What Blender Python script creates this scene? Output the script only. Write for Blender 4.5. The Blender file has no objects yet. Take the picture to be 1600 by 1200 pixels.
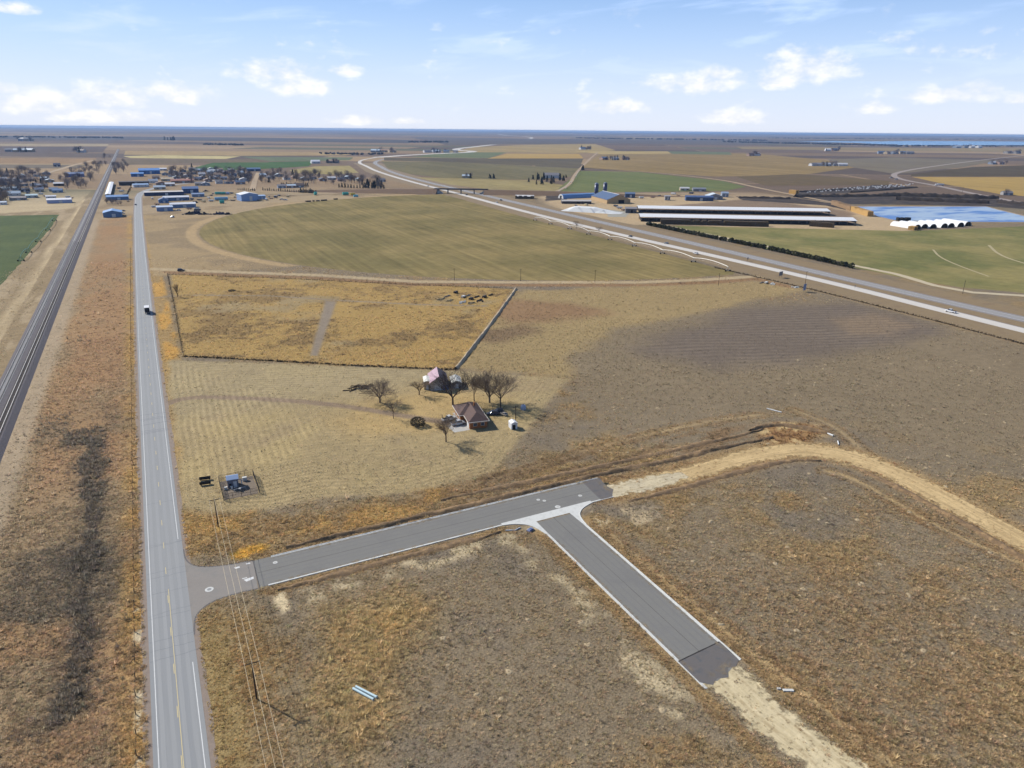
import bpy, math, random
import numpy as np
from mathutils import Matrix, Vector

# ------------------------------------------------------------------ camera, sky, sun, exposure
# World frame: metres, +Y runs along the old highway, +X across it, ground at z = 0, camera over the origin.
SC = bpy.context.scene
CAM_H = 100.0
FPX = 1109.0                                   # focal length in pixels of a 1600 px wide picture
ROLL = math.atan2(15, 1600)
PITCH = math.atan((600 - 203) * math.cos(ROLL) / FPX)
E_AX = np.array([.8902, .4556]); D_AX = np.array([-.4556, .8902])     # world X / Y seen from the camera heading
_f = np.array([0, math.cos(PITCH), -math.sin(PITCH)]); _u0 = np.array([0, math.sin(PITCH), math.cos(PITCH)]); _r0 = np.array([1, 0, 0.])
_r = _r0 * math.cos(ROLL) + _u0 * math.sin(ROLL); _u = _u0 * math.cos(ROLL) - _r0 * math.sin(ROLL)
def _tw(v): return np.array([v[:2] @ E_AX, v[:2] @ D_AX, v[2]])
FWD, RGT, UP = _tw(_f), _tw(_r), _tw(_u)
def W(px, py, z=0.0):
    """ground position (at height z) surveyed from a picture coordinate"""
    d = FWD + RGT * ((px - 800) / FPX) + UP * ((600 - py) / FPX)
    t = (z - CAM_H) / d[2]
    return (float(d[0] * t), float(d[1] * t))
def MPP(px, py):
    """metres per picture pixel at that ground point"""
    x, y = W(px, py)
    return float(np.dot(np.array([x, y, -CAM_H]), FWD)) / FPX

cam = bpy.data.cameras.new('camera'); camo = bpy.data.objects.new('camera', cam); SC.collection.objects.link(camo)
cam.sensor_width = 36; cam.lens = 36 * FPX / 1600; cam.clip_start = 1; cam.clip_end = 120000
M = Matrix(((RGT[0], UP[0], -FWD[0], 0), (RGT[1], UP[1], -FWD[1], 0), (RGT[2], UP[2], -FWD[2], CAM_H), (0, 0, 0, 1)))
camo.matrix_world = M
SC.camera = camo

SUN_AZ = math.radians(-33.5); SUN_EL = math.radians(36)
sun = bpy.data.lights.new('sun', 'SUN'); sun.energy = 5.0; sun.angle = math.radians(.5); sun.color = (1, .95, .87)
suno = bpy.data.objects.new('sun', sun); SC.collection.objects.link(suno)
sd = Vector((math.sin(SUN_AZ) * math.cos(SUN_EL), math.cos(SUN_AZ) * math.cos(SUN_EL), math.sin(SUN_EL)))
suno.rotation_euler = sd.to_track_quat('Z', 'Y').to_euler(); suno.location = (0, 0, 200)

SC.view_settings.view_transform = 'Standard'; SC.view_settings.look = 'None'; SC.view_settings.gamma = 1
SC.view_settings.exposure = 0.32; SC.view_settings.use_curve_mapping = False
SC.render.engine = 'CYCLES'
SC.cycles.max_bounces = 4; SC.cycles.diffuse_bounces = 1; SC.cycles.glossy_bounces = 1; SC.cycles.volume_bounces = 0
SC.cycles.transparent_max_bounces = 6; SC.cycles.use_denoising = True
SC.cycles.sample_clamp_indirect = 4; SC.cycles.adaptive_threshold = .025

class NT:
    """small helper round a node tree"""
    def __init__(s, tree): s.t = tree; s.n = tree.nodes; s.l = tree.links
    def new(s, ty, **kw):
        n = s.n.new(ty)
        for k, v in kw.items(): setattr(n, k, v)
        return n
    def put(s, sock, v):
        if isinstance(v, bpy.types.NodeSocket): s.l.new(v, sock)
        else: sock.default_value = v
    def math(s, op, a, b=None, c=None, clamp=False):
        n = s.new('ShaderNodeMath', operation=op, use_clamp=clamp); s.put(n.inputs[0], a)
        if b is not None: s.put(n.inputs[1], b)
        if c is not None: s.put(n.inputs[2], c)
        return n.outputs[0]
    def vmath(s, op, a, b=None):
        n = s.new('ShaderNodeVectorMath', operation=op); s.put(n.inputs[0], a)
        if b is not None: s.put(n.inputs[1], b)
        return n.outputs[1] if op in ('LENGTH', 'DOT_PRODUCT') else n.outputs[0]
    def noise(s, vec, scale, detail=4, rough=.55, dist=0.0, color=False):
        n = s.new('ShaderNodeTexNoise'); s.put(n.inputs['Vector'], vec); s.put(n.inputs['Scale'], scale)
        n.inputs['Detail'].default_value = detail; n.inputs['Roughness'].default_value = rough; n.inputs['Distortion'].default_value = dist
        return n.outputs['Color' if color else 'Fac']
    def ramp(s, v, lo, hi, a=0.0, b=1.0, smooth=True):
        n = s.new('ShaderNodeMapRange', interpolation_type='SMOOTHSTEP' if smooth else 'LINEAR'); s.put(n.inputs[0], v)
        for i, q in zip((1, 2, 3, 4), (lo, hi, a, b)): s.put(n.inputs[i], q)
        return n.outputs[0]
    def mix(s, f, a, b, blend='MIX'):
        n = s.new('ShaderNodeMix', data_type='RGBA', blend_type=blend, clamp_factor=True)
        s.put(n.inputs[0], f); s.put(n.inputs[6], a); s.put(n.inputs[7], b)
        return n.outputs[2]

def lin(c):
    return tuple(((v / 255) / 12.92 if v / 255 <= .04045 else ((v / 255 + .055) / 1.055) ** 2.4) for v in c[:3])
KEXP = 1.42                                       # how bright a sunlit level white surface comes out
def alb(c, k=1.0):
    return tuple(min(.85, v * k / KEXP) for v in lin(c)) + (1.0,)

def dir_deg(px, py):
    d = FWD + RGT * ((px - 800) / FPX) + UP * ((600 - py) / FPX); d = d / np.linalg.norm(d)
    return math.degrees(math.atan2(d[0], d[1])), math.degrees(math.asin(d[2]))

def make_world():
    w = bpy.data.worlds.new('World'); SC.world = w; w.use_nodes = True
    q = NT(w.node_tree); q.n.clear()
    sky = q.new('ShaderNodeTexSky', sky_type='NISHITA', sun_disc=False)
    sky.sun_elevation = SUN_EL; sky.sun_rotation = SUN_AZ; sky.altitude = 1500; sky.air_density = 1.0; sky.dust_density = .6; sky.ozone_density = 2.5
    bg = q.new('ShaderNodeBackground'); q.l.new(sky.outputs[0], bg.inputs[0]); bg.inputs[1].default_value = .075
    g = q.new('ShaderNodeTexCoord').outputs['Generated']
    sp = q.new('ShaderNodeSeparateXYZ'); q.l.new(g, sp.inputs[0])
    az = q.math('MULTIPLY', q.math('ARCTAN2', sp.outputs[0], sp.outputs[1]), 57.2958)
    el = q.math('MULTIPLY', q.math('ARCSINE', sp.outputs[2]), 57.2958)
    cb = q.new('ShaderNodeCombineXYZ'); q.put(cb.inputs[0], az); q.put(cb.inputs[1], q.math('MULTIPLY', el, 1.7)); v = cb.outputs[0]
    n1 = q.noise(v, .55, 7, .58); n2 = q.noise(v, .16, 3, .5)
    # fair-weather cumulus: a thin belt of them all round the horizon, and the ones in view
    belt = q.math('MULTIPLY', q.ramp(el, .6, 2.5), q.ramp(el, 9.5, 5))
    cov = q.math('MULTIPLY', q.ramp(q.math('ADD', q.math('MULTIPLY', n1, .5), q.math('MULTIPLY', n2, .5)), .56, .66), q.math('MULTIPLY', belt, .35))
    for px, py, rw, rh in ((1262, 108, 62, 27), (1215, 128, 36, 14), (1085, 133, 75, 16), (1120, 118, 30, 12), (962, 168, 52, 12), (1145, 185, 46, 12), (1368, 170, 26, 9), (1480, 150, 66, 12), (1530, 140, 28, 10),
                           (432, 115, 62, 18), (470, 135, 52, 20), (540, 112, 24, 9), (60, 163, 55, 20), (175, 152, 60, 19), (275, 148, 52, 16), (160, 183, 70, 10), (560, 189, 42, 8), (632, 190, 30, 6), (5, 140, 22, 9), (1598, 155, 20, 9), (20, 14, 26, 8)):
        a0, e0 = dir_deg(px, py); ra, re = rw / FPX * 57.3 * 1.05, rh / FPX * 57.3 * 1.15
        da = q.math('MULTIPLY', q.math('SUBTRACT', az, a0), 1 / ra); de = q.math('SUBTRACT', el, e0)
        de = q.math('MULTIPLY', q.math('MAXIMUM', q.math('MULTIPLY', de, 1 / re), q.math('MULTIPLY', de, -1.5 / re)), 1.0)
        r2 = q.math('ADD', q.math('MULTIPLY', da, da), q.math('MULTIPLY', de, de))
        m = q.ramp(q.math('ADD', q.math('SUBTRACT', .95, r2), q.math('MULTIPLY', q.math('SUBTRACT', n1, .5), 4.2)), -.3, 1.5)
        m = q.math('MULTIPLY', m, q.ramp(r2, 3.4, .9))
        cov = q.math('MAXIMUM', cov, q.math('MULTIPLY', m, .8))
    # high thin streaks
    cs = q.new('ShaderNodeCombineXYZ'); q.put(cs.inputs[0], q.math('MULTIPLY', q.math('ADD', az, q.math('MULTIPLY', el, -2.2)), .09)); q.put(cs.inputs[1], q.math('MULTIPLY', el, .42))
    st = q.math('MULTIPLY', q.ramp(q.noise(cs.outputs[0], 1.3, 5, .55, .4), .50, .78), q.math('MULTIPLY', q.ramp(el, 1, 6), .5))
    veil = q.math('ADD', st, q.ramp(el, 20, 0, 0.12, .97))
    vb = q.new('ShaderNodeBackground'); vb.inputs[1].default_value = 1.0
    vc = q.new('ShaderNodeValToRGB'); q.put(vc.inputs[0], q.math('MULTIPLY', el, 1 / 20)); e_ = vc.color_ramp.elements; e_[0].position = 0; e_[0].color = (.66, .70, .80, 1); e_[1].position = 1; e_[1].color = (.24, .44, .92, 1)
    for p_, c_ in ((.13, (.60, .69, .84, 1)), (.3, (.46, .62, .90, 1)), (.5, (.31, .52, .92, 1))): x_ = e_.new(p_); x_.color = c_
    q.l.new(q.mix(q.math('MULTIPLY', st, 1.0), vc.outputs[0], (.66, .74, .90, 1)), vb.inputs[0])
    ms = q.new('ShaderNodeMixShader'); q.put(ms.inputs[0], q.math('MINIMUM', veil, .97)); q.l.new(bg.outputs[0], ms.inputs[1]); q.l.new(vb.outputs[0], ms.inputs[2])
    cbg = q.new('ShaderNodeBackground'); cbg.inputs[0].default_value = (1, .985, .96, 1)
    q.put(cbg.inputs[1], q.ramp(n1, .3, .75, .78, .95))
    mx = q.new('ShaderNodeMixShader'); q.put(mx.inputs[0], cov); q.l.new(ms.outputs[0], mx.inputs[1]); q.l.new(cbg.outputs[0], mx.inputs[2])
    out = q.new('ShaderNodeOutputWorld'); q.l.new(mx.outputs[0], out.inputs[0])
make_world()

# ------------------------------------------------------------------ helpers
COL = SC.collection
random.seed(5); RNG = np.random.default_rng(5)
class MB:
    """collects geometry; build() links it as one mesh object"""
    def __init__(s): s.v = []; s.f = []; s.m = []
    def add(s, vs, fs, m=0):
        o = len(s.v); s.v += [tuple(map(float, p)) for p in vs]; s.f += [tuple(i + o for i in f) for f in fs]; s.m += [m] * len(fs); return s
    def box(s, x0, x1, y0, y1, z0, z1, m=0, taper=0.0):
        t = taper
        return s.add([(x0, y0, z0), (x1, y0, z0), (x1, y1, z0), (x0, y1, z0), (x0 + t, y0 + t, z1), (x1 - t, y0 + t, z1), (x1 - t, y1 - t, z1), (x0 + t, y1 - t, z1)],
                     [(0, 3, 2, 1), (4, 5, 6, 7), (0, 1, 5, 4), (1, 2, 6, 5), (2, 3, 7, 6), (3, 0, 4, 7)], m)
    def prism(s, poly, z0, z1, m=0):
        n = len(poly)
        return s.add([(p[0], p[1], z0) for p in poly] + [(p[0], p[1], z1) for p in poly],
                     [tuple(range(n - 1, -1, -1)), tuple(range(n, 2 * n))] + [(i, (i + 1) % n, n + (i + 1) % n, n + i) for i in range(n)], m)
    def tube(s, p0, p1, r0, r1=None, n=6, m=0, cap=True):
        r1 = r0 if r1 is None else r1
        a = Vector(p0); b = Vector(p1); d = (b - a).normalized(); k = Vector((0, 0, 1)) if abs(d.z) < .9 else Vector((1, 0, 0))
        u = d.cross(k).normalized(); w = d.cross(u)
        vs = [a + (u * math.cos(t) + w * math.sin(t)) * r0 for t in [2 * math.pi * i / n for i in range(n)]] + [b + (u * math.cos(t) + w * math.sin(t)) * r1 for t in [2 * math.pi * i / n for i in range(n)]]
        fs = [(i, (i + 1) % n, n + (i + 1) % n, n + i) for i in range(n)]
        if cap: fs += [tuple(range(n - 1, -1, -1)), tuple(range(n, 2 * n))]
        return s.add(vs, fs, m)
    def lathe(s, prof, cx=0, cy=0, n=12, m=0):
        vs = []; fs = []
        for r, z in prof: vs += [(cx + r * math.cos(2 * math.pi * i / n), cy + r * math.sin(2 * math.pi * i / n), z) for i in range(n)]
        for j in range(len(prof) - 1): fs += [(j * n + i, j * n + (i + 1) % n, (j + 1) * n + (i + 1) % n, (j + 1) * n + i) for i in range(n)]
        fs += [tuple(range(n - 1, -1, -1)), tuple(range((len(prof) - 1) * n, len(prof) * n))]
        return s.add(vs, fs, m)
    def build(s, name, mat, parent=None, smooth=False):
        me = bpy.data.meshes.new(name); me.from_pydata(s.v, [], s.f)
        for m in (mat if isinstance(mat, (list, tuple)) else [mat]): me.materials.append(m)
        if any(s.m): me.polygons.foreach_set('material_index', s.m)
        if smooth: me.polygons.foreach_set('use_smooth', [True] * len(s.f))
        o = bpy.data.objects.new(name, me); COL.objects.link(o)
        if parent is not None: o.parent = parent
        return o

def tag(o, label=None, cat=None, group=None, kind=None):
    if label: o['label'] = label
    if cat: o['category'] = cat
    if group: o['group'] = group
    if kind: o['kind'] = kind
    return o
def struct(o, label=None): return tag(o, label, kind='structure')
def thing(name, label, cat, loc=(0, 0, 0), rz=0.0, group=None):
    o = bpy.data.objects.new(name, None); COL.objects.link(o); o.empty_display_size = .5
    o.location = loc if len(loc) == 3 else (loc[0], loc[1], 0); o.rotation_euler = (0, 0, rz)
    return tag(o, label, cat, group)
def copy_tree(o, loc=None, rz=None, sc=None, label=None, group=None, parent=None):
    c = o.copy(); COL.objects.link(c)
    if parent is not None: c.parent = parent
    if loc is not None: c.location = loc if len(loc) == 3 else (loc[0], loc[1], 0)
    if rz is not None: c.rotation_euler = (0, 0, rz)
    if sc is not None: c.scale = (sc, sc, sc) if not hasattr(sc, '__len__') else sc
    if label: c['label'] = label
    if group: c['group'] = group
    for ch in [x for x in KIDS.get(o.as_pointer(), [])]: copy_tree(ch, parent=c)
    return c
KIDS = {}
def remember(root):
    """index the children once so that copies stay cheap"""
    for o in [root] + list(root.children): KIDS[o.as_pointer()] = list(o.children)
    return root
class Spawner:
    """first use places the prototype itself, later ones copies of it"""
    def __init__(s, maker): s.maker = maker; s.root = None
    def __call__(s, loc, rz=0.0, sc=1.0, label=None, group=None):
        if s.root is None:
            s.root = remember(s.maker()); o = s.root
            o.location = loc if len(loc) == 3 else (loc[0], loc[1], 0); o.rotation_euler = (0, 0, rz); o.scale = (sc, sc, sc) if not hasattr(sc, '__len__') else sc
            if label: o['label'] = label
            if group: o['group'] = group
            return o
        return copy_tree(s.root, loc, rz, sc, label, group)

# ------------------------------------------------------------------ materials
MATS = {}
def surf(name, c, rough=.85, var=.14, scale=.5, k=1.0, bump=0.0, bscale=4.0, metal=0.0, streak=None, spec=.25, c2=None, thr=(.45, .7)):
    """plain weathered surface: base colour, broad and fine mottling, optional second tone and stretched streaks"""
    if name in MATS: return MATS[name]
    m = bpy.data.materials.new(name); m.use_nodes = True; q = NT(m.node_tree); b = q.n['Principled BSDF']
    p = q.new('ShaderNodeNewGeometry').outputs['Position'] if streak is None else None
    if streak is not None:
        mp = q.new('ShaderNodeMapping'); q.l.new(q.new('ShaderNodeNewGeometry').outputs['Position'], mp.inputs[0]); mp.inputs['Scale'].default_value = streak[0]; mp.inputs['Rotation'].default_value = (0, 0, streak[1]); p = mp.outputs[0]
    n = q.noise(p, scale, 5, .6); n2 = q.noise(p, scale * 9, 3, .6)
    base = alb(c, k)
    col = base
    if c2 is not None: col = q.mix(q.ramp(n, *thr), base, alb(c2, k))
    f = q.math('ADD', q.math('MULTIPLY', q.math('SUBTRACT', n, .5), var * 3), q.math('MULTIPLY', q.math('SUBTRACT', n2, .5), var * 1.6))
    f = q.math('ADD', f, 1.0)
    cc = q.vmath('SCALE', col) if False else None
    vm = q.new('ShaderNodeVectorMath', operation='SCALE'); q.put(vm.inputs[0], col if isinstance(col, bpy.types.NodeSocket) else base[:3]); q.put(vm.inputs[3], f)
    q.l.new(vm.outputs[0], b.inputs['Base Color'])
    b.inputs['Roughness'].default_value = rough; b.inputs['Metallic'].default_value = metal; b.inputs['Specular IOR Level'].default_value = spec
    if bump:
        bp = q.new('ShaderNodeBump'); bp.inputs['Strength'].default_value = bump; bp.inputs['Distance'].default_value = .3
        q.put(bp.inputs['Height'], q.noise(p, bscale, 4, .65)); q.l.new(bp.outputs[0], b.inputs['Normal'])
    MATS[name] = m; return m
def attr_mat(name, attr='col', instancer=False, rough=.9, transl=0.0):
    m = bpy.data.materials.new(name); m.use_nodes = True; q = NT(m.node_tree); b = q.n['Principled BSDF']
    a = q.new('ShaderNodeAttribute', attribute_name=attr, attribute_type='INSTANCER' if instancer else 'GEOMETRY')
    q.l.new(a.outputs['Color'], b.inputs['Base Color']); b.inputs['Roughness'].default_value = rough; b.inputs['Specular IOR Level'].default_value = .1
    if transl:
        t = q.new('ShaderNodeBsdfTranslucent'); q.l.new(a.outputs['Color'], t.inputs[0]); d = q.new('ShaderNodeBsdfDiffuse'); q.l.new(a.outputs['Color'], d.inputs[0]); x = q.new('ShaderNodeMixShader'); x.inputs[0].default_value = transl
        q.l.new(d.outputs[0], x.inputs[1]); q.l.new(t.outputs[0], x.inputs[2]); q.l.new(x.outputs[0], q.n['Material Output'].inputs[0])
    MATS[name] = m; return m

# ------------------------------------------------------------------ numeric noise and distance fields
def _hash(ix, iy, seed):
    h = (ix.astype(np.int64) * 374761393 + iy.astype(np.int64) * 668265263 + seed * 974711) & 0xffffffff
    h = ((h ^ (h >> 13)) * 1274126177) & 0xffffffff
    return ((h ^ (h >> 16)) & 0xffff) / 65535.0
def vnoise(x, y, s, seed=0):
    x = np.asarray(x, float) / s; y = np.asarray(y, float) / s; ix = np.floor(x); iy = np.floor(y); fx = x - ix; fy = y - iy
    fx = fx * fx * (3 - 2 * fx); fy = fy * fy * (3 - 2 * fy)
    a = _hash(ix, iy, seed); b = _hash(ix + 1, iy, seed); c = _hash(ix, iy + 1, seed); d = _hash(ix + 1, iy + 1, seed)
    return (a * (1 - fx) + b * fx) * (1 - fy) + (c * (1 - fx) + d * fx) * fy
def fbm(x, y, s, seed=0, o=4):
    t = 0; a = .5; n = 0
    for i in range(o): t = t + a * vnoise(x, y, s / 2 ** i, seed + i * 17); n += a; a *= .55
    return t / n
def seg_dist(x, y, pts):
    d = np.full(np.shape(x), 1e9)
    for (x0, y0), (x1, y1) in zip(pts[:-1], pts[1:]):
        dx, dy = x1 - x0, y1 - y0; L = dx * dx + dy * dy + 1e-9
        t = np.clip(((x - x0) * dx + (y - y0) * dy) / L, 0, 1)
        d = np.minimum(d, np.hypot(x - x0 - t * dx, y - y0 - t * dy))
    return d
def poly_sd(x, y, pts):
    """signed distance to a polygon, positive inside"""
    d = seg_dist(x, y, list(pts) + [pts[0]]); ins = np.zeros(np.shape(x), bool)
    for (x0, y0), (x1, y1) in zip(pts, list(pts[1:]) + [pts[0]]):
        if y0 == y1: continue
        ins ^= ((y0 > y) != (y1 > y)) & (x < (x1 - x0) * (y - y0) / (y1 - y0) + x0)
    return np.where(ins, d, -d)
def sstep(v, a, b):
    t = np.clip((v - a) / (b - a), 0, 1); return t * t * (3 - 2 * t)
def PX(*pts): return [W(*p) for p in pts]
def dense(pts, step):
    out = []
    for a, b in zip(pts[:-1], pts[1:]):
        n = max(1, int(math.hypot(b[0] - a[0], b[1] - a[1]) / step))
        out += [(a[0] + (b[0] - a[0]) * i / n, a[1] + (b[1] - a[1]) * i / n) for i in range(n)]
    return out + [pts[-1]]
def smooth_line(pts, it=2):
    for _ in range(it):
        o = [pts[0]]
        for a, b in zip(pts[:-1], pts[1:]): o += [(a[0] * .75 + b[0] * .25, a[1] * .75 + b[1] * .25), (a[0] * .25 + b[0] * .75, a[1] * .25 + b[1] * .75)]
        pts = o + [pts[-1]]
    return pts
def offset_line(pts, off):
    out = []
    for i, p in enumerate(pts):
        a = pts[max(0, i - 1)]; b = pts[min(len(pts) - 1, i + 1)]; dx, dy = b[0] - a[0], b[1] - a[1]; L = math.hypot(dx, dy) or 1
        o = off[i] if hasattr(off, '__len__') else off
        out.append((p[0] + dy / L * o, p[1] - dx / L * o))
    return out
def ribbon(name, pts, half, z, mat, parent=None, jag=0.0, step=2.0, across=1, h=0.0, seed=1, side=None):
    """strip along a line; jag roughens its edges, h mounds it; side=(l,r) offsets instead of half"""
    pts = dense(pts, step); n = len(pts)
    hw = half if hasattr(half, '__len__') else [half] * n
    if len(hw) != n: hw = np.interp(np.linspace(0, 1, n), np.linspace(0, 1, len(hw)), hw)
    jx = np.arange(n) * step
    jl = jag * ((fbm(jx, jx * 0 + 3, 6, seed) - .5) * 2 + (vnoise(jx, jx * 0 + 9, 1.3, seed + 5) - .5)); jr = jag * ((fbm(jx, jx * 0 + 31, 6, seed + 2) - .5) * 2 + (vnoise(jx, jx * 0 + 19, 1.3, seed + 7) - .5))
    lo = [(-w if side is None else side[0]) + j for w, j in zip(hw, jl)]; hi = [(w if side is None else side[1]) + j for w, j in zip(hw, jr)]
    rows = []
    for k in range(across + 1):
        t = k / across
        rows.append(offset_line(pts, [a * (1 - t) + b * t for a, b in zip(lo, hi)]))
    m = MB(); vs = []
    for i in range(n):
        for k in range(across + 1):
            t = k / across; zz = z + (h * math.sin(math.pi * t) * (.55 + .9 * vnoise(i * step, k * 2.0, 3, seed)) if h else 0)
            vs.append((rows[k][i][0], rows[k][i][1], zz))
    c = across + 1
    m.add(vs, [(i * c + k, i * c + k + 1, (i + 1) * c + k + 1, (i + 1) * c + k) for i in range(n - 1) for k in range(across)])
    return m.build(name, mat, parent, smooth=bool(h))
def sheet(name, pts, z, mat, jag=0.0, step=3.0, parent=None, seed=1, wob=8.0):
    pts = list(pts)
    if jag:
        pts = dense(pts + [pts[0]], step)[:-1]; a = np.array(pts)
        pts = [(p[0] + jag * 2 * (u - .5), p[1] + jag * 2 * (v - .5)) for p, u, v in zip(pts, fbm(a[:, 0], a[:, 1], wob, seed), fbm(a[:, 0], a[:, 1], wob, seed + 40))]
    ar = sum(p[0] * r[1] - r[0] * p[1] for p, r in zip(pts, pts[1:] + pts[:1]))
    if ar < 0: pts = pts[::-1]
    me = bpy.data.meshes.new(name); me.from_pydata([(p[0], p[1], z) for p in pts], [], [tuple(range(len(pts)))]); me.materials.append(mat)
    o = bpy.data.objects.new(name, me); COL.objects.link(o)
    if parent is not None: o.parent = parent
    return o

def soft_ribbon(name, pts, half, z, c, c2, parent=None, step=2.0, rut=.35, seed=1, soft=.35, nscale=.5, amax=1.0):
    """unmetalled strip: frays out at the sides and carries wheel ruts along its length"""
    P = dense(pts, step); n = len(P); hw = np.interp(np.linspace(0, 1, n), np.linspace(0, 1, len(half)), half) if hasattr(half, '__len__') else np.full(n, half)
    K = 8; rows = [offset_line(P, [w * (2 * k / K - 1) for w in hw]) for k in range(K + 1)]
    me = bpy.data.meshes.new(name); me.from_pydata([(rows[k][i][0], rows[k][i][1], z) for i in range(n) for k in range(K + 1)], [], [(i * (K + 1) + k, i * (K + 1) + k + 1, (i + 1) * (K + 1) + k + 1, (i + 1) * (K + 1) + k) for i in range(n - 1) for k in range(K)])
    at = me.attributes.new('strip', 'FLOAT_VECTOR', 'POINT'); end = np.minimum(np.arange(n), np.arange(n)[::-1]) * step
    at.data.foreach_set('vector', np.array([(2 * k / K - 1, i * step, end[i]) for i in range(n) for k in range(K + 1)], np.float32).ravel())
    m = bpy.data.materials.new(name); m.use_nodes = True; q = NT(m.node_tree); b = q.n['Principled BSDF']; b.inputs['Roughness'].default_value = .95; b.inputs['Specular IOR Level'].default_value = .05
    sp = q.new('ShaderNodeSeparateXYZ'); q.l.new(q.new('ShaderNodeAttribute', attribute_name='strip').outputs['Vector'], sp.inputs[0]); u, v, e = sp.outputs; pos = q.new('ShaderNodeNewGeometry').outputs['Position']
    n1 = q.noise(pos, nscale, 5, .65); n2 = q.noise(pos, nscale * .22, 3, .6)
    cb = q.new('ShaderNodeCombineXYZ'); q.put(cb.inputs[0], q.math('MULTIPLY', u, 9)); q.put(cb.inputs[1], q.math('MULTIPLY', v, .07)); st = q.noise(cb.outputs[0], 1.0, 4, .6)
    al = q.ramp(q.math('ADD', q.math('SUBTRACT', 1.0, q.math('ABSOLUTE', u)), q.math('MULTIPLY', q.math('SUBTRACT', q.math('ADD', q.math('MULTIPLY', n1, .6), q.math('MULTIPLY', n2, .4)), .5), 2.6)), .12, .12 + soft)
    if amax < 1: al = q.math('MULTIPLY', q.math('MULTIPLY', al, amax), q.math('MULTIPLY', q.ramp(e, 0, 4.0), q.ramp(n1, .38, .62)))
    col = q.mix(q.ramp(q.math('ADD', q.math('MULTIPLY', st, .55), q.math('MULTIPLY', n2, .45)), .40, .62), alb(c), alb(c2))
    rd = q.math('ABSOLUTE', q.math('SUBTRACT', q.math('ABSOLUTE', q.math('ADD', u, q.math('MULTIPLY', q.math('SUBTRACT', n2, .5), .25))), rut)); col = q.mix(q.math('MULTIPLY', q.ramp(rd, .11, .02), q.ramp(n1, .4, .6, 0, .45)), col, alb((150, 126, 92)))
    col = q.mix(q.ramp(q.noise(pos, .9, 4, .65), .55, .66, 0, .6), col, alb((120, 98, 70)))
    f = q.math('ADD', .72, q.math('MULTIPLY', n1, .56)); vm = q.new('ShaderNodeVectorMath', operation='SCALE'); q.put(vm.inputs[0], col); q.put(vm.inputs[3], f); q.l.new(vm.outputs[0], b.inputs['Base Color'])
    bp = q.new('ShaderNodeBump'); bp.inputs['Strength'].default_value = .6; bp.inputs['Distance'].default_value = .25; q.put(bp.inputs['Height'], n1); q.l.new(bp.outputs[0], b.inputs['Normal']); q.put(b.inputs['Alpha'], al)
    me.materials.append(m); o = bpy.data.objects.new(name, me); COL.objects.link(o); return o
# ------------------------------------------------------------------ the land: what grows where
LOT = PX((262, 562), (500, 571), (720, 580), (888, 592), (838, 655), (772, 738), (640, 772), (500, 778), (415, 797), (330, 800), (283, 792))
PADDOCK = PX((266, 428), (500, 434), (800, 452), (710, 577), (500, 568), (287, 557))
HWY_X = -7.55
STREET_Y0, STREET_Y1 = 149.4, 161.3
ST2_X0, ST2_X1 = 82.6, 94.2
DIRT_ROAD = smooth_line([(111.5, 152.9), (138, 151.4), (165, 152.8), (184, 150.6), (195, 141), (198.5, 124), (195.5, 101), (192.5, 82), (189, 60), (185, 35)])
DIRT_END = [(88.3, 82.2), (88.2, 70), (89.5, 58), (91, 40), (92, 25)]
TRACKS = [smooth_line([(97.2, 133), (97.6, 100), (98.6, 72), (99.2, 50), (99.5, 30)]), smooth_line(PX((1290, 735), (1330, 745), (1400, 785), (1480, 830), (1600, 882))),
          smooth_line(PX((1240, 640), (1310, 668), (1355, 712))), smooth_line(PX((705, 768), (820, 735), (960, 690), (1120, 655), (1190, 648)))]
DRIVE = smooth_line(PX((258, 632), (285, 622), (330, 620), (430, 624), (540, 634), (620, 648), (700, 660)))
SHRUB_LINE = smooth_line(PX((148, 690), (146, 760), (138, 860), (128, 960), (124, 1040), (100, 1110)))
FARM_TRACK = PX((236, 420), (330, 424), (500, 430), (650, 440), (800, 441), (1000, 441), (1100, 437), (1180, 432), (1250, 446))
PASTURE_TRACK = PX((238, 466), (300, 461), (420, 462), (540, 470), (660, 476), (760, 478))
def zone(n): return None
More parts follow.
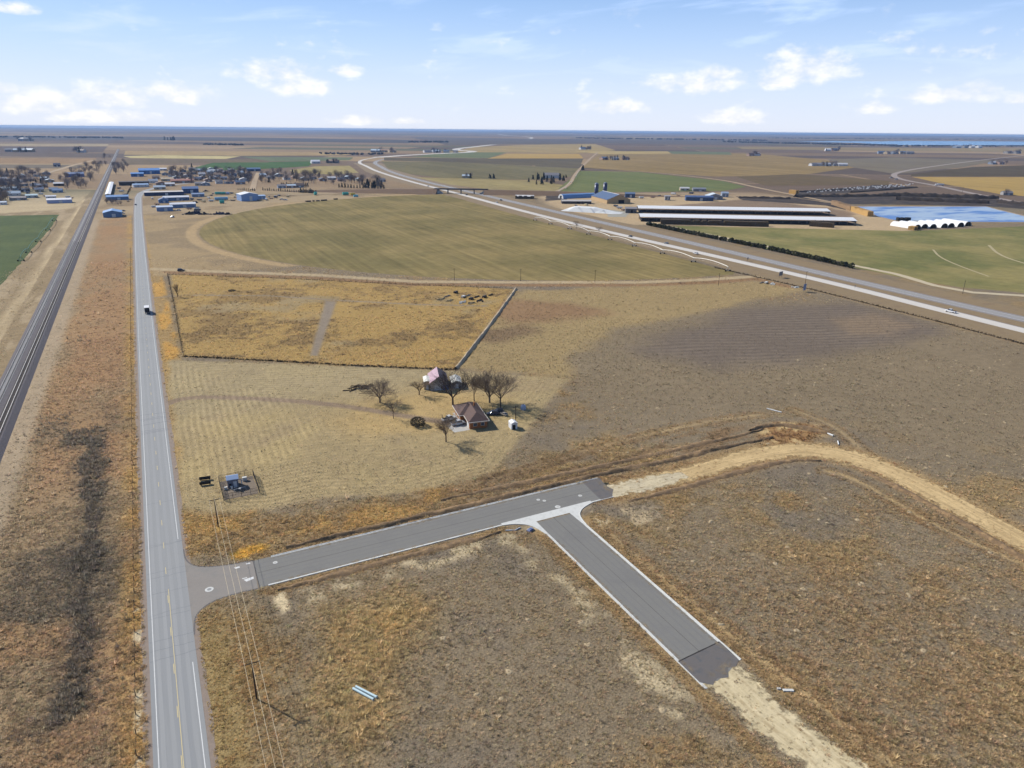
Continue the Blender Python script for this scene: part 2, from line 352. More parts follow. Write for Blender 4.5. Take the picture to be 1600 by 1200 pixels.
def landcover(x, y, fine=True):
    x = np.asarray(x, float); y = np.asarray(y, float); N = x.shape
    wx = x + 26 * (fbm(x, y, 34, 3) - .5); wy = y + 26 * (fbm(x, y, 34, 8) - .5)
    big = fbm(x, y, 60, 11); mid = fbm(x, y, 14, 21); sml = fbm(x, y, 4.5, 31, 3)
    def C(r, g, b): return np.stack([np.full(N, float(r)), np.full(N, float(g)), np.full(N, float(b))], -1)
    col = C(136, 121, 101); tc = C(168, 142, 104); dens = np.full(N, .75); size = np.full(N, .8); rowa = np.zeros(N); rowc = np.zeros(N)
    def put(m, c=None, t=None, d=None, s=None):
        nonlocal col, tc, dens, size
        m = np.clip(m, 0, 1); M = m[..., None]
        if c is not None: col = col * (1 - M) + np.array(c, float) * M
        if t is not None: tc = tc * (1 - M) + np.array(t, float) * M
        if d is not None: dens = dens * (1 - m) + d * m
        if s is not None: size = size * (1 - m) + s * m
    # clumps of golden bunch grass on the grey prairie
    put(sstep(mid * .6 + big * .4, .47, .62), (138, 120, 96), (174, 140, 92), 1.15, 1.1)
    put(sstep(vnoise(x, y, 35, 77) * .45 + mid * .55, .54, .70) * .7, (152, 128, 92), (178, 144, 90), 1.4, 1.1)
    put(sstep(.5 - fbm(x, y, 30, 55) * .6 - mid * .4 + .5, .56, .68), (129, 116, 101), (150, 131, 104), .6, .85)
    # golden drift in the block between the two streets and the highway
    dd = poly_sd(wx, wy, PX((520, 930), (600, 905), (665, 930), (680, 1010), (660, 1110), (600, 1160), (545, 1100), (530, 1010)))
    put(sstep(dd, -9, 5), (156, 134, 98), (186, 154, 98), 1.7, 1.3)
    put(sstep(dd, -4, 8) * sstep(y, 108, 134) * sstep(mid, .3, .6), (172, 140, 88), (206, 164, 88), 1.8, 1.3)
    dd = poly_sd(wx, wy, PX((320, 960), (420, 940), (470, 1000), (480, 1100), (520, 1200), (330, 1200)))
    put(sstep(dd, -6, 6) * .8, (148, 126, 92), (182, 140, 76), 1.4, 1.0)
    # rusty weeds in the block east of the second street
    dd = poly_sd(wx, wy, PX((1010, 880), (1300, 900), (1560, 960), (1600, 1200), (1350, 1200), (1180, 1010)))
    put(sstep(dd, -12, 12) * (.35 + .6 * mid), (134, 119, 98), (172, 138, 94), 1.2, 1.15)
    # grey worked ground to the east
    dd = poly_sd(wx, wy, PX((770, 525), (1000, 515), (1150, 478), (1330, 470), (1640, 545), (1640, 720), (1480, 690), (1250, 640), (930, 610), (880, 580)))
    put(sstep(dd, -18, 10), (138, 122, 100), (156, 134, 102), .7, .85)
    dd = poly_sd(wx, wy, PX((1010, 545), (1150, 490), (1320, 472), (1420, 498), (1480, 520), (1330, 545), (1130, 575)))
    g = sstep(dd, -16, 12); put(g, (120, 107, 96), (124, 110, 96), .2, .6)
    rowa = np.maximum(rowa, g * 1.0); rowc = np.where(g > .01, (x * .35 + y * .94) / 5.0 + 1.2 * fbm(x, y, 40, 5), rowc)
    put(sstep(poly_sd(wx, wy, PX((1310, 497), (1370, 492), (1410, 505), (1380, 522), (1320, 520))), -10, 6) * .6, (150, 128, 104))
    # strip south-west of the worked ground, more golden
    dd = poly_sd(wx, wy, PX((720, 500), (820, 455), (1200, 440), (1260, 452), (1150, 478), (980, 512), (890, 560), (888, 588), (720, 575)))
    put(sstep(dd, -6, 6), (162, 140, 102), (172, 146, 100), .8, .8)
    dd = poly_sd(wx, wy, PX((780, 468), (900, 475), (930, 490), (850, 505), (770, 500))); put(sstep(dd, -12, 8) * .8, (148, 116, 88), (144, 112, 82))
    dd = poly_sd(wx, wy, PX((745, 515), (800, 508), (835, 520), (780, 535), (745, 530))); put(sstep(dd, -9, 5) * .7, (120, 98, 78), (112, 92, 72))
    # the pasture behind the farm
    dd = poly_sd(x + 2 * (mid - .5), y, PADDOCK)
    g = sstep(dd, -1.5, 1.5); put(g, (173, 143, 90), (190, 152, 90), 1.0, .9)
    put(g * sstep(fbm(x, y, 24, 91) * .65 + sml * .35, .50, .64), (148, 122, 82), (150, 120, 78), 1.3, 1.05)
    put(g * sstep(fbm(x, y, 40, 95), .58, .72) * .7, (160, 142, 112), None, .5)
    put(sstep(poly_sd(x, y, PX((508, 470), (526, 471), (497, 556), (484, 556))), -1, 1.2), (146, 132, 118), (140, 124, 100), .1, .5)
    # verges of the old highway
    v = sstep(x, -3.5, -2.2) * sstep(x, 7.5, 4.5) * sstep(y, 160, 185)
    put(v, (166, 138, 96), (184, 146, 84), 1.0, .75); put(v * sstep(fbm(x * 3, y, 30, 12), .46, .6) * sstep(x, -1.5, .5), (194, 150, 82), (206, 156, 76), 1.4, .8)
    v = sstep(x, -3.5, -2) * sstep(x, 5, 1.5) * sstep(y, 150, 135); put(v, (156, 134, 94), (176, 142, 82), 1.0, .75)
    # mown farm lot
    dl = poly_sd(x, y, LOT); g = sstep(dl + 2.5 * (mid - .5), -2, 2)
    put(g, (170, 150, 114), (176, 155, 114), .5, .55)
    put(g * sstep(fbm(x, y, 28, 63), .5, .68), (178, 157, 116)); put(g * sstep(fbm(x, y, 11, 66), .55, .75) * .6, (160, 140, 110))
    put(g * sstep(y, 250, 280) * .55, (168, 152, 122))
    dd = np.hypot((x - 80) / 38, (y - 238) / 24); put(g * sstep(dd + .5 * (mid - .5), 1.15, .5) * .8, (188, 160, 112), (192, 160, 106), .5)
    rowa = np.where(dl > 0, np.maximum(rowa, sstep(dl, 0, 3) * sstep(np.hypot(x - 92, y - 232), 22, 45) * .75), rowa)
    rowc = np.where(dl > 0, dl / 2.3, rowc)
    # unmown grass west of the substation and along the street
    dd = poly_sd(wx, wy, PX((290, 800), (420, 800), (560, 785), (700, 772), (680, 800), (400, 868), (300, 880)))
    put(sstep(dd, -2, 4), (152, 130, 98), (172, 136, 84), 1.3, 1.0)
    put(sstep(dd, -2, 3) * sstep(sml * .5 + mid * .5, .46, .6), (176, 144, 92), (196, 154, 84), 1.5, 1.0)
    dd = np.hypot(x - 12, (y - 166) * 1.6); put(sstep(dd, 5.5, 3), (206, 160, 72), (224, 172, 60), 2.4, 1.0)
    # between railway and highway: rust and dark weeds
    v = sstep(x, -51, -48) * sstep(x, -11.6, -13); w = sstep(fbm(x * 1.6, y, 26, 41), .40, .58)
    put(v, (154, 132, 104), (166, 140, 104), 1.4, 1.0); put(v * w, (162, 132, 98), (176, 140, 100), 1.4, 1.0)
    put(v * sstep(x, -46, -36) * sstep(y, 190, 250) * sstep(x, -14, -20) * (.3 + .7 * sstep(fbm(x, y * .5, 30, 19), .3, .65)), (164, 130, 96), (174, 134, 96))
    put(v * sstep(fbm(x, y, 30, 47), .54, .68) * sstep(y, 330, 240), (132, 114, 92), (134, 116, 92))
    put(v * sstep(x, -19, -14) * (.3 + .7 * sstep(mid, .4, .6)), (176, 142, 90), (192, 150, 86), 1.4, 1.0)
    put(sstep(np.abs(x + 13.6 + 1.2 * (mid - .5)), 1.1, .5) * sstep(sml, .46, .58) * sstep(y, 168, 150), (206, 188, 158), None, .2)
    ds = seg_dist(x + 3 * (fbm(x, y, 16, 2) - .5), y, SHRUB_LINE) + 7 * (mid - .5) + 3 * (sml - .5); put(v * sstep(ds, 6.5, .6) * .6, (122, 106, 88), (118, 104, 88), 1.6, 1.2)
    dd = np.hypot((x + 30) / 9, (y - 262) / 11) + .6 * (mid - .5); put(v * sstep(dd, 1.1, .4) * .45, (124, 108, 90), (116, 104, 86), 2.0, 1.5)
    put(sstep(x, -53, -51) * sstep(x, -42, -47), (172, 152, 128), (170, 148, 118), .5, .7)
    # beyond the railway
    v = sstep(x, -61, -63); put(v, (152, 132, 103), (164, 140, 104), .8, .8); put(v * sstep(fbm(x * 3, y * .6, 20, 71), .5, .65), (172, 152, 124), None, .3)
    put(sstep(np.abs(x + 74 + 1.5 * (vnoise(x, y, 60, 4) - .5)), 2.6, 1.4) * sstep(y, 200, 260), (204, 182, 148), None, .02)
    # fan of bare ground west of the big circle, and the road around it
    rc = np.hypot(x - 411, y - 757); v = sstep(rc, 363, 367) * sstep(x, -2, 2) * sstep(y, 556, 566) * sstep(x, 404, 396)
    put(v, (166, 143, 109), (172, 144, 104), .45, .7); put(v * sstep(fbm(x, y, 50, 33), .48, .64), (150, 130, 102)); put(sstep(np.abs(rc - 372), 7, 3) * v, (180, 154, 117), None, .05)
    v = sstep(seg_dist(x, y, FARM_TRACK), 5, 3.4); put(v, (184, 163, 132), None, .03)
    v = sstep(seg_dist(x, y, offset_line(FARM_TRACK, 10)) + 4 * (mid - .5), 6, 2); put(v * sstep(x, 4, 12), (148, 118, 88), (146, 112, 78), .9, .9)
    # wheel tracks, driveway
    put(sstep(seg_dist(x, y, DRIVE) + 1.2 * (sml - .5), 2.6, 1.6), (148, 128, 108), None, .03); put(sstep(seg_dist(x, y, PASTURE_TRACK), 1.7, 1.0), (150, 134, 116), None, .05)
    for i, t in enumerate(TRACKS):
        d0 = seg_dist(x, y, t) + .7 * (sml - .5); put(sstep(d0, 1.1, .5) * (.85 if i < 2 else .6), (186, 158, 116), None, .05)
        put(sstep(np.abs(d0 - 2.2), 1.6, .6) * .55, (142, 118, 86), (170, 128, 78), 1.8, .9)
    # pale alkaline scrapes beside the new streets
    ds = np.minimum(np.abs(y - (STREET_Y0 - 6.5)) + 60 * (x < 14) + 60 * (x > 82), np.abs(x - (ST2_X0 - 7)) + 60 * (y > 146) + 60 * (y < 76))
    put(sstep(ds + 6 * (mid - .5), 5, 1) * sstep(sml, .44, .62), (190, 172, 142), (168, 144, 104), .7, .7)
    dd = np.hypot((x - 15.3) / 1.6, (y - 142.5) / 5.5) + .5 * (sml - .5); put(sstep(dd, 1.0, .75), (212, 192, 158), None, .02)
    dd = np.hypot((x - 103) / 14, (y - 139) / 9) + .9 * (mid - .5); put(sstep(dd, 1.1, .5) * sstep(sml, .45, .6), (186, 166, 136), None, .4)
    # rusty fringe along the kerbs
    db = np.minimum.reduce([np.abs(y - (STREET_Y0 - 2.2)) + 90 * (x < 12) + 90 * (x > 74), np.abs(y - (STREET_Y1 + 2.4)) + 90 * (x < 12) + 90 * (x > 112), np.abs(x - (ST2_X1 + 1.8)) + 90 * (y > 143) + 90 * (y < 30), np.abs(x - (ST2_X0 - 1.7)) + 90 * (y > 143) + 90 * (y < 30)])
    put(sstep(db + 1.5 * (sml - .5), 2.2, .8), (156, 130, 94), (172, 138, 90), 1.8, .85)
    # heaped and torn ground round the bend of the dirt road, and ruts beside it
    dr = seg_dist(x, y, DIRT_ROAD)
    put(sstep(dr + 4 * (mid - .5), 11, 5) , (162, 136, 100), (172, 132, 84), .9, .8)
    dd = np.hypot((x - 192) / 15, (y - 160) / 9) + .7 * (mid - .5); put(sstep(dd, 1.2, .6), (158, 124, 86), (150, 104, 62), 1.6, 1.1); put(sstep(dd, 1.2, .6) * sstep(sml, .5, .62), (196, 170, 126), None, .1)
    v = sstep(y, 162, 165) * sstep(y, 186, 172) * sstep(x, 60, 90) * sstep(x, 192, 170); put(v * sstep(fbm(x, y * 5, 12, 83), .42, .6), (134, 110, 84), (140, 112, 76), 1.0, .9)
    # town lots and yards: trodden sand
    dd = poly_sd(wx, wy, PX((135, 345), (230, 335), (370, 338), (420, 318), (560, 312), (600, 296), (590, 280), (540, 268), (300, 262), (200, 262), (160, 300)))
    put(sstep(dd, -8, 10), (170, 149, 120), None, .0); put(sstep(dd, -8, 10) * sstep(fbm(x, y, 60, 7), .46, .62), (146, 125, 98), None, 0)
    dd = poly_sd(wx, wy, PX((0, 334), (120, 326), (140, 300), (160, 262), (60, 262), (-40, 268), (-60, 330))); put(sstep(dd, -6, 8), (188, 168, 136), None, 0)
    # dairy yards
    dd = poly_sd(wx, wy, PX((830, 300), (900, 302), (1180, 300), (1330, 322), (1420, 345), (1420, 362), (1330, 362), (1030, 350), (960, 352), (860, 322))); put(sstep(dd, -10, 10), (188, 164, 132), None, 0)
    dd = poly_sd(wx, wy, PX((1000, 326), (1180, 310), (1330, 330), (1340, 350), (1010, 346))); put(sstep(dd, -8, 8), (140, 120, 102), None, 0)
    # broad reserve beside the interstate
    return dict(col=col, tc=tc, dens=dens, size=size, rowa=rowa, rowc=rowc)

def lin_np(c): c = np.clip(c / 255, 0, 1); return np.where(c <= .04045, c / 12.92, ((c + .055) / 1.055) ** 2.4)

def ground_material():
    m = bpy.data.materials.new('ground'); m.use_nodes = True; q = NT(m.node_tree); b = q.n['Principled BSDF']
    pos = q.new('ShaderNodeNewGeometry').outputs['Position']
    a = q.new('ShaderNodeAttribute', attribute_name='lc').outputs['Color']; r = q.new('ShaderNodeAttribute', attribute_name='row').outputs['Vector']
    rs = q.new('ShaderNodeSeparateXYZ'); q.l.new(r, rs.inputs[0])
    n1 = q.noise(pos, 2.2, 3, .62); n2 = q.noise(pos, .30, 4, .62); n3 = q.noise(pos, .03, 2, .55)
    f = q.math('ADD', q.math('MULTIPLY', q.math('SUBTRACT', n1, .5), 1.5), q.math('MULTIPLY', q.math('SUBTRACT', n2, .5), .8))
    f = q.math('ADD', f, q.math('MULTIPLY', q.math('SUBTRACT', n3, .5), .3))
    # mowing and drilling rows
    ph = q.math('ADD', q.math('MULTIPLY', rs.outputs[1], 6.2832), q.math('MULTIPLY', n3, 7.0))
    rw = q.math('MULTIPLY', q.math('MULTIPLY', q.math('SINE', ph), .19), q.math('MULTIPLY', rs.outputs[0], q.ramp(n3, .35, .6, .25, 1)))
    f = q.math('ADD', q.math('ADD', f, rw), 1.0)
    # dark specks of litter and dung, pale straw
    sp = q.ramp(q.noise(pos, 1.1, 1, .5), .64, .74); a2 = q.mix(q.math('MULTIPLY', sp, .4), a, (.07, .055, .04, 1))
    # far country: fallow, stubble and grass parcels laid out on the survey grid
    mp = q.new('ShaderNodeMapping'); q.l.new(pos, mp.inputs[0]); mp.inputs['Rotation'].default_value = (0, 0, math.radians(32)); mp.inputs['Location'].default_value = (130, 40, 0)
    br = q.new('ShaderNodeTexBrick', offset=.5, squash=1.0); q.l.new(mp.outputs[0], br.inputs['Vector']); br.inputs['Scale'].default_value = 1 / 800
    br.inputs['Mortar Size'].default_value = .006; br.inputs['Bias'].default_value = 0; br.inputs['Brick Width'].default_value = 2.0; br.inputs['Row Height'].default_value = .5
    br.inputs['Color1'].default_value = (0, 0, 0, 1); br.inputs['Color2'].default_value = (1, 1, 1, 1); br.inputs['Mortar'].default_value = (.8, .8, .8, 1)
    cr = q.new('ShaderNodeValToRGB'); q.l.new(br.outputs[0], cr.inputs[0]); el = cr.color_ramp; el.interpolation = 'CONSTANT'
    cols = [(0, (122, 104, 88)), (.18, (156, 132, 102)), (.36, (106, 92, 82)), (.5, (138, 117, 92)), (.63, (110, 108, 84)), (.74, (172, 147, 112)), (.86, (130, 111, 92)), (.95, (160, 137, 104))]
    el.elements[0].position = 0; el.elements[0].color = alb(cols[0][1]); el.elements[1].position = cols[1][0]; el.elements[1].color = alb(cols[1][1])
    for p_, c_ in cols[2:]: e = el.elements.new(p_); e.color = alb(c_)
    fm = q.ramp(q.vmath('LENGTH', pos), 1150, 1500)
    c3 = q.mix(fm, a2, cr.outputs[0])
    vm = q.new('ShaderNodeVectorMath', operation='SCALE'); q.put(vm.inputs[0], c3); q.put(vm.inputs[3], q.math('MAXIMUM', f, .25))
    q.l.new(vm.outputs[0], b.inputs['Base Color']); b.inputs['Roughness'].default_value = .95; b.inputs['Specular IOR Level'].default_value = .08
    bp = q.new('ShaderNodeBump'); bp.inputs['Strength'].default_value = .8; bp.inputs['Distance'].default_value = .35
    q.put(bp.inputs['Height'], q.noise(pos, 1.6, 2, .7)); q.l.new(bp.outputs[0], b.inputs['Normal'])
    return m
LCG = {}
def lc_at(x, y):
    i = np.clip(np.searchsorted(LCG['xs'], x + RNG.uniform(-.5, .5, x.shape)), 1, len(LCG['xs']) - 1); j = np.clip(np.searchsorted(LCG['ys'], y + RNG.uniform(-.5, .5, y.shape)), 1, len(LCG['ys']) - 1)
    return {k: LCG[k][j, i] for k in ('tc', 'dens', 'size')}
def make_ground():
    far = [700, 860, 1080, 1400, 1900, 2700, 4200, 7000, 12000, 22000, 45000]
    xs = [-45000, -20000, -9000, -4000, -1800, -900, -500, -300, -220] + list(np.arange(-180, -72, 4.0)) + list(np.arange(-72, 262, 1.0)) + list(np.arange(262, 460, 2.5)) + list(np.arange(460, 1000, 9.0)) + [1080, 1250, 1600, 2200, 3500, 6000, 12000, 24000, 45000]
    ys = [-45000, -15000, -5000, -1500, -500, -150, -40, 0] + list(np.arange(20, 300, 1.0)) + list(np.arange(300, 480, 1.6)) + list(np.arange(480, 700, 3.0)) + list(np.arange(700, 1300, 7.0)) + [1300, 1450, 1700, 2200, 3200, 5000, 9000, 18000, 45000]
    X, Y = np.meshgrid(np.array(xs, float), np.array(ys, float)); nx, ny = len(xs), len(ys)
    lc = landcover(X, Y); LCG.update(xs=np.array(xs, float), ys=np.array(ys, float), **lc)
    col = lin_np(lc['col'] * np.array([1.0, 1.0, .97])) / KEXP * 1.12
    v = np.stack([X, Y, np.zeros_like(X)], -1).reshape(-1, 3)
    i = np.arange(nx * ny).reshape(ny, nx); f = np.stack([i[:-1, :-1], i[:-1, 1:], i[1:, 1:], i[1:, :-1]], -1).reshape(-1, 4)
    me = bpy.data.meshes.new('ground'); me.vertices.add(len(v)); me.vertices.foreach_set('co', v.ravel().astype(np.float32))
    me.loops.add(f.size); me.loops.foreach_set('vertex_index', f.ravel().astype(np.int32)); me.polygons.add(len(f)); me.polygons.foreach_set('loop_start', np.arange(0, f.size, 4, dtype=np.int32))
    me.update(calc_edges=True)
    at = me.attributes.new('lc', 'FLOAT_COLOR', 'POINT'); at.data.foreach_set('color', np.concatenate([col.reshape(-1, 3), np.ones((len(v), 1))], 1).ravel().astype(np.float32))
    at = me.attributes.new('row', 'FLOAT_VECTOR', 'POINT'); at.data.foreach_set('vector', np.stack([lc['rowa'].ravel(), lc['rowc'].ravel(), np.zeros(len(v))], 1).ravel().astype(np.float32))
    me.materials.append(ground_material()); o = bpy.data.objects.new('ground', me); COL.objects.link(o); struct(o, 'dry winter prairie and worked farmland reaching to the horizon')
make_ground()

# ------------------------------------------------------------------ old highway
A_OLD = surf('old_asphalt', (160, 161, 160), .85, .09, .12, c2=(149, 151, 152), streak=((1.2, .05, 1), 0), bump=.1, bscale=6)
A_WORN = surf('worn_wheelpath', (164, 165, 164), .85, .07, .2, streak=((1.5, .06, 1), 0))
A_APRON = surf('apron_asphalt', (154, 147, 139), .88, .11, .15, c2=(142, 138, 132), bump=.1, bscale=6)
A_NEW = surf('new_asphalt', (138, 136, 130), .9, .085, .10, c2=(129, 127, 123), bump=.12, bscale=8)
A_PATCH = surf('dark_asphalt', (118, 113, 110), .9, .16, .5, c2=(100, 100, 101))
A_SEAM = surf('asphalt_seam', (96, 92, 90), .9, .1, .8)
A_CRACK = surf('crack_sealant', (120, 122, 130), .8, .1, .8)
PAINT_W = surf('white_road_paint', (236, 236, 232), .7, .10, 1.2, c2=(214, 214, 210)); PAINT_Y = surf('yellow_road_paint', (226, 206, 150), .7, .10, 1.2, c2=(206, 190, 148))
CONC = surf('concrete', (226, 226, 220), .85, .07, .6, c2=(208, 208, 202)); CONC_D = surf('aged_concrete', (196, 192, 184), .9, .08, .5)
GRAVEL = surf('shoulder_gravel', (156, 140, 126), .95, .14, .9, bump=.3)
DIRT = surf('graded_sand', (210, 184, 134), .95, .12, .16, c2=(196, 174, 138), bump=.5, bscale=1.5, thr=(.42, .6)); DIRT_P = surf('pale_clay', (202, 186, 152), .95, .10, .2, c2=(190, 176, 148), bump=.4, bscale=1.5)
SOIL = surf('turned_soil', (136, 112, 84), .95, .22, .6, c2=(166, 136, 98), bump=.6, bscale=2.0)
hw_line = [(HWY_X, -60), (HWY_X + .1, 400), (HWY_X + .9, 700), (HWY_X + 2.4, 1000), (HWY_X + 5, 1230)] + [(HWY_X + 9, 1300), (HWY_X + 20, 1370), (HWY_X + 42, 1440), (HWY_X + 80, 1500), (HWY_X + 150, 1580)]
sh = struct(ribbon('highway_shoulder', hw_line, 5.6, .010, GRAVEL, jag=.5, step=4), 'brown gravel shoulder under the edges of the old highway')
hwy = struct(ribbon('highway_road', hw_line, 4.25, .030, A_OLD, step=20), 'pale worn two-lane highway running straight to the far town')
for off in (-2.6, -.95, .95, 2.6): ribbon('worn_wheelpath', hw_line, .38, .033, A_WORN, hwy, jag=.10, step=6, side=(off - .36, off + .36), seed=int(off * 10) + 40)
for off in (-3.42, 3.42):
    seg = [p for p in dense(hw_line, 10)]
    if off > 0:
        ribbon('edge_line', [p for p in seg if p[1] < 139], .09, .038, PAINT_W, hwy, side=(off - .075, off + .075), step=8); ribbon('edge_line', [p for p in seg if p[1] > 174], .09, .038, PAINT_W, hwy, side=(off - .075, off + .075), step=8)
    else: ribbon('edge_line', seg, .09, .038, PAINT_W, hwy, side=(off - .075, off + .075), step=8)
hx = lambda y: float(np.interp(y, [p[1] for p in hw_line], [p[0] for p in hw_line]))
dash = MB().box(-.07, .07, -1.5, 1.5, 0, .004).build('centre_dash', PAINT_Y, hwy); dash.location = (hx(20), 20, .036)
for y in np.arange(32, 700, 12.2):
    d = dash.copy(); COL.objects.link(d); d.location = (hx(y), y, .036)
ribbon('centre_line', [(HWY_X + .28, -40), (HWY_X + .28, 158)], .06, .038, PAINT_Y, hwy, step=10)
cm = MB(); random.seed(9)
for k in range(46):
    y = random.uniform(90, 215) if k < 14 else random.uniform(255, 640); x = hx(y); a = -4.1; pts = [(x - 4.1, y + random.uniform(-.2, .2))]
    while pts[-1][0] < x + 4.0: pts.append((pts[-1][0] + random.uniform(.7, 1.2), pts[-1][1] + random.uniform(-.18, .18)))
    w = .035 if k < 14 else .10
    for p, r_ in zip(pts[:-1], pts[1:]): cm.add([(p[0], p[1] - w, .036), (r_[0], r_[1] - w, .036), (r_[0], r_[1] + w, .036), (p[0], p[1] + w, .036)], [(0, 1, 2, 3)])
ck = cm.build('sealed_cracks', A_CRACK, hwy); ck['kind'] = 'stuff'

# ------------------------------------------------------------------ new street and its side street
def arc(cx, cy, r, a0, a1, n=10): return [(cx + r * math.cos(math.radians(a0 + (a1 - a0) * i / n)), cy + r * math.sin(math.radians(a0 + (a1 - a0) * i / n))) for i in range(n + 1)]
FIL_N = smooth_line([(-3.35, 174.5), (-3.2, 168.8), (-1.4, 165.0), (2.3, 162.9), (7.3, 161.8), (11.7, STREET_Y1)]); FIL_S = smooth_line([(-3.35, 138.6), (-2.9, 144.3), (-1.2, 147.3), (1.8, 149.2), (6.7, 149.7), (11.2, STREET_Y0)])
street = struct(sheet('street_road', [(11.4, STREET_Y0 + .0), (109.8, STREET_Y0), (111.8, 154.5), (112.4, STREET_Y1 - .2), (11.6, STREET_Y1)], .024, A_NEW, parent=None), 'dark new asphalt street branching right off the highway')
apron = struct(sheet('street_apron', FIL_S + FIL_N[::-1], .027, A_APRON), 'brown-grey flared asphalt mouth where the new street meets the highway')
st2 = struct(sheet('side_street_road', [(ST2_X0, 81.0), (86, 79.6), (90, 80.6), (94.0, 82.4), (ST2_X1, 146.6), (ST2_X0, 146.6)], .024, A_NEW), 'dark new asphalt stub street ending in sand toward the viewer')
dk = sheet('end_patch', [(ST2_X0 + .02, 80.9), (84.5, 79.2), (86.4, 80.2), (88.6, 79.4), (90.4, 81.4), (92.2, 81.0), (94.0, 82.2), (94.15, 88.0), (ST2_X0 + .02, 87.2)], .030, A_PATCH, jag=.15, step=.6, parent=st2)
sheet('end_patch', [(105.5, STREET_Y0 + .05), (109.5, STREET_Y0 + .05), (112.6, 153), (111.8, 156), (113.0, STREET_Y1 - .1), (106.6, STREET_Y1 - .1)], .030, A_PATCH, jag=.25, step=.6, parent=street)
ribbon('seam', [(12, 155.6), (105.8, 155.4)], .06, .030, A_SEAM, street, jag=.03); ribbon('seam', [(88.4, 87.4), (88.3, 146.5)], .055, .029, A_SEAM, st2, jag=.03)
ribbon('seam', [(ST2_X0 + .1, 87.2), (94.15, 88.0)], .13, .034, surf('open_joint', (58, 55, 54), .9, .1, .8), st2, jag=.06, step=.5); ribbon('seam', [(11.55, STREET_Y0), (11.7, STREET_Y1)], .07, .034, A_SEAM, street)
def kerb(line, parent, hgt=.14, gut=.42, left=True, z=.024):
    """concrete gutter pan and raised kerb along the edge line; the road lies on the left of it if left"""
    s = 1 if left else -1
    m = MB(); P = dense(line, 3.0); n = len(P); prof = [(-gut * s, z + .006), (0.02 * s, z + .004), (.05 * s, hgt), (.24 * s, hgt + .01), (.27 * s, -.01)]
    rows = [offset_line(P, o) for o, _ in prof]; vs = [(rows[k][i][0], rows[k][i][1], prof[k][1]) for i in range(n) for k in range(5)]
    fs = [(i * 5 + k, i * 5 + k + 1, (i + 1) * 5 + k + 1, (i + 1) * 5 + k) for i in range(n - 1) for k in range(4)]
    fs += [(0, 1, 2, 3, 4), tuple((n - 1) * 5 + k for k in (4, 3, 2, 1, 0))]
    return m.add(vs, fs).build('kerb', CONC, parent)
FIL2_L = smooth_line([(74.0, STREET_Y0), (77.0, 148.8), (80.0, 147.0), (81.6, 144.5), (ST2_X0, 140)]); FIL2_R = smooth_line([(ST2_X1, 139.5), (94.9, 143.8), (96.0, 146.0), (98.4, 148.0), (102.5, STREET_Y0)])
kerb([(13.5, STREET_Y0), (74.0, STREET_Y0)], street); kerb([(102.5, STREET_Y0), (109.8, STREET_Y0)], street); kerb([(112.4, STREET_Y1), (16, STREET_Y1)], street, hgt=.11, gut=.3)
kerb(FIL2_L, st2); kerb([(ST2_X0, 79.0), (ST2_X0, 140)][::-1], st2); kerb(FIL2_R, st2); kerb([(ST2_X1, 82.0), (ST2_X1, 139.5)], st2)
sheet('cross_pan', [(74, STREET_Y0 + 1.0), (102.5, STREET_Y0 + 1.0)] + FIL2_R[::-1] + [(ST2_X1 - .35, 139.5), (93.6, 147.1), (83.1, 147.1), (ST2_X0 + .35, 140)] + FIL2_L[::-1], .031, CONC, parent=st2)
for n_, l_ in (('asphalt_lip', FIL_N), ('asphalt_lip', FIL_S[::-1])): ribbon(n_, l_, .12, .012, A_PATCH, apron, jag=.05, step=.8, side=(-.35, .12) if l_ is FIL_N else (-.35, .12), seed=4)
def manhole(x, y, r, parent):
    m = MB().lathe([(r, 0), (r, .012), (r * .55, .012)], n=20); o = m.build('manhole_collar', CONC, parent); o.location = (x, y, .026)
    c = MB().lathe([(r * .52, 0), (r * .52, .016), (r * .2, .018)], n=16).build('manhole_cover', A_OLD if parent is apron else CONC_D, o); return o
for px, py, r, p in ((327, 921, .95, apron), (430, 879, .55, street), (841, 781, .5, street), (850.5, 782.5, .5, street), (871.5, 792, .8, street), (906.5, 774.5, .55, street)): manhole(*W(px, py), r, p)
pm = sheet('arrow_marking', PX((381, 906), (396, 901), (397, 904), (385, 909)), .036, PAINT_W, jag=.1, step=.4, parent=apron); sheet('worn_marking', PX((366, 887), (374, 885), (375, 887), (368, 889)), .036, PAINT_W, parent=apron); sheet('worn_marking', PX((384, 881), (391, 879), (391, 881), (385, 882)), .036, PAINT_W, parent=apron); sheet('worn_marking', PX((378, 904), (386, 902), (386, 903.2), (379, 905)), .036, PAINT_W, parent=apron)

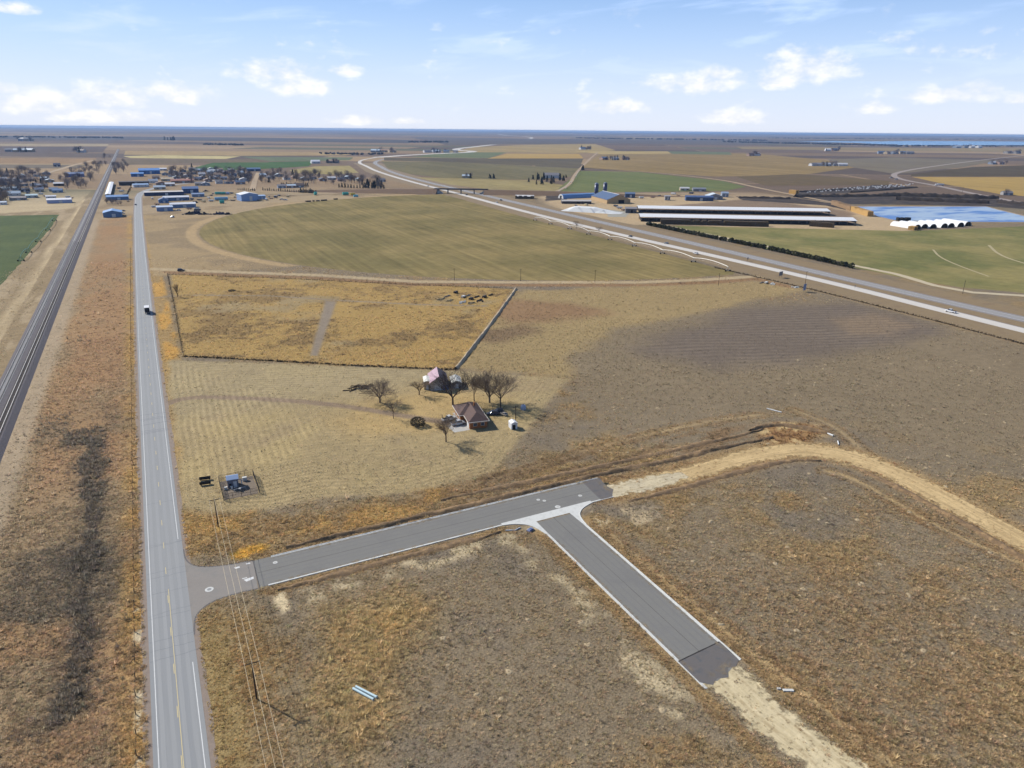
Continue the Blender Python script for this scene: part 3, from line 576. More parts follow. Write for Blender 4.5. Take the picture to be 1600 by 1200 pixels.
# ------------------------------------------------------------------ dirt road, loose ends, banks of spoil
dr_ = struct(soft_ribbon('dirt_road', DIRT_ROAD, [5.0, 5.4, 5.0, 6.0, 7.8, 8.0, 6.8, 6.2, 6.2, 6.2], .014, (228, 198, 146), (198, 170, 124), step=1.5), 'graded sandy road curving away from the end of the street')
struct(soft_ribbon('clay_patch', [(110.2, 153.2), (118, 152.2), (128, 151.6), (138, 151.4)], [5.0, 5.2, 4.6, 2.2], .019, (226, 210, 174), (206, 192, 162), step=1.5), 'pale clay patch where the street asphalt ends')
struct(soft_ribbon('sand_track', [(88.2, 83.5)] + DIRT_END, [5.6, 5.8, 5.6, 6.0, 6.8, 7.5], .014, (232, 214, 174), (212, 194, 154), step=1.5), 'pale sandy track running on from the end of the stub street')
BANKS = [('spoil_bank', [(20, 163.6), (45, 163.4), (80, 163.2), (112, 163.0), (140, 161.5), (168, 161.5), (184, 160.2)], .7, 'low dark spoil bank along the far side of the street'),
         ('spoil_bank', [(64, 169.5), (100, 168.2), (130, 167.4), (160, 166.8), (186, 167)], .45, 'faint outer ridge of turned soil behind the street'),
         ('spoil_bank', [(112, 145.2), (130, 144.6), (160, 145.6), (176, 144.6), (184, 139.5)], .4, 'low rusty bank along the near side of the dirt road'),
         ('spoil_bank', [(190.5, 133), (190.4, 118), (188.2, 100), (185.5, 84), (182, 66)], .45, 'low dark ridge beside the dirt road after its bend'),
         ('spoil_bank', [(181, 168), (190, 170), (199, 164), (205, 153)], .9, 'rough heap of rusty soil outside the bend of the dirt road'),
         ('spoil_bank', [(15, 146.6), (40, 146.6), (72, 146.4)], .35, 'thin rusty soil lip along the near kerb of the street')]
for i, (n_, l_, h_, lb) in enumerate(BANKS): tag(ribbon(n_, smooth_line(l_, 1), [.5, 1.5, 1.2, 1.7, .5], .0, SOIL, jag=.7, step=.8, across=5, h=h_, seed=20 + i), lb, 'soil bank')

for lb, l_, hw_ in (('thin drift of soil along the far gutter of the street', [(14, STREET_Y1 - .75), (60, STREET_Y1 - .7), (110, STREET_Y1 - .75)], .75), ('thin drift of soil along the near gutter of the street', [(14, STREET_Y0 + .8), (50, STREET_Y0 + .7), (74, STREET_Y0 + .8)], .6), ('thin drift of soil along the left gutter of the stub street', [(ST2_X0 + .8, 82), (ST2_X0 + .8, 138)], .6), ('thin drift of soil along the right gutter of the stub street', [(ST2_X1 - .8, 84), (ST2_X1 - .8, 138)], .6), ('sand dragged onto the broken end of the stub street', [(84, 81.6), (88.5, 81.2), (93.6, 83.2)], 1.6), ('sand dragged onto the broken end of the long street', [(110.8, 150.5), (111.4, 155), (111.8, 160.5)], 1.8)): struct(soft_ribbon('road_dust', l_, hw_, .0365, (186, 170, 142), (170, 152, 126), step=1.2, soft=.9, nscale=.6, amax=.6), lb)
# tyre-polished lines on the new streets
TYR = surf('tyre_track', (132, 130, 126), .85, .08, .3)
for y_ in (152.2, 153.9, 157.3, 159.1): ribbon('tyre_track', [(12, y_ + .3), (40, y_), (75, y_ - .1), (105, y_ + .1)], .2, .0275, TYR, street, jag=.12, step=3, seed=int(y_))
for x_ in (85.0, 86.7, 90.2, 91.9): ribbon('tyre_track', [(x_, 88.5), (x_ + .1, 120), (x_ - .05, 146)], .2, .0275, TYR, st2, jag=.12, step=3, seed=int(x_))
# ------------------------------------------------------------------ railway
BALLAST = surf('ballast', (108, 103, 106), .95, .16, .6, c2=(94, 90, 95), bump=.6, bscale=5); SLEEPER = surf('concrete_sleeper', (176, 174, 172), .9, .1, 1.0); TIMBER = surf('timber_sleeper', (102, 94, 88), .9, .15, 1.0); RAILM = surf('rail_steel', (216, 208, 198), .45, .05, 1, metal=.2, spec=.5); RUST = surf('rusty_rail', (70, 60, 58), .6, .1, 1)
R0, R1 = -120, 3900
bl = MB(); ys = [R0, 80, 160, 240, 330, 450, 700, 1100, 1600, 2400, R1]
prof = [(-63.2, .0), (-61.6, .95), (-53.3, .95), (-51.3, .0)]
bl.add([(x, y, z) for y in ys for x, z in prof], [(i * 4 + k, i * 4 + k + 1, i * 4 + k + 5, i * 4 + k + 4) for i in range(len(ys) - 1) for k in range(3)])
emb = struct(bl.build('railway_embankment', BALLAST), 'dark ballast embankment of the double railway')
def track(xc, smat, label, rmat, spacing):
    t = thing('railway_track', label, 'railway', (xc, 0, .95))
    for s in (-.7535, .7535): MB().box(s - .10, s + .10, R0, R1, .06, .26).build('rail', rmat, t)
    m = MB()
    for y in np.arange(150, 760, spacing): m.box(-1.35, 1.35, y - .14, y + .14, 0, .08)
    tag(m.build('sleepers', smat, t), kind='stuff')
    MB().box(-1.35, 1.35, 760, R1, .0, .05).build('far_sleepers', smat, t); return t
track(-59.9, SLEEPER, 'left railway track with pale sleepers and dull rails', RUST, .42); track(-55.2, TIMBER, 'right railway track with shiny rails on dark timber sleepers', RAILM, .6)

# ------------------------------------------------------------------ interstate
I_CONC = surf('white_concrete_road', (224, 217, 206), .85, .05, .05, c2=(212, 205, 195), streak=((.6, .04, 1), 0)); I_ASPH = surf('grey_highway', (164, 161, 157), .88, .05, .06, streak=((.6, .03, 1), 0)); I_SHO = surf('highway_shoulder_asphalt', (150, 143, 138), .9, .06, .1); I_LINE = surf('white_lane_line', (228, 230, 234), .8, .05, 1); MED = surf('median_grass', (156, 128, 96), .95, .16, .15, c2=(140, 116, 90)); REST = surf('reserve_grass', (152, 131, 98), .95, .2, .1, c2=(134, 114, 88))
I_N = smooth_line([(408, 60), (414, 160), (420.5, 250), (428.5, 330), (431, 443), (434, 654), (448, 880), (471, 1113), (492, 1425), (535, 1800), (585, 2060), (615, 2250), (680, 2460), (800, 2680)])
I_F = smooth_line([(437, 70), (443, 220), (447, 300), (452, 380), (459, 480), (474, 721), (486, 900), (499, 1103), (524, 1500), (566, 1800), (618, 2040), (660, 2240), (730, 2430), (850, 2640)])
MIDL = [((a[0] + b[0]) / 2, (a[1] + b[1]) / 2) for a, b in zip(dense(I_N, 60)[:44], dense(I_F, 60)[:44])]
struct(ribbon('interstate_reserve', [(423, 60), (429, 220), (436, 330), (445, 480), (454, 721), (466, 900), (485, 1110), (508, 1470), (550, 1800), (603, 2050), (640, 2250)], 42, .012, REST, jag=3, step=12), 'dry grass reserve either side of the interstate')
inear = struct(ribbon('interstate_near_carriageway', I_N, 5.6, .022, I_CONC, step=15), 'white concrete carriageway of the interstate on the near side'); ifar = struct(ribbon('interstate_far_carriageway', I_F, 7.4, .022, I_SHO, step=15), 'grey asphalt carriageway of the interstate on the far side')
ribbon('driving_lanes', I_F, 3.9, .030, I_ASPH, ifar, step=15)
for o_ in (-3.9, 3.9): ribbon('edge_line', I_F, .3, .040, I_LINE, ifar, side=(o_ - .16, o_ + .16), step=15)
for o_ in (-5.2,): ribbon('near_shoulder', I_N, .3, .030, I_SHO, inear, side=(4.3, 5.58), step=15)
far_i = smooth_line([(800, 2680), (1060, 2950), (1500, 3250)] + PX((700, 234), (745, 229), (790, 224), (822, 218), (834, 215.5), (822, 213.5), (790, 211.8), (778, 209.5)))
struct(ribbon('distant_interstate', far_i, 22, .35, I_CONC, step=200), 'thin pale line of the interstate winding to the horizon')
# ------------------------------------------------------------------ bunch grass and weeds (nobody could count them)
def tuft_mesh(name, seed, n, rad, hgt, wid):
    """a spreading clump of thin blades"""
    r = random.Random(seed); vs = []; fs = []
    for i in range(n):
        a = 6.283 * i / n + r.uniform(-.5, .5); lean = r.uniform(.25, 1.1); b = r.uniform(0, .45) * rad; bx, by = b * math.cos(a), b * math.sin(a)
        tx, ty = bx + rad * lean * math.cos(a), by + rad * lean * math.sin(a); h = hgt * r.uniform(.5, 1.2) * (1.2 - .6 * min(1, lean)); w = wid * r.uniform(.6, 1.4); o = len(vs)
        vs += [(bx - math.sin(a) * w, by + math.cos(a) * w, 0), (bx + math.sin(a) * w, by - math.cos(a) * w, 0), (tx, ty, h)]; fs.append((o, o + 1, o + 2))
    me = bpy.data.meshes.new(name); me.from_pydata(vs, [], fs); return me
def road_free(x, y):
    ok = (np.abs(x - np.interp(y, [p[1] for p in hw_line], [p[0] for p in hw_line])) > 5.0)
    ok &= ~((x > 10) & (x < 112.6) & (y > STREET_Y0 - .35) & (y < STREET_Y1 + .35)); ok &= ~((x > ST2_X0 - .4) & (x < ST2_X1 + .4) & (y > 80) & (y < 150))
    ok &= poly_sd(x, y, FIL_S + FIL_N[::-1]) < -.25; ok &= ~((x > -66) & (x < -50.6)); ok &= poly_sd(x, y, [(73, 150), (103, 150), (95, 140), (81.5, 140)]) < 0
    ok &= (seg_dist(x, y, DIRT_ROAD) > 4.4) | (RNG.random(x.shape) < .03); ok &= (seg_dist(x, y, DIRT_END) > 4.2) | (RNG.random(x.shape) < .05)
    ok &= np.hypot(x - 411, y - 757) > 366; ok &= x < 396 + (y - 250) * .05
    ok &= poly_sd(x, y, [(8.7, 195.6), (18.6, 195.6), (18.6, 209.8), (8.7, 209.8)]) < 0; ok &= poly_sd(x, y, [(86, 208), (104, 208), (104, 233), (86, 233)]) < 0
    for a, b in ((W(551.5, 1077), W(584, 1094.5)), (W(556, 1074), W(589, 1091))): ok &= seg_dist(x, y, [a, b]) > .9
    return ok
def make_tufts():
    src = bpy.data.collections.new('tuft_sources')
    mat = attr_mat('dry_grass', 'col', True, transl=.5)
    for i, (n, r_, h_, w_) in enumerate(((17, .42, .36, .042), (20, .52, .30, .046), (15, .34, .46, .036), (22, .60, .32, .05))):
        me = tuft_mesh('tuft_source', 100 + i, n, r_, h_, w_); me.materials.append(mat); src.objects.link(bpy.data.objects.new('tuft_source', me))
    ng = bpy.data.node_groups.new('scatter_tufts', 'GeometryNodeTree'); ng.interface.new_socket('Geometry', in_out='INPUT', socket_type='NodeSocketGeometry'); ng.interface.new_socket('Geometry', in_out='OUTPUT', socket_type='NodeSocketGeometry')
    q = NT(ng); gi = q.new('NodeGroupInput'); go = q.new('NodeGroupOutput'); ip = q.new('GeometryNodeInstanceOnPoints'); ci = q.new('GeometryNodeCollectionInfo')
    ci.inputs['Collection'].default_value = src; ci.inputs['Separate Children'].default_value = True; ci.inputs['Reset Children'].default_value = True
    def at(nm, ty): n = q.new('GeometryNodeInputNamedAttribute', data_type=ty); n.inputs[0].default_value = nm; return n.outputs[0]
    q.l.new(gi.outputs[0], ip.inputs['Points']); q.l.new(ci.outputs[0], ip.inputs['Instance']); ip.inputs['Pick Instance'].default_value = True
    q.l.new(at('pick', 'INT'), ip.inputs['Instance Index']); q.l.new(at('rot', 'FLOAT_VECTOR'), ip.inputs['Rotation']); q.l.new(at('scl', 'FLOAT_VECTOR'), ip.inputs['Scale']); q.l.new(ip.outputs[0], go.inputs[0])
    
    def scatter(name, label, cand, d0, d1, smul, dmul, box, flt=None, hm=1.0, cmul=2.55, tint=None):
        x = RNG.uniform(box[0], box[1], cand); y = RNG.uniform(box[2], box[3], cand); d = np.hypot(x, y); cz = x * FWD[0] + y * FWD[1] - CAM_H * FWD[2]
        k = (d > d0) & (d < d1) & (cz > 20) & (np.abs(x * RGT[0] + y * RGT[1] - CAM_H * RGT[2]) < cz * .88) & (x * UP[0] + y * UP[1] - CAM_H * UP[2] > -.64 * cz)
        x, y = x[k], y[k]; lc = lc_at(x, y); p = (flt(x, y) if flt is not None else 1.0) * lc['dens'] * dmul * (.35 + 1.3 * sstep(vnoise(x, y, 1.7, 61), .15, .85)) 
        k = (RNG.random(x.shape) < p) & road_free(x, y); x, y = x[k], y[k]; n = len(x); tc = lc['tc'][k] if tint is None else np.tile(np.array(tint, float), (n, 1)); sz = lc['size'][k]
        j = RNG.normal(1, .13, (n, 1)) + RNG.normal(0, .025, (n, 3)); dk = RNG.random((n, 1)) < .17
        c = lin_np((tc * .62 + tc.mean(1, keepdims=True) * .38) * np.array([.995, .995, .97])) * np.clip(j, .45, 1.7) ** 1.4 * np.where(dk, .5, 1) / KEXP * cmul
        me = bpy.data.meshes.new(name); me.vertices.add(n); me.vertices.foreach_set('co', np.stack([x, y, np.zeros(n)], 1).ravel().astype(np.float32))
        def put(nm, ty, arr, key): t = me.attributes.new(nm, ty, 'POINT'); t.data.foreach_set(key, arr)
        put('col', 'FLOAT_COLOR', np.concatenate([c, np.ones((n, 1))], 1).ravel().astype(np.float32), 'color'); put('pick', 'INT', RNG.integers(0, 4, n).astype(np.int32), 'value')
        put('rot', 'FLOAT_VECTOR', np.stack([np.zeros(n), np.zeros(n), RNG.uniform(0, 6.28, n)], 1).ravel().astype(np.float32), 'vector')
        s = sz * smul * RNG.lognormal(0, .34, n); put('scl', 'FLOAT_VECTOR', np.stack([s, s, s * hm * 1.15 * RNG.uniform(.7, 1.3, n)], 1).ravel().astype(np.float32), 'vector')
        o = bpy.data.objects.new(name, me); COL.objects.link(o); md = o.modifiers.new('scatter', 'NODES'); md.node_group = ng; tag(o, label, kind='stuff'); return n
    t = 0
    t += scatter('prairie_grass', 'dry bunch grass covering the near prairie', 1150000, 40, 215, .60, .36, (-75, 225, 10, 220))
    t += scatter('pasture_grass', 'dry grass over the middle distance', 620000, 215, 400, .78, .28, (-80, 330, 20, 405))
    t += scatter('far_pasture_grass', 'dry grass of the farther pastures', 220000, 400, 640, 1.2, .22, (-95, 420, 180, 640), hm=.85)
    # taller bunches that stand out singly, and the dark brush along the old ditch by the highway
    t += scatter('bunch_grass', 'taller straw bunches standing out of the near prairie', 420000, 40, 330, .80, .20, (-75, 260, 10, 330), flt=lambda x, y: sstep(fbm(x, y, 26, 401) * .5 + fbm(x, y, 7, 402) * .5, .42, .62), hm=1.3, cmul=2.7)
    t += scatter('ditch_brush', 'dark dead brush along the ditch between railway and highway', 60000, 60, 420, .85, .8, (-52, -12, 95, 420), flt=lambda x, y: sstep(seg_dist(x + 3 * (fbm(x, y, 16, 2) - .5), y, SHRUB_LINE) + 7 * (fbm(x, y, 14, 21) - .5), 3.4, .6) + .4 * sstep(np.hypot((x + 30) / 9, (y - 262) / 11) + 1.1 * (fbm(x, y, 9, 23) - .5), 1.0, .4) + .06 * sstep(fbm(x, y, 20, 431), .58, .7), hm=1.5, cmul=2.3, tint=(116, 103, 88))
make_tufts()
# ------------------------------------------------------------------ trees
BARK = surf('bark', (104, 90, 78), .95, .15, 1.5); TWIG = surf('twigs', (142, 124, 106), .95, .12, 1.0); BARK_L = surf('pale_bark', (140, 124, 106), .95, .15, 1.5); TWIG_D = surf('dark_twigs', (92, 82, 76), .95, .12, 1.0)
def branch(m_t, m_c, p, d, L, r, lev, maxlev, rnd, spread, up):
    n = 3 if lev < 2 else 2; a = Vector(p); dd = Vector(d).normalized(); r1 = r
    for i in range(n):
        q_ = (dd + Vector((rnd.uniform(-.18, .18), rnd.uniform(-.18, .18), rnd.uniform(-.05, .14) * up))).normalized(); b = a + q_ * (L / n); r2 = r1 * (.82 if lev < maxlev else .6)
        (m_t if lev <= 1 else m_c).tube(a, b, r1, r2, 6 if lev == 0 else (4 if lev == 1 else 3), cap=False)
        a, dd, r1 = b, q_, r2
        if lev < maxlev and (lev > 0 or i >= 1):
            for k in range(rnd.choice((1, 2)) if lev else 2):
                az = rnd.uniform(0, 6.283); t = rnd.uniform(.5, 1.0) * spread; k_ = dd.orthogonal().normalized(); k_.rotate(Matrix.Rotation(az, 3, dd)); nd = (dd * math.cos(t) + k_ * math.sin(t)); nd.z += .05 * up
                branch(m_t, m_c, a, nd, L * rnd.uniform(.62, .88), max(r1 * .62, .022), lev + 1, maxlev, rnd, spread, up)
    if lev < maxlev: branch(m_t, m_c, a, dd, L * .7, max(r1 * .8, .022), lev + 1, maxlev, rnd, spread, up)
def make_tree(seed, h, levels=5, spread=.8, up=1.0, r=.22, name='bare_tree', bark=None, twig=None, trunk_h=.22, forks=4, wide=1.5):
    rnd = random.Random(seed); mt, mc = MB(), MB()
    mt.tube((0, 0, -.1), (rnd.uniform(-.1, .1), rnd.uniform(-.1, .1), h * trunk_h), r * 1.25, r, 7, cap=False)
    for k in range(forks):
        a = 6.283 * k / forks + rnd.uniform(-.4, .4); t = rnd.uniform(.25, .85) * spread; branch(mt, mc, (0, 0, h * trunk_h * .96), (math.sin(t) * math.cos(a), math.sin(t) * math.sin(a), math.cos(t)), h * .30, r * .68, 1, levels, rnd, spread, up)
    zmax = max(v[2] for v in mc.v); f = h / zmax
    for m in (mt, mc): m.v = [(x * f * (1 + (wide - 1) * min(1, max(0, z * f / h - trunk_h * .6) * 3)), y * f * (1 + (wide - 1) * min(1, max(0, z * f / h - trunk_h * .6) * 3)), z * f) for x, y, z in m.v]
    t = thing(name, 'bare tree', 'tree'); mt.build('trunk', bark or BARK, t); mc.build('crown', twig or TWIG, t); return t
random.seed(3)
def tree_at(px, py, seed, h, label, **kw):
    t = make_tree(seed, h, label and kw.pop('levels', 5), **kw); t['label'] = label; t.location = (*W(px, py), 0); t['group'] = 'bare trees of the farmstead'; return t
tree_at(697, 690.5, 11, 10.2, 'bare leafless tree alone in front of the brown house, long shadow to the right', spread=.75, r=.22, trunk_h=.3)
tree_at(593.8, 629, 23, 10.4, 'wide bare tree with low spreading limbs beside the log pile', spread=1.05, r=.3, trunk_h=.15, forks=5)
tree_at(614.8, 654, 31, 8.2, 'small thin bare tree standing at the bend of the driveway', spread=.5, r=.12, trunk_h=.35, forks=3, levels=4)
tree_at(655, 617, 37, 7.2, 'small bare tree left of the cream shed', spread=.7, r=.18, trunk_h=.2, levels=4)
tree_at(707.5, 632, 41, 14.5, 'tall dense dark bare tree between the barn and the house', spread=.8, r=.34, trunk_h=.2, twig=TWIG_D, forks=5)
tree_at(741, 627, 43, 12.8, 'tall slender bare tree right behind the house roof', spread=.55, r=.22, trunk_h=.3, forks=3)
tree_at(765, 629, 47, 13.2, 'pale-barked bare tree with thick forked limbs behind the house', spread=.75, r=.34, bark=BARK_L, trunk_h=.16, forks=5)
tree_at(782, 637, 53, 14.0, 'rightmost tall bare tree behind the house, near the tank', spread=.7, r=.26, trunk_h=.3, forks=5)
tree_at(278, 464, 59, 9.0, 'small dark upright tree at the pasture gate by the highway', spread=.35, r=.14, twig=TWIG_D, trunk_h=.1, levels=4, wide=1.0)
LEAF_J = surf('juniper_needles', (68, 72, 46), .95, .3, .9, c2=(88, 84, 54)); LEAF_D = surf('dark_conifer', (46, 54, 52), .95, .3, .6, c2=(60, 66, 58)); LEAF_B = surf('brown_brush', (88, 78, 58), .95, .3, 1.2, c2=(110, 96, 68)); GREY_CROWN = surf('grey_twig_mass', (140, 128, 124), .95, .2, .4, c2=(118, 110, 112)); BLUE_CROWN = surf('dim_twig_mass', (112, 106, 110), .95, .2, .4, c2=(92, 90, 96))
def leafy(seed, n, rx, rz, zc, size, mb=None, shape='ell', fill=.55):
    """many small leaf faces through a crown volume with an uneven outline"""
    rnd = random.Random(seed); m = mb or MB(); lob = [(rnd.uniform(0, 6.283), rnd.uniform(-1, 1), rnd.uniform(.75, 1.15)) for _ in range(7)]
    for i in range(n):
        a = rnd.uniform(0, 6.283); u = rnd.uniform(-1, 1); k = rnd.uniform(fill, 1) ** .6
        la = min(lob, key=lambda l: abs(math.atan2(math.sin(a - l[0]), math.cos(a - l[0]))) + abs(u - l[1]))[2]; k *= la
        if shape == 'cone': t = (u + 1) / 2; rr = rx * (1 - t * .85) * k; p = Vector((rr * math.cos(a), rr * math.sin(a), zc - rz + 2 * rz * t))
        else: s_ = math.sqrt(1 - u * u); p = Vector((rx * k * s_ * math.cos(a), rx * k * s_ * math.sin(a), zc + rz * k * u))
        d1 = Vector((rnd.gauss(0, 1), rnd.gauss(0, 1), rnd.gauss(0, 1))).normalized(); d2 = d1.orthogonal().normalized(); s = size * rnd.uniform(.6, 1.4)
        m.add([p - d1 * s, p + d2 * s * .7, p + d1 * s, p - d2 * s * .7], [(0, 1, 2, 3)])
    return m
def bush(name, label, loc, seed, n, rx, rz, size, mat, cat='bush', group=None):
    t = thing(name, label, cat, loc, 0, group); leafy(seed, n, rx, rz, rz * .8, size).build('foliage', mat, t)
    m = MB(); rnd = random.Random(seed)
    for k in range(6): a = rnd.uniform(0, 6.28); m.tube((0, 0, 0), (rx * .6 * math.cos(a), rx * .6 * math.sin(a), rz * 1.2), .05, .02, 4)
    m.build('stems', BARK, t); return t
bush('juniper_bush', 'round dark olive bush at the end of the driveway', (*W(652.5, 665), 0), 5, 900, 2.7, 1.7, .22, LEAF_B)
bush('weed_bush', 'low dark bush lying in the pasture north of the truck', (*W(362, 455), 0), 6, 200, 2.4, .6, .25, LEAF_B)

# ------------------------------------------------------------------ buildings
def win_frame(m, x0, x1, z0, z1, y, t=.08):
    m.box(x0 - t, x1 + t, y - .05, y, z1, z1 + t); m.box(x0 - t, x1 + t, y - .07, y, z0 - t, z0); m.box(x0 - t, x0, y - .05, y, z0, z1); m.box(x1, x1 + t, y - .05, y, z0, z1)
GLASS = surf('window_glass', (70, 82, 98), .12, .05, 1, spec=.6); DOORW = surf('white_door', (222, 224, 226), .6, .05, 1); DARKIN = surf('dark_opening', (34, 32, 32), .9, .1, 1)
def gable(name, label, cat, cx, cy, L, D, he, hr, rz=0.0, axis='x', wall=None, roof=None, over=.35, door=None, wins=(), rtrim=None, group=None, open_front=False, flat=False, far_door=True):
    """gabled building: L along local x, D along local y; front is local -y. door=(x,w,h); wins=[(x,z,w,h)] on the front"""
    t = thing(name, label, cat, (cx, cy, 0), rz, group); m = MB(); hx_, hy_ = L / 2, D / 2
    if flat: m.box(-hx_, hx_, -hy_, hy_, 0, he)
    elif axis == 'x': m.add([(-hx_, -hy_, 0), (hx_, -hy_, 0), (hx_, hy_, 0), (-hx_, hy_, 0), (-hx_, -hy_, he), (hx_, -hy_, he), (hx_, hy_, he), (-hx_, hy_, he), (-hx_, 0, hr), (hx_, 0, hr)], [(0, 1, 5, 4), (1, 2, 6, 9, 5), (2, 3, 7, 6), (3, 0, 4, 8, 7), (4, 5, 9, 8), (6, 7, 8, 9)])
    else: m.add([(-hx_, -hy_, 0), (hx_, -hy_, 0), (hx_, hy_, 0), (-hx_, hy_, 0), (-hx_, -hy_, he), (hx_, -hy_, he), (hx_, hy_, he), (-hx_, hy_, he), (0, -hy_, hr), (0, hy_, hr)], [(0, 1, 5, 8, 4), (1, 2, 6, 5), (2, 3, 7, 9, 6), (3, 0, 4, 7), (4, 8, 9, 7), (5, 6, 9, 8)])
    m.build('wall', wall, t)
    r_ = MB(); th = .14
    if flat: r_.box(-hx_ - .1, hx_ + .1, -hy_ - .1, hy_ + .1, he + .003, he + .3)
    else:
        h2 = hy_ if axis == 'x' else hx_; h1 = hx_ if axis == 'x' else hy_; sl = (hr - he) / h2; eo = over
        for s in (-1, 1):
            a0 = [(-h1 - eo, s * (h2 + eo), he - sl * eo + .02), (h1 + eo, s * (h2 + eo), he - sl * eo + .02), (h1 + eo, 0, hr + .02), (-h1 - eo, 0, hr + .02)]
            if axis == 'y': a0 = [(p[1], p[0], p[2]) for p in a0]
            vs = a0 + [(p[0], p[1], p[2] + th) for p in a0]; r_.add(vs, [(0, 1, 2, 3), (7, 6, 5, 4), (0, 4, 5, 1), (1, 5, 6, 2), (2, 6, 7, 3), (3, 7, 4, 0)])
    rr = r_.build('roof', roof, t)
    if door:
        x, w, h = door; MB().box(x - w / 2, x + w / 2, -hy_ - .06, -hy_ + .05, 0, h).build('door', DARKIN if open_front else DOORW, t)
    for x, z, w, h in wins:
        g = MB().box(x - w / 2, x + w / 2, -hy_ - .05, -hy_ + .04, z, z + h).build('window', GLASS, t)
    return t
def mat_wall(c, **k): return surf('wall_%d_%d_%d' % tuple(c), c, .85, .06, .3, **k)
def mat_roof(c, **k): return surf('roof_%d_%d_%d' % tuple(c), c, .6, .06, .2, **k)

# brown hip-roofed farmhouse, L-shaped
SHINGLE = surf('brown_shingles', (112, 92, 86), .9, .10, 1.4, c2=(98, 82, 78), bump=.3, bscale=6); BRICK = surf('brown_brick', (176, 118, 74), .9, .14, 2.0, c2=(150, 98, 62)); TRIM = surf('cream_trim', (234, 226, 214), .7, .04, 1)
def farmhouse():
    t = thing('farmhouse', 'brown hip-roofed brick farmhouse with an attached wing among bare trees', 'house', (96.6, 219.0, 0), math.radians(-10))
    MB().prism([(-3.2, -6.9), (3.2, -6.9), (3.2, 10.4), (-4.9, 10.4), (-4.9, .4), (-3.2, .4)], 0, 2.6).build('wall', BRICK, t)
    def hip(x0, x1, y0, y1, z0, zr, inset, axis):
        m = MB()
        if axis == 'y': xm = (x0 + x1) / 2; R = [(xm, y0 + inset, zr), (xm, y1 - inset, zr)]; vs = [(x0, y0, z0), (x1, y0, z0), (x1, y1, z0), (x0, y1, z0)] + R; fs = [(0, 1, 4), (1, 2, 5, 4), (2, 3, 5), (3, 0, 4, 5)]
        else: ym = (y0 + y1) / 2; R = [(x0 + inset, ym, zr), (x1 - inset, ym, zr)]; vs = [(x0, y0, z0), (x1, y0, z0), (x1, y1, z0), (x0, y1, z0)] + R; fs = [(0, 1, 5, 4), (1, 2, 5), (2, 3, 4, 5), (3, 0, 4)]
        vs += [(p[0], p[1], p[2] - .16) for p in vs[:4]]; fs += [(6, 7, 1, 0), (7, 8, 2, 1), (8, 9, 3, 2), (9, 6, 0, 3), (9, 8, 7, 6)]
        return m.add(vs, fs)
    rf = hip(-3.8, 3.8, -7.5, 10.8, 2.78, 5.0, 3.7, 'y').build('roof', SHINGLE, t); hip(-5.6, 3.0, -.2, 10.9, 2.76, 5.25, 4.6, 'x').build('wing_roof', SHINGLE, t)
    f = MB(); z0, z1 = 2.58, 2.80
    f.box(-3.86, 3.86, -7.62, -7.50, z0, z1); f.box(3.80, 3.92, -7.5, 10.8, z0, z1); f.box(-3.92, -3.80, -7.5, -.3, z0, z1); f.box(-5.72, -5.60, -.2, 10.8, z0, z1); f.box(-5.72, -3.92, -.32, -.2, z0, z1)
    f.build('fascia', TRIM, rf)
    for x, z, ww, h in ((-1.2, 1.0, 1.3, 1.1), (1.5, 1.0, 1.2, 1.1)):
        g = MB().box(x - ww / 2, x + ww / 2, -6.96, -6.85, z, z + h).build('window', GLASS, t); fr = MB(); win_frame(fr, x - ww / 2, x + ww / 2, z, z + h, -6.92); fr.build('frame', TRIM, g)
    d = MB().box(-3.28, -3.16, -5.7, -2.9, 0, 2.15).build('garage_door', DOORW, t); gm = MB()
    for z in (.55, 1.1, 1.65): gm.box(-3.30, -3.28, -5.6, -3.0, z, z + .03)
    gm.build('panel_grooves', TRIM, d)
    MB().box(-4.96, -4.87, 1.6, 2.6, 0, 2.1).build('door', DOORW, t)
    for y in (4.0, 7.0): MB().box(-4.96, -4.87, y, y + 1.3, 1.0, 2.1).build('window', GLASS, t)
    MB().box(.8, 1.3, 3.4, 3.9, 4.2, 5.9).build('chimney', BRICK, rf)
    for x, y in ((-5.45, .0), (-5.45, 3.2), (-5.45, 6.4)): MB().box(x - .07, x + .07, y - .07, y + .07, 0, 2.6).build('porch_post', TRIM, t)
    MB().box(-5.8, -4.9, -.2, 9.6, .0, .12).build('porch_slab', CONC_D, t)
    return t
farmhouse()
struct(sheet('driveway_pad', [(86.2, 212.4), (92.0, 212.2), (93.2, 219.0), (89.8, 219.6), (86.0, 219.4)], .014, CONC_D, jag=.2, step=.8), 'pale concrete parking pad beside the farmhouse')
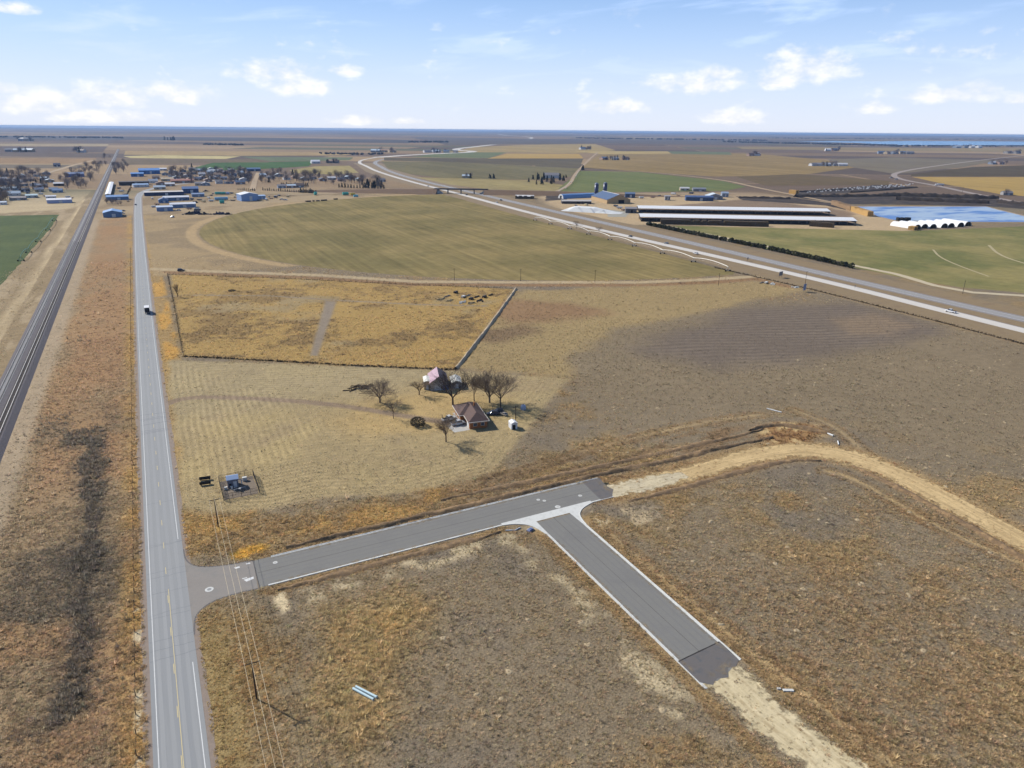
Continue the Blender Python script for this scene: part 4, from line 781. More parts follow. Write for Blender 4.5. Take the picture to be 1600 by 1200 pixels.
# lilac-roofed barn and cream shed
LILAC = surf('faded_lilac_metal', (196, 164, 178), .6, .1, .6, c2=(172, 148, 160)); LILAC_SHADE = surf('lilac_metal_shade', (112, 98, 102), .7, .08, .6)
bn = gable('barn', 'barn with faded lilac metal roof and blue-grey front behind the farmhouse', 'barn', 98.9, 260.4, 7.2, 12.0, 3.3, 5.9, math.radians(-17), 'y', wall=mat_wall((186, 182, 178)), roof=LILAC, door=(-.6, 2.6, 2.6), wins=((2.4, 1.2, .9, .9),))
bn.children[1].data.materials.append(LILAC_SHADE); bn.children[1].data.polygons.foreach_set('material_index', [0] * 6 + [1] * 6)  # right slope: its shade and the tree shadow painted in as a darker tone
MB().box(1.4, 3.72, -6.12, -6.04, .1, 2.2).build('blue_tarp', surf('blue_tarp', (96, 116, 160), .7, .2, 1.2), bn)
gable('shed', 'small cream shed with white roof against the lilac barn', 'shed', 94.0, 260.6, 2.6, 6.8, 3.3, 3.7, math.radians(-17), 'y', wall=mat_wall((196, 178, 142)), roof=mat_roof((250, 248, 236)), over=.12, door=(0, 1.0, 2.0))
gable('lean_to', 'low grey lean-to with white roof panels right of the lilac barn', 'shed', 105.6, 257.6, 4.2, 8, 2.3, 3.2, math.radians(-17), 'y', wall=mat_wall((150, 146, 142)), roof=mat_roof((222, 222, 216)), over=.15, door=(0, 1.4, 1.9))
gable('small_white_shed', 'small white box shed with dark doorway right of the farmhouse', 'shed', 106.6, 207.2, 2.3, 2.9, 2.2, 2.7, math.radians(-6), 'y', wall=mat_wall((226, 228, 232)), roof=mat_roof((248, 248, 250)), over=.08, door=(-.2, 1.1, 1.75), open_front=True)
# water tank
tk = thing('water_tank', 'round pale blue tank standing in the shade right of the farmhouse', 'tank', (*W(817.5, 640), 0)); MB().lathe([(.95, 0), (1.0, .1), (1.0, 1.5), (.7, 1.9), (.2, 2.0)], n=16).build('body', surf('tank_blue', (176, 190, 214), .5, .06, 1), tk, True); MB().lathe([(.22, 1.98), (.22, 2.12), (.05, 2.15)], n=10).build('lid', surf('tank_lid', (90, 96, 110), .6, .05, 1), tk)

# ------------------------------------------------------------------ vehicles
TYRE = surf('tyre', (34, 34, 36), .9, .1, 2); RIM = surf('rim', (150, 150, 154), .4, .05, 1, metal=.5); LAMP = surf('lamp_glass', (232, 232, 226), .2, .02, 1); TAIL = surf('tail_lamp', (150, 26, 22), .3, .02, 1)
def paint(c): return surf('paint_%d_%d_%d' % tuple(c), c, .35, .03, .6, spec=.5)
def wheels(t, xs, ys, r, w=.24):
    for x in xs:
        for y in ys:
            o = MB().tube((x - w / 2, y, r), (x + w / 2, y, r), r, r, 14).build('wheel', TYRE, t); MB().tube((x - w / 2 - .01, y, r), (x + w / 2 + .01, y, r), r * .55, r * .55, 10).build('rim', RIM, o)
def make_car(c=(232, 232, 234), kind='car'):
    """nose towards +y"""
    t = thing('parked_car', 'car', 'car'); P = paint(c)
    def loft(secs, name, mat):
        m = MB(); n = len(secs[0]); vs = [v for s_ in secs for v in s_]
        fs = [(i * n + k, i * n + (k + 1) % n, (i + 1) * n + (k + 1) % n, (i + 1) * n + k) for i in range(len(secs) - 1) for k in range(n)] + [tuple(range(n - 1, -1, -1)), tuple((len(secs) - 1) * n + k for k in range(n))]
        return m.add(vs, fs).build(name, mat, t)
    def sec(y, z0, z1, hw): return [(-hw * .94, y, z0), (hw * .94, y, z0), (hw, y, (z0 + z1) / 2), (hw * .9, y, z1), (-hw * .9, y, z1), (-hw, y, (z0 + z1) / 2)]
    if kind == 'pickup':
        loft([sec(-2.75, .45, .98, .9), sec(-2.6, .38, 1.05, .95), sec(.2, .36, 1.08, .97), sec(1.5, .36, 1.08, .97), sec(2.5, .4, 1.0, .94), sec(2.75, .5, .85, .85)], 'body', P)
        cb = loft([sec(-.75, 1.05, 1.12, .9), sec(-.55, 1.05, 1.78, .84), sec(.8, 1.05, 1.8, .84), sec(1.55, 1.05, 1.12, .88)], 'cab_glass', GLASS); MB().box(-.74, .74, -.55, .78, 1.78, 1.84).build('cab_roof', P, t); MB().box(-.78, .78, -2.6, -.8, 1.06, 1.09).build('load_bed', DARKIN, t); wheels(t, (-.86, .86), (-1.75, 1.75), .38); e = 2.72
    else:
        loft([sec(-2.25, .5, .85, .8), sec(-2.1, .34, .95, .88), sec(-.6, .3, .96, .91), sec(1.0, .3, .94, .91), sec(2.0, .34, .82, .86), sec(2.25, .42, .68, .78)], 'body', P)
        zt = 1.72 if kind == 'suv' else 1.44; y0 = -2.1 if kind == 'suv' else -1.7
        loft([sec(y0, .92, .99, .82), sec(y0 + .35, .92, zt - .02, .70), sec(.25, .92, zt, .70), sec(1.15, .9, .97, .80)], 'cabin_glass', GLASS); MB().box(-.60, .60, y0 + .4, .22, zt - .02, zt + .035).build('cabin_roof', P, t); wheels(t, (-.8, .8), (-1.4, 1.4), .33); e = 2.2
    for s in (-.62, .62): MB().box(s - .16, s + .16, e - .06, e + .03, .62, .76).build('headlight', LAMP, t); MB().box(s - .16, s + .16, -e - .04, -e + .06, .66, .82).build('tail_light', TAIL, t)
    return t
CARS = {}
def car(px, py, rz, c=(232, 232, 234), kind='car', label='', name='parked_car', z=0.0, group=None, cat=None, sc=1.0):
    k = (c, kind)
    if k not in CARS: CARS[k] = Spawner(lambda: make_car(c, kind))
    o = CARS[k]((*W(px, py), z), rz, sc, label, group); o.name = name; o['category'] = cat or {'pickup': 'pickup truck', 'suv': 'car', 'car': 'car'}[kind]; return o
car(716, 663.5, math.radians(-88), (206, 208, 210), 'pickup', 'silver pickup parked on the pad beside the farmhouse', 'pickup_truck')
car(701.5, 656.5, math.radians(-80), (232, 232, 230), 'pickup', 'white pickup parked behind the silver one at the farmhouse', 'pickup_truck')
car(770, 648, math.radians(70), (62, 68, 84), 'suv', 'dark blue car parked in the shade behind the farmhouse')
car(778, 645, math.radians(80), (48, 48, 52), 'suv', 'black car parked in the shade next to the dark blue one')
car(786.5, 648.5, math.radians(20), (176, 166, 150), 'car', 'tan car at the corner of the shaded yard behind the farmhouse', sc=.8)
car(283, 423.5, math.radians(-90), (44, 46, 50), 'suv', 'dark vehicle on the field road beside the pasture corner', sc=1.15)
def box_truck():
    t = thing('box_truck', 'white-roofed box truck with dark rear driving on the highway', 'truck', (HWY_X + 1.75, 445.5, .03)); WH = surf('truck_white', (244, 244, 244), .5, .03, 1); DK = surf('truck_rear', (40, 40, 44), .7, .1, 1)
    MB().box(-1.25, 1.25, -3.8, 2.6, .95, 3.75).build('cargo_box', surf('truck_side', (206, 208, 212), .5, .05, 1), t); MB().box(-1.27, 1.27, -3.83, 2.62, 3.752, 3.82).build('cargo_roof', WH, t); MB().box(-1.15, 1.15, -3.86, -3.805, 1.05, 3.65).build('rear_door', DK, t)
    c = MB(); c.add([(-1.1, 2.7, .6), (1.1, 2.7, .6), (1.1, 4.9, .6), (-1.1, 4.9, .6), (-1.1, 2.7, 2.6), (1.1, 2.7, 2.6), (1.05, 4.0, 2.55), (-1.05, 4.0, 2.55), (1.08, 4.85, 1.5), (-1.08, 4.85, 1.5)], [(0, 3, 2, 1), (4, 5, 6, 7), (0, 1, 5, 4), (1, 2, 8, 6, 5), (3, 0, 4, 7, 9), (7, 6, 8, 9), (3, 9, 8, 2)]); c.build('cab', WH, t)
    MB().box(-.9, .9, 4.3, 4.34, 1.75, 2.3).build('windscreen', GLASS, t); MB().box(-.5, .5, -3.8, 4.6, .5, .95).build('chassis', DK, t); wheels(t, (-1.05, 1.05), (-2.4, 3.6), .48, .3)
box_truck()

# ------------------------------------------------------------------ substation compound by the highway
def compound():
    FEN = surf('fence_steel', (58, 54, 52), .7, .1, 1)
    f = thing('compound_fence', 'dark metal fence round the small grey substation hut', 'fence', (13.6, 202.6, 0)); x0, x1, y0, y1 = -4.9, 4.9, -6.4, 6.4
    n = 0
    pts = [(x, y0) for x in np.linspace(x0, x1, 5)] + [(x1, y) for y in np.linspace(y0, y1, 6)[1:]] + [(x, y1) for x in np.linspace(x1, x0, 5)[1:]] + [(x0, y) for y in np.linspace(y1, y0, 6)[1:-1]]
    post = None
    for x, y in pts:
        if post is None: post = MB().box(-.05, .05, -.05, .05, 0, 2.1).build('post', FEN, f); post.location = (x, y, 0)
        else: p = post.copy(); COL.objects.link(p); p.location = (x, y, 0)
    for z in (.25, 1.15, 2.02):
        for a, b in (((x0, y0), (x1, y0)), ((x1, y0), (x1, y1)), ((x1, y1), (x0, y1)), ((x0, y1), (x0, y0))): MB().tube((*a, z), (*b, z), .035, n=5).build('rail', FEN, f)
    m = MB()
    for a, b in (((x0, y0), (x1, y0)), ((x1, y0), (x1, y1)), ((x1, y1), (x0, y1)), ((x0, y1), (x0, y0))):
        k = int(math.hypot(b[0] - a[0], b[1] - a[1]) / .16)
        for i in range(k): t = i / k; x, y = a[0] + (b[0] - a[0]) * t, a[1] + (b[1] - a[1]) * t; m.box(x - .012, x + .012, y - .012, y + .012, .1, 2.0)
    tag(m.build('mesh_bars', FEN, f), kind='stuff')
    struct(sheet('compound_gravel', [(8.9, 196.4), (18.3, 196.4), (18.3, 208.8), (8.9, 208.8)], .012, surf('dark_gravel', (138, 124, 108), .95, .2, 1.2), jag=.3, step=.8), 'dark gravel floor inside the substation fence')
    h = gable('substation_hut', 'grey hut with slate blue roof inside the fenced compound', 'hut', 12.2, 204.6, 3.0, 2.9, 2.7, 3.25, math.radians(-4), 'x', wall=mat_wall((128, 128, 138)), roof=mat_roof((150, 172, 206)), over=.22, door=(.6, .95, 2.0))
    MB().box(-1.0, -.4, -1.56, -1.44, .9, 1.5).build('vent', FEN, h)
    CABW = surf('white_cabinet', (232, 230, 222), .5, .04, 1)
    def cab(name, label, x, y, w, d, hh, mat):
        t = thing(name, label, 'cabinet', (x, y, 0)); MB().box(-w / 2, w / 2, -d / 2, d / 2, .1, hh).build('case', mat, t); MB().box(-w / 2 - .04, w / 2 + .04, -d / 2 - .04, d / 2 + .04, hh + .002, hh + .07).build('lid', mat, t); MB().box(-w / 2 + .05, w / 2 - .05, -d / 2 + .05, d / 2 - .05, 0, .1).build('plinth', CONC_D, t)
    cab('electrical_cabinet', 'white cabinet in the back right of the fenced compound', 15.7, 206.5, 1.2, .8, 1.1, CABW); cab('electrical_cabinet', 'cream cabinet left of the substation hut', 10.0, 203.0, .9, .5, .75, CABW); cab('electrical_cabinet', 'small white box in front of the substation hut wall', 11.6, 202.2, .5, .35, 1.0, CABW); cab('electrical_cabinet', 'slim white pillar box in the hut\'s shadow', 14.6, 204.4, .28, .28, 1.5, CABW)
    PIPE = surf('steel_pipe', (196, 198, 200), .4, .05, 1, metal=.4)
    g = thing('gas_pipework', 'bent grey and white pipework in front of the substation hut', 'pipework', (13.6, 200.2, 0)); MB().tube((-1.6, 0, .0), (-1.6, 0, .8), .09, n=8).build('riser', PIPE, g); MB().tube((-1.6, 0, .8), (1.5, .6, .8), .09, n=8).build('pipe', PIPE, g); MB().tube((1.5, .6, .8), (1.5, .6, 0), .09, n=8).build('riser', PIPE, g); MB().lathe([(.28, .62), (.34, .8), (.28, .98)], n=12).build('valve', CABW, g)
compound()
RACK = surf('dark_feeder', (50, 46, 44), .8, .15, 1)
def trough():
    t = thing('feed_trough', 'dark feed trough', 'trough')
    MB().add([(-1.5, -.35, .35), (1.5, -.35, .35), (1.5, .35, .35), (-1.5, .35, .35), (-1.6, -.5, .95), (1.6, -.5, .95), (1.6, .5, .95), (-1.6, .5, .95), (-1.5, -.42, .93), (1.5, -.42, .93), (1.5, .42, .93), (-1.5, .42, .93), (-1.42, -.3, .45), (1.42, -.3, .45), (1.42, .3, .45), (-1.42, .3, .45)],
             [(0, 3, 2, 1), (0, 1, 5, 4), (1, 2, 6, 5), (2, 3, 7, 6), (3, 0, 4, 7), (4, 5, 9, 8), (5, 6, 10, 9), (6, 7, 11, 10), (7, 4, 8, 11), (8, 9, 13, 12), (9, 10, 14, 13), (10, 11, 15, 14), (11, 8, 12, 15), (12, 13, 14, 15)]).build('tub', RACK, t)
    for x in (-1.2, 1.2):
        for y in (-.3, .3): MB().box(x - .06, x + .06, y - .06, y + .06, 0, .4).build('leg', RACK, t)
    return t
TR = Spawner(trough); TR((5.1, 212.0), math.radians(-10), 1, 'long dark trough in the lot left of the substation, farther of two', 'dark troughs'); TR((4.9, 208.6), math.radians(-8), 1, 'long dark trough left of the substation, nearer of two', 'dark troughs')
# ------------------------------------------------------------------ power line along the highway
POLE = surf('pole_wood', (74, 62, 54), .95, .12, 1.2); WIRE = surf('wire_metal', (236, 216, 178), .5, .03, 1); INS = surf('insulator', (150, 150, 156), .3, .03, 1)
def power_pole(x, y, h, label, rz=0.0, arm=1.25):
    t = thing('power_pole', label, 'pole', (x, y, 0), rz, 'power poles along the highway'); MB().tube((0, 0, -.3), (0, 0, h), .17, .11, 8).build('shaft', POLE, t)
    MB().box(-arm - .15, arm + .15, -.06, .06, h - .45, h - .30).build('crossarm', POLE, t); MB().tube((-.5, -.07, h - .4), (0, -.12, h - 1.1), .03, n=4).build('brace', POLE, t); MB().tube((.5, -.07, h - .4), (0, -.12, h - 1.1), .03, n=4).build('brace', POLE, t)
    for s in (-arm, 0, arm): MB().lathe([(.05, 0), (.07, .08), (.05, .16), (.03, .2)], n=8).build('insulator', INS, t).location = (s, 0, h - .30 if s else h)
    return t
PH = 8.6
P1 = (5.8, 181.6); P2 = (5.8, 114.2); P3 = (5.7, 40.0)
power_pole(*P1, PH, 'slim dark power pole between the substation and the new street, wires ending on it'); power_pole(*P2, PH, 'dark power pole in the grass at the bottom, its shadow falling right'); 
def wire(off, dz, label):
    m = MB(); 
    for a, b in ((P1, P2), (P2, P3)):
        prev = None
        for i in range(17):
            t = i / 16; p = (a[0] + (b[0] - a[0]) * t + off, a[1] + (b[1] - a[1]) * t, PH + dz - 1.3 * 4 * t * (1 - t))
            if prev: m.tube(prev, p, .034, n=4, cap=False)
            prev = p
    tag(m.build('power_wire', WIRE), label, 'wire', 'wires of the power line')
wire(-1.25, -.08, 'left one of three power wires beside the highway'); wire(0, .2, 'middle one of three power wires beside the highway'); wire(1.25, -.08, 'right one of three power wires beside the highway')
def small_pole(px, py, h, label):
    t = thing('utility_pole', label, 'pole', (*W(px, py), 0), math.radians(15), 'distant utility poles'); MB().tube((0, 0, -.2), (0, 0, h), .16, .1, 6).build('shaft', POLE, t); MB().box(-1.2, 1.2, -.06, .06, h - .5, h - .36).build('crossarm', POLE, t); return t
small_pole(805.6, 658, 6.0, 'thin pole standing beside the small white shed at the farmhouse')
for px, py, lb in ((710, 438, 'leftmost utility pole before the big circular field'), (813.5, 439, 'second utility pole before the circular field'), (929.5, 441, 'third utility pole before the circular field'), (1122.5, 446, 'utility pole at the pointed right corner of the circular field')): small_pole(px, py, 8.5, lb)

# ------------------------------------------------------------------ fences, bank, log pile, junk row
POST = surf('fence_post', (92, 80, 68), .95, .15, 1); BRUSH = surf('tumbleweed', (86, 72, 54), .95, .2, 1.2, c2=(108, 90, 64))
def fence(label, line, brush=0.0, spacing=4.0):
    t = thing('wire_fence', label, 'fence', (0, 0, 0)); P = dense(line, spacing); m = MB(); w = MB()
    for x, y in P: m.box(x - .07, x + .07, y - .07, y + .07, 0, 1.35)
    tag(m.build('posts', POST, t), kind='stuff')
    for z in (.5, .85, 1.2):
        for a, b in zip(line[:-1], line[1:]): w.tube((*a, z), (*b, z), .012, n=3, cap=False)
    tag(w.build('wires', POST, t), kind='stuff')
    if brush:
        b = MB(); r = random.Random(len(label))
        for x, y in dense(line, .55):
            if vnoise(np.array([x * 1.0]), np.array([y * 1.0]), 7, 5)[0] < .2 - brush * .2: continue
            s = brush * r.uniform(.4, 1.1); ox, oy = r.gauss(0, .25), r.gauss(0, .25)
            for k in range(7):
                d1 = Vector((r.gauss(0, 1), r.gauss(0, 1), r.gauss(0, 1))).normalized() * s * .55; d2 = d1.orthogonal() * .8; c = Vector((x + ox + r.gauss(0, .2), y + oy + r.gauss(0, .2), s * r.uniform(.3, .9)))
                b.add([c - d1, c + d2, c + d1, c - d2], [(0, 1, 2, 3)])
        tag(b.build('tumbleweeds', BRUSH, t), kind='stuff')
    return t
fence('fence clogged with dark tumbleweeds between the golden pasture and the mown lot', PX((287, 557), (420, 564), (560, 572), (710, 578)), .62)
fence('fence with scattered weeds along the highway side of the golden pasture', PX((262, 430), (271, 470), (280, 520), (287, 557)), .24)
fence('thin fence along the far edge of the golden pasture', PX((262, 429), (420, 434), (600, 443), (800, 451)), .35)
fence('fence beside the highway in the rusty strip next to the railway', [(-14.2, 70), (-14.3, 200), (-14.4, 420), (-14, 700)], .0, 5)
fence('fence between the interstate and the grey worked field', [(392, 420), (396, 330), (393, 250), (388, 190)], .7)
struct_b = tag(ribbon('concrete_ditch', PX((806, 452), (770, 502), (736, 547), (712, 577)), 1.05, .0, surf('ditch_concrete', (192, 174, 146), .9, .1, .5), step=2, across=6, h=1.0, jag=.15, seed=8), 'straight pale raised ditch bank running from the barn to the junk row', 'ditch')
LOG = surf('weathered_log', (150, 128, 96), .95, .2, 2); LOGD = surf('dark_log', (66, 56, 48), .95, .2, 2)
lp = thing('log_pile', 'pile of dark and cream logs left of the wide bare tree', 'log pile', (*W(559, 606), 0)); r = random.Random(4)
for k in range(34):
    a = r.uniform(-.6, .6) + (1.2 if k % 3 == 0 else 0); L = r.uniform(1.2, 3.6); x, y = r.gauss(0, 2.6), r.gauss(0, 1.6); z = .18 + max(0, .9 - (x * x / 14 + y * y / 5)) * r.uniform(.3, 1); o = MB().tube((-L / 2 * math.cos(a), -L / 2 * math.sin(a), 0), (L / 2 * math.cos(a), L / 2 * math.sin(a), r.uniform(-.05, .15)), r.uniform(.12, .26), None, 7).build('log', LOG if k % 4 == 0 else LOGD, lp); o.location = (x, y, z)
JK = [surf('junk_grey', (150, 148, 142), .8, .2, 1), surf('junk_dark', (62, 60, 62), .8, .2, 1), surf('junk_white', (226, 226, 220), .7, .1, 1), surf('junk_tan', (168, 152, 120), .9, .2, 1)]
def junk(loc, rz, mat, kind, label):
    names = {'pipe': ('pipe_bundle', 'pipes'), 'box': ('scrap_machine', 'machine'), 'heap': ('rubble_heap', 'rubble')}; t = thing(names[kind][0], label, names[kind][1], loc, rz, 'farm junk in the golden pasture'); r = random.Random(int(loc[0] * 7 + loc[1]))
    if kind == 'pipe':
        for k in range(5): MB().tube((-3 + r.uniform(-.6, .6), k * .32 - .7, .15 + .25 * (k % 2)), (3.2 + r.uniform(-.6, .6), k * .32 - .6, .15 + .25 * (k % 2)), .14, n=6).build('pipe', mat, t)
    elif kind == 'box':
        MB().box(-1.8, 1.8, -.8, .8, .5, 1.3, taper=.1).build('body', mat, t); MB().tube((1.7, 0, .7), (3.2, 0, .4), .08, n=5).build('drawbar', JK[1], t)
        for x in (-1.1, 1.1):
            for y in (-.85, .85): MB().tube((x, y - .1, .4), (x, y + .1, .4), .4, n=10).build('wheel', TYRE, t)
    else:
        m = MB(); 
        for k in range(26):
            x, y = r.gauss(0, 1.6), r.gauss(0, .8); s = r.uniform(.2, .55); MB_ = m.box(x - s, x + s * r.uniform(.5, 1), y - s, y + s * .8, -.05, s * r.uniform(.8, 1.8), taper=s * .2)
        tag(m.build('rubble', mat, t), kind='stuff')
A_ = math.radians(38)
for i, (px, py, mt_, kd, lb) in enumerate(((690, 468, 3, 'heap', 'pale rubble heap at the left end of the junk row'), (699, 463, 0, 'pipe', 'grey pipes by the left end of the junk row'), (703, 470, 3, 'heap', 'tan rubble heap, second in the junk row'), (712, 458, 1, 'box', 'dark machine standing behind the junk row'), (722, 473, 2, 'heap', 'whitish rubble heap in the middle of the junk row'), (724, 465, 2, 'box', 'white farm machine in the middle of the junk row'), (731, 462, 0, 'pipe', 'grey pipe bundle behind the white machine'), (736, 468, 1, 'box', 'dark farm machine right of the white one'), (745, 464, 1, 'pipe', 'dark pipe bundle toward the right of the junk row'), (750, 470, 1, 'heap', 'dark rubble near the right end of the junk row'), (757, 465, 1, 'box', 'dark machine second from the right end of the junk row'), (767, 461, 1, 'pipe', 'dark pipes at the far right end of the junk row'), (737, 474, 3, 'heap', 'low tan rubble at the front of the junk row'))): junk((*W(px, py), 0), A_, JK[mt_], kd, lb)

# ------------------------------------------------------------------ pipes and litter on the building land
PVC = surf('pale_blue_pipe', (214, 238, 244), .4, .03, 1); PWH = surf('white_pipe', (238, 238, 236), .4, .03, 1)
def pipe(a, b, r_, mat, label, group=None):
    t = thing('pipe', label, 'pipe', (a[0], a[1], r_), 0, group); d = (b[0] - a[0], b[1] - a[1], 0); MB().tube((0, 0, 0), d, r_, n=10, cap=False).build('barrel', mat, t); MB().tube((d[0] * .97, d[1] * .97, 0), d, r_ * 1.25, n=10, cap=False).build('socket', mat, t)
a, b = W(551.5, 1077), W(584, 1094.5); pipe(a, b, .24, PVC, 'pale blue pipe lying in the grass, nearer of a pair'); a, b = W(556, 1074), W(589, 1091); pipe(a, b, .24, PVC, 'pale blue pipe lying in the grass, farther of a pair')
a, b = W(790, 829.5), W(802, 829); pipe(a, b, .16, PWH, 'short white pipe on the soil below the street corner'); a, b = W(803, 830), W(813, 825); pipe(a, b, .16, PWH, 'slanting white pipe near the street corner')
a, b = W(1198, 639), W(1221, 645); pipe(a, b, .22, PWH, 'long white pipe on top of the soil heap at the road bend'); a, b = W(1290, 677), W(1302, 682); pipe(a, b, .3, PWH, 'fat white pipe right of the soil heap at the road bend'); a, b = W(1309, 690), W(1310.5, 696); pipe(a, b, .22, PWH, 'small upright-lying white pipe below the fat one')
pl = thing('covered_pallet', 'pallet with crumpled blue sheet at the street corner', 'pallet', (*W(828.5, 829), 0), .4); MB().box(-1.0, 1.0, -.7, .7, 0, .16).build('pallet', LOG, pl); MB().box(-.9, .95, -.6, .65, .162, .6, taper=.22).build('blue_sheet', surf('blue_sheet', (96, 108, 150), .6, .3, 2, c2=(180, 190, 214)), pl)
lt = thing('broken_slab', 'white broken concrete lying beside the sandy track', 'slab', (*W(1232, 1079), 0), -.5); MB().box(-1.1, 1.0, -.35, .3, 0, .2, taper=.05).build('slab', CONC, lt); o = MB().box(-.4, .4, -.25, .25, 0, .25, taper=.04).build('fragment', CONC_D, lt); o.location = (-1.7, .3, 0)
# burrow mounds of pale soil all over the grey prairie
MOUND = surf('pale_mound_soil', (192, 172, 138), .95, .14, 1.5)
def mound():
    t = tag(bpy.data.objects.new('burrow_mound', None), 'm', 'mound'); COL.objects.link(t); r = random.Random(2); m = MB(); prof = [(1.0, -.02), (.72, .12), (.4, .22), (.16, .18)]; n = 12; vs = []
    for rr, z in prof:
        for i in range(n): k = rr * r.uniform(.8, 1.2); vs.append((k * math.cos(6.283 * i / n), k * math.sin(6.283 * i / n), z * r.uniform(.8, 1.2)))
    m.add(vs, [(j * n + i, j * n + (i + 1) % n, (j + 1) * n + (i + 1) % n, (j + 1) * n + i) for j in range(3) for i in range(n)]); m.build('soil', MOUND, t, True); MB().lathe([(.17, .10), (.14, .185)], n=10).build('burrow_hole', SOIL, t); return t
MS = Spawner(mound); r = random.Random(77); cnt = 0
KNOWN = [(692, 997), (825, 968), (767, 997), (1110, 815), (1113, 848), (1045, 826), (1083, 788), (1232, 800), (1340, 812), (1323, 799), (1200, 693), (1232, 600), (1500, 602), (1482, 713), (1490, 740), (1530, 640), (1478, 760), (1120, 957), (908, 972), (1000, 1066), (783, 1092), (960, 640), (1090, 602), (1170, 612), (1265, 740), (1450, 820), (1420, 800), (1000, 600), (1290, 570), (1390, 560), (1530, 575), (1570, 660), (700, 1040), (745, 1085), (795, 1050), (1035, 1110), (1480, 960), (1585, 990), (1400, 1000), (1245, 985)]
while len(KNOWN) < 120:
    px, py = r.uniform(900, 1600), 560 + 480 * r.random() ** 1.6; x, y = W(px, py)
    if abs(y - 155) < 16 and x < 200 or seg_dist(np.array([x]), np.array([y]), DIRT_ROAD)[0] < 9 or (ST2_X0 - 3 < x < ST2_X1 + 4 and y < 165) or seg_dist(np.array([x]), np.array([y]), DIRT_END)[0] < 8: continue
    KNOWN.append((px, py))
for px, py in KNOWN: MS((*W(px, py), 0), r.uniform(0, 6.28), (r.uniform(.35, 1.0), r.uniform(.35, .8), r.uniform(.5, 1.0)), 'small mound of pale soil scattered on the grey prairie', 'burrow mounds on the prairie')
# ------------------------------------------------------------------ fields
def field_mat(name, c, c2, row=None, rot=0.0, amp=.12, nscale=.02, k=1.0, stretch=(1, 1, 1)):
    m = bpy.data.materials.new(name); m.use_nodes = True; q = NT(m.node_tree); b = q.n['Principled BSDF']; pos = q.new('ShaderNodeNewGeometry').outputs['Position']
    mp = q.new('ShaderNodeMapping'); q.l.new(pos, mp.inputs[0]); mp.inputs['Rotation'].default_value = (0, 0, rot); mp.inputs['Scale'].default_value = stretch
    n = q.noise(mp.outputs[0], nscale, 4, .6); n2 = q.noise(mp.outputs[0], nscale * 12, 2, .6)
    col = q.mix(q.ramp(n, .35, .65), alb(c, k), alb(c2, k)); f = q.math('ADD', 1.0, q.math('MULTIPLY', q.math('SUBTRACT', n2, .5), .55))
    if row:
        m2 = q.new('ShaderNodeMapping'); q.l.new(pos, m2.inputs[0]); m2.inputs['Rotation'].default_value = (0, 0, rot); m2.inputs['Scale'].default_value = (1 / row, .02 / row, 1)
        s1 = q.noise(m2.outputs[0], 1.0, 3, .7); f = q.math('ADD', f, q.math('MULTIPLY', q.math('SUBTRACT', s1, .5), amp * 6))
    vm = q.new('ShaderNodeVectorMath', operation='SCALE'); q.put(vm.inputs[0], col); q.put(vm.inputs[3], f); q.l.new(vm.outputs[0], b.inputs['Base Color']); b.inputs['Roughness'].default_value = .95; b.inputs['Specular IOR Level'].default_value = .05
    return m
GR = math.radians(-32)                                        # the survey grid the far fields and the dairy keep to
PIV_C = (411.0, 757.0)
circ = [(PIV_C[0] + 364 * math.cos(a), PIV_C[1] + 364 * math.sin(a)) for a in np.linspace(math.radians(97), math.radians(266), 90)]
pv = [p for p in circ if p[0] < 400] + [(392, 398), (397, 480), (403, 600), (411, 745), (424, 900), (436, 1040), (441, 1118)]
struct(sheet('circular_field', pv, .02, field_mat('winter_stubble', (128, 117, 76), (154, 136, 90), 5.0, math.radians(2), .2, .011), jag=1.0, step=4), 'big half-round olive crop field behind the pasture')
struct(sheet('green_field', PX((0, 337), (92, 335.5), (78, 358), (55, 383), (28, 416), (0, 446), (-90, 470), (-90, 336)), .02, field_mat('winter_wheat', (84, 98, 62), (98, 110, 68), 6, 0, .05, .02), jag=1.2, step=4), 'dark green crop field left of the railway')
struct(sheet('green_field', PX((1050, 353), (1200, 356), (1420, 361), (1640, 352), (1700, 440), (1640, 461), (1500, 449), (1420, 436), (1335, 418), (1190, 388)), .02, field_mat('sparse_wheat', (122, 122, 76), (156, 144, 94), 9, math.radians(60), .06, .012), jag=1.5, step=5), 'olive green field between the interstate hedge and the dairy')
struct(ribbon('pivot_wheel_track', smooth_line(PX((1545, 383), (1560, 398), (1600, 412), (1680, 430))), 1.2, .05, surf('wheel_track', (186, 172, 132), .95, .1, .5), step=8), 'curved pale wheel track in the olive field at the right edge')
struct(ribbon('pivot_wheel_track', smooth_line(PX((1458, 390), (1468, 402), (1500, 416), (1545, 432))), .9, .05, surf('wheel_track', (186, 172, 132), .95, .1, .5), step=8), 'faint curved wheel track inside the olive field')
struct(ribbon('frontage_road', PX((1010, 347), (1060, 357), (1180, 381), (1330, 414), (1400, 428), (1460, 446), (1520, 457), (1600, 462), (1680, 466)), 3.2, .045, surf('frontage_sand', (206, 190, 158), .95, .08, .2), jag=.5, step=6), 'sandy service road between hedge and field')
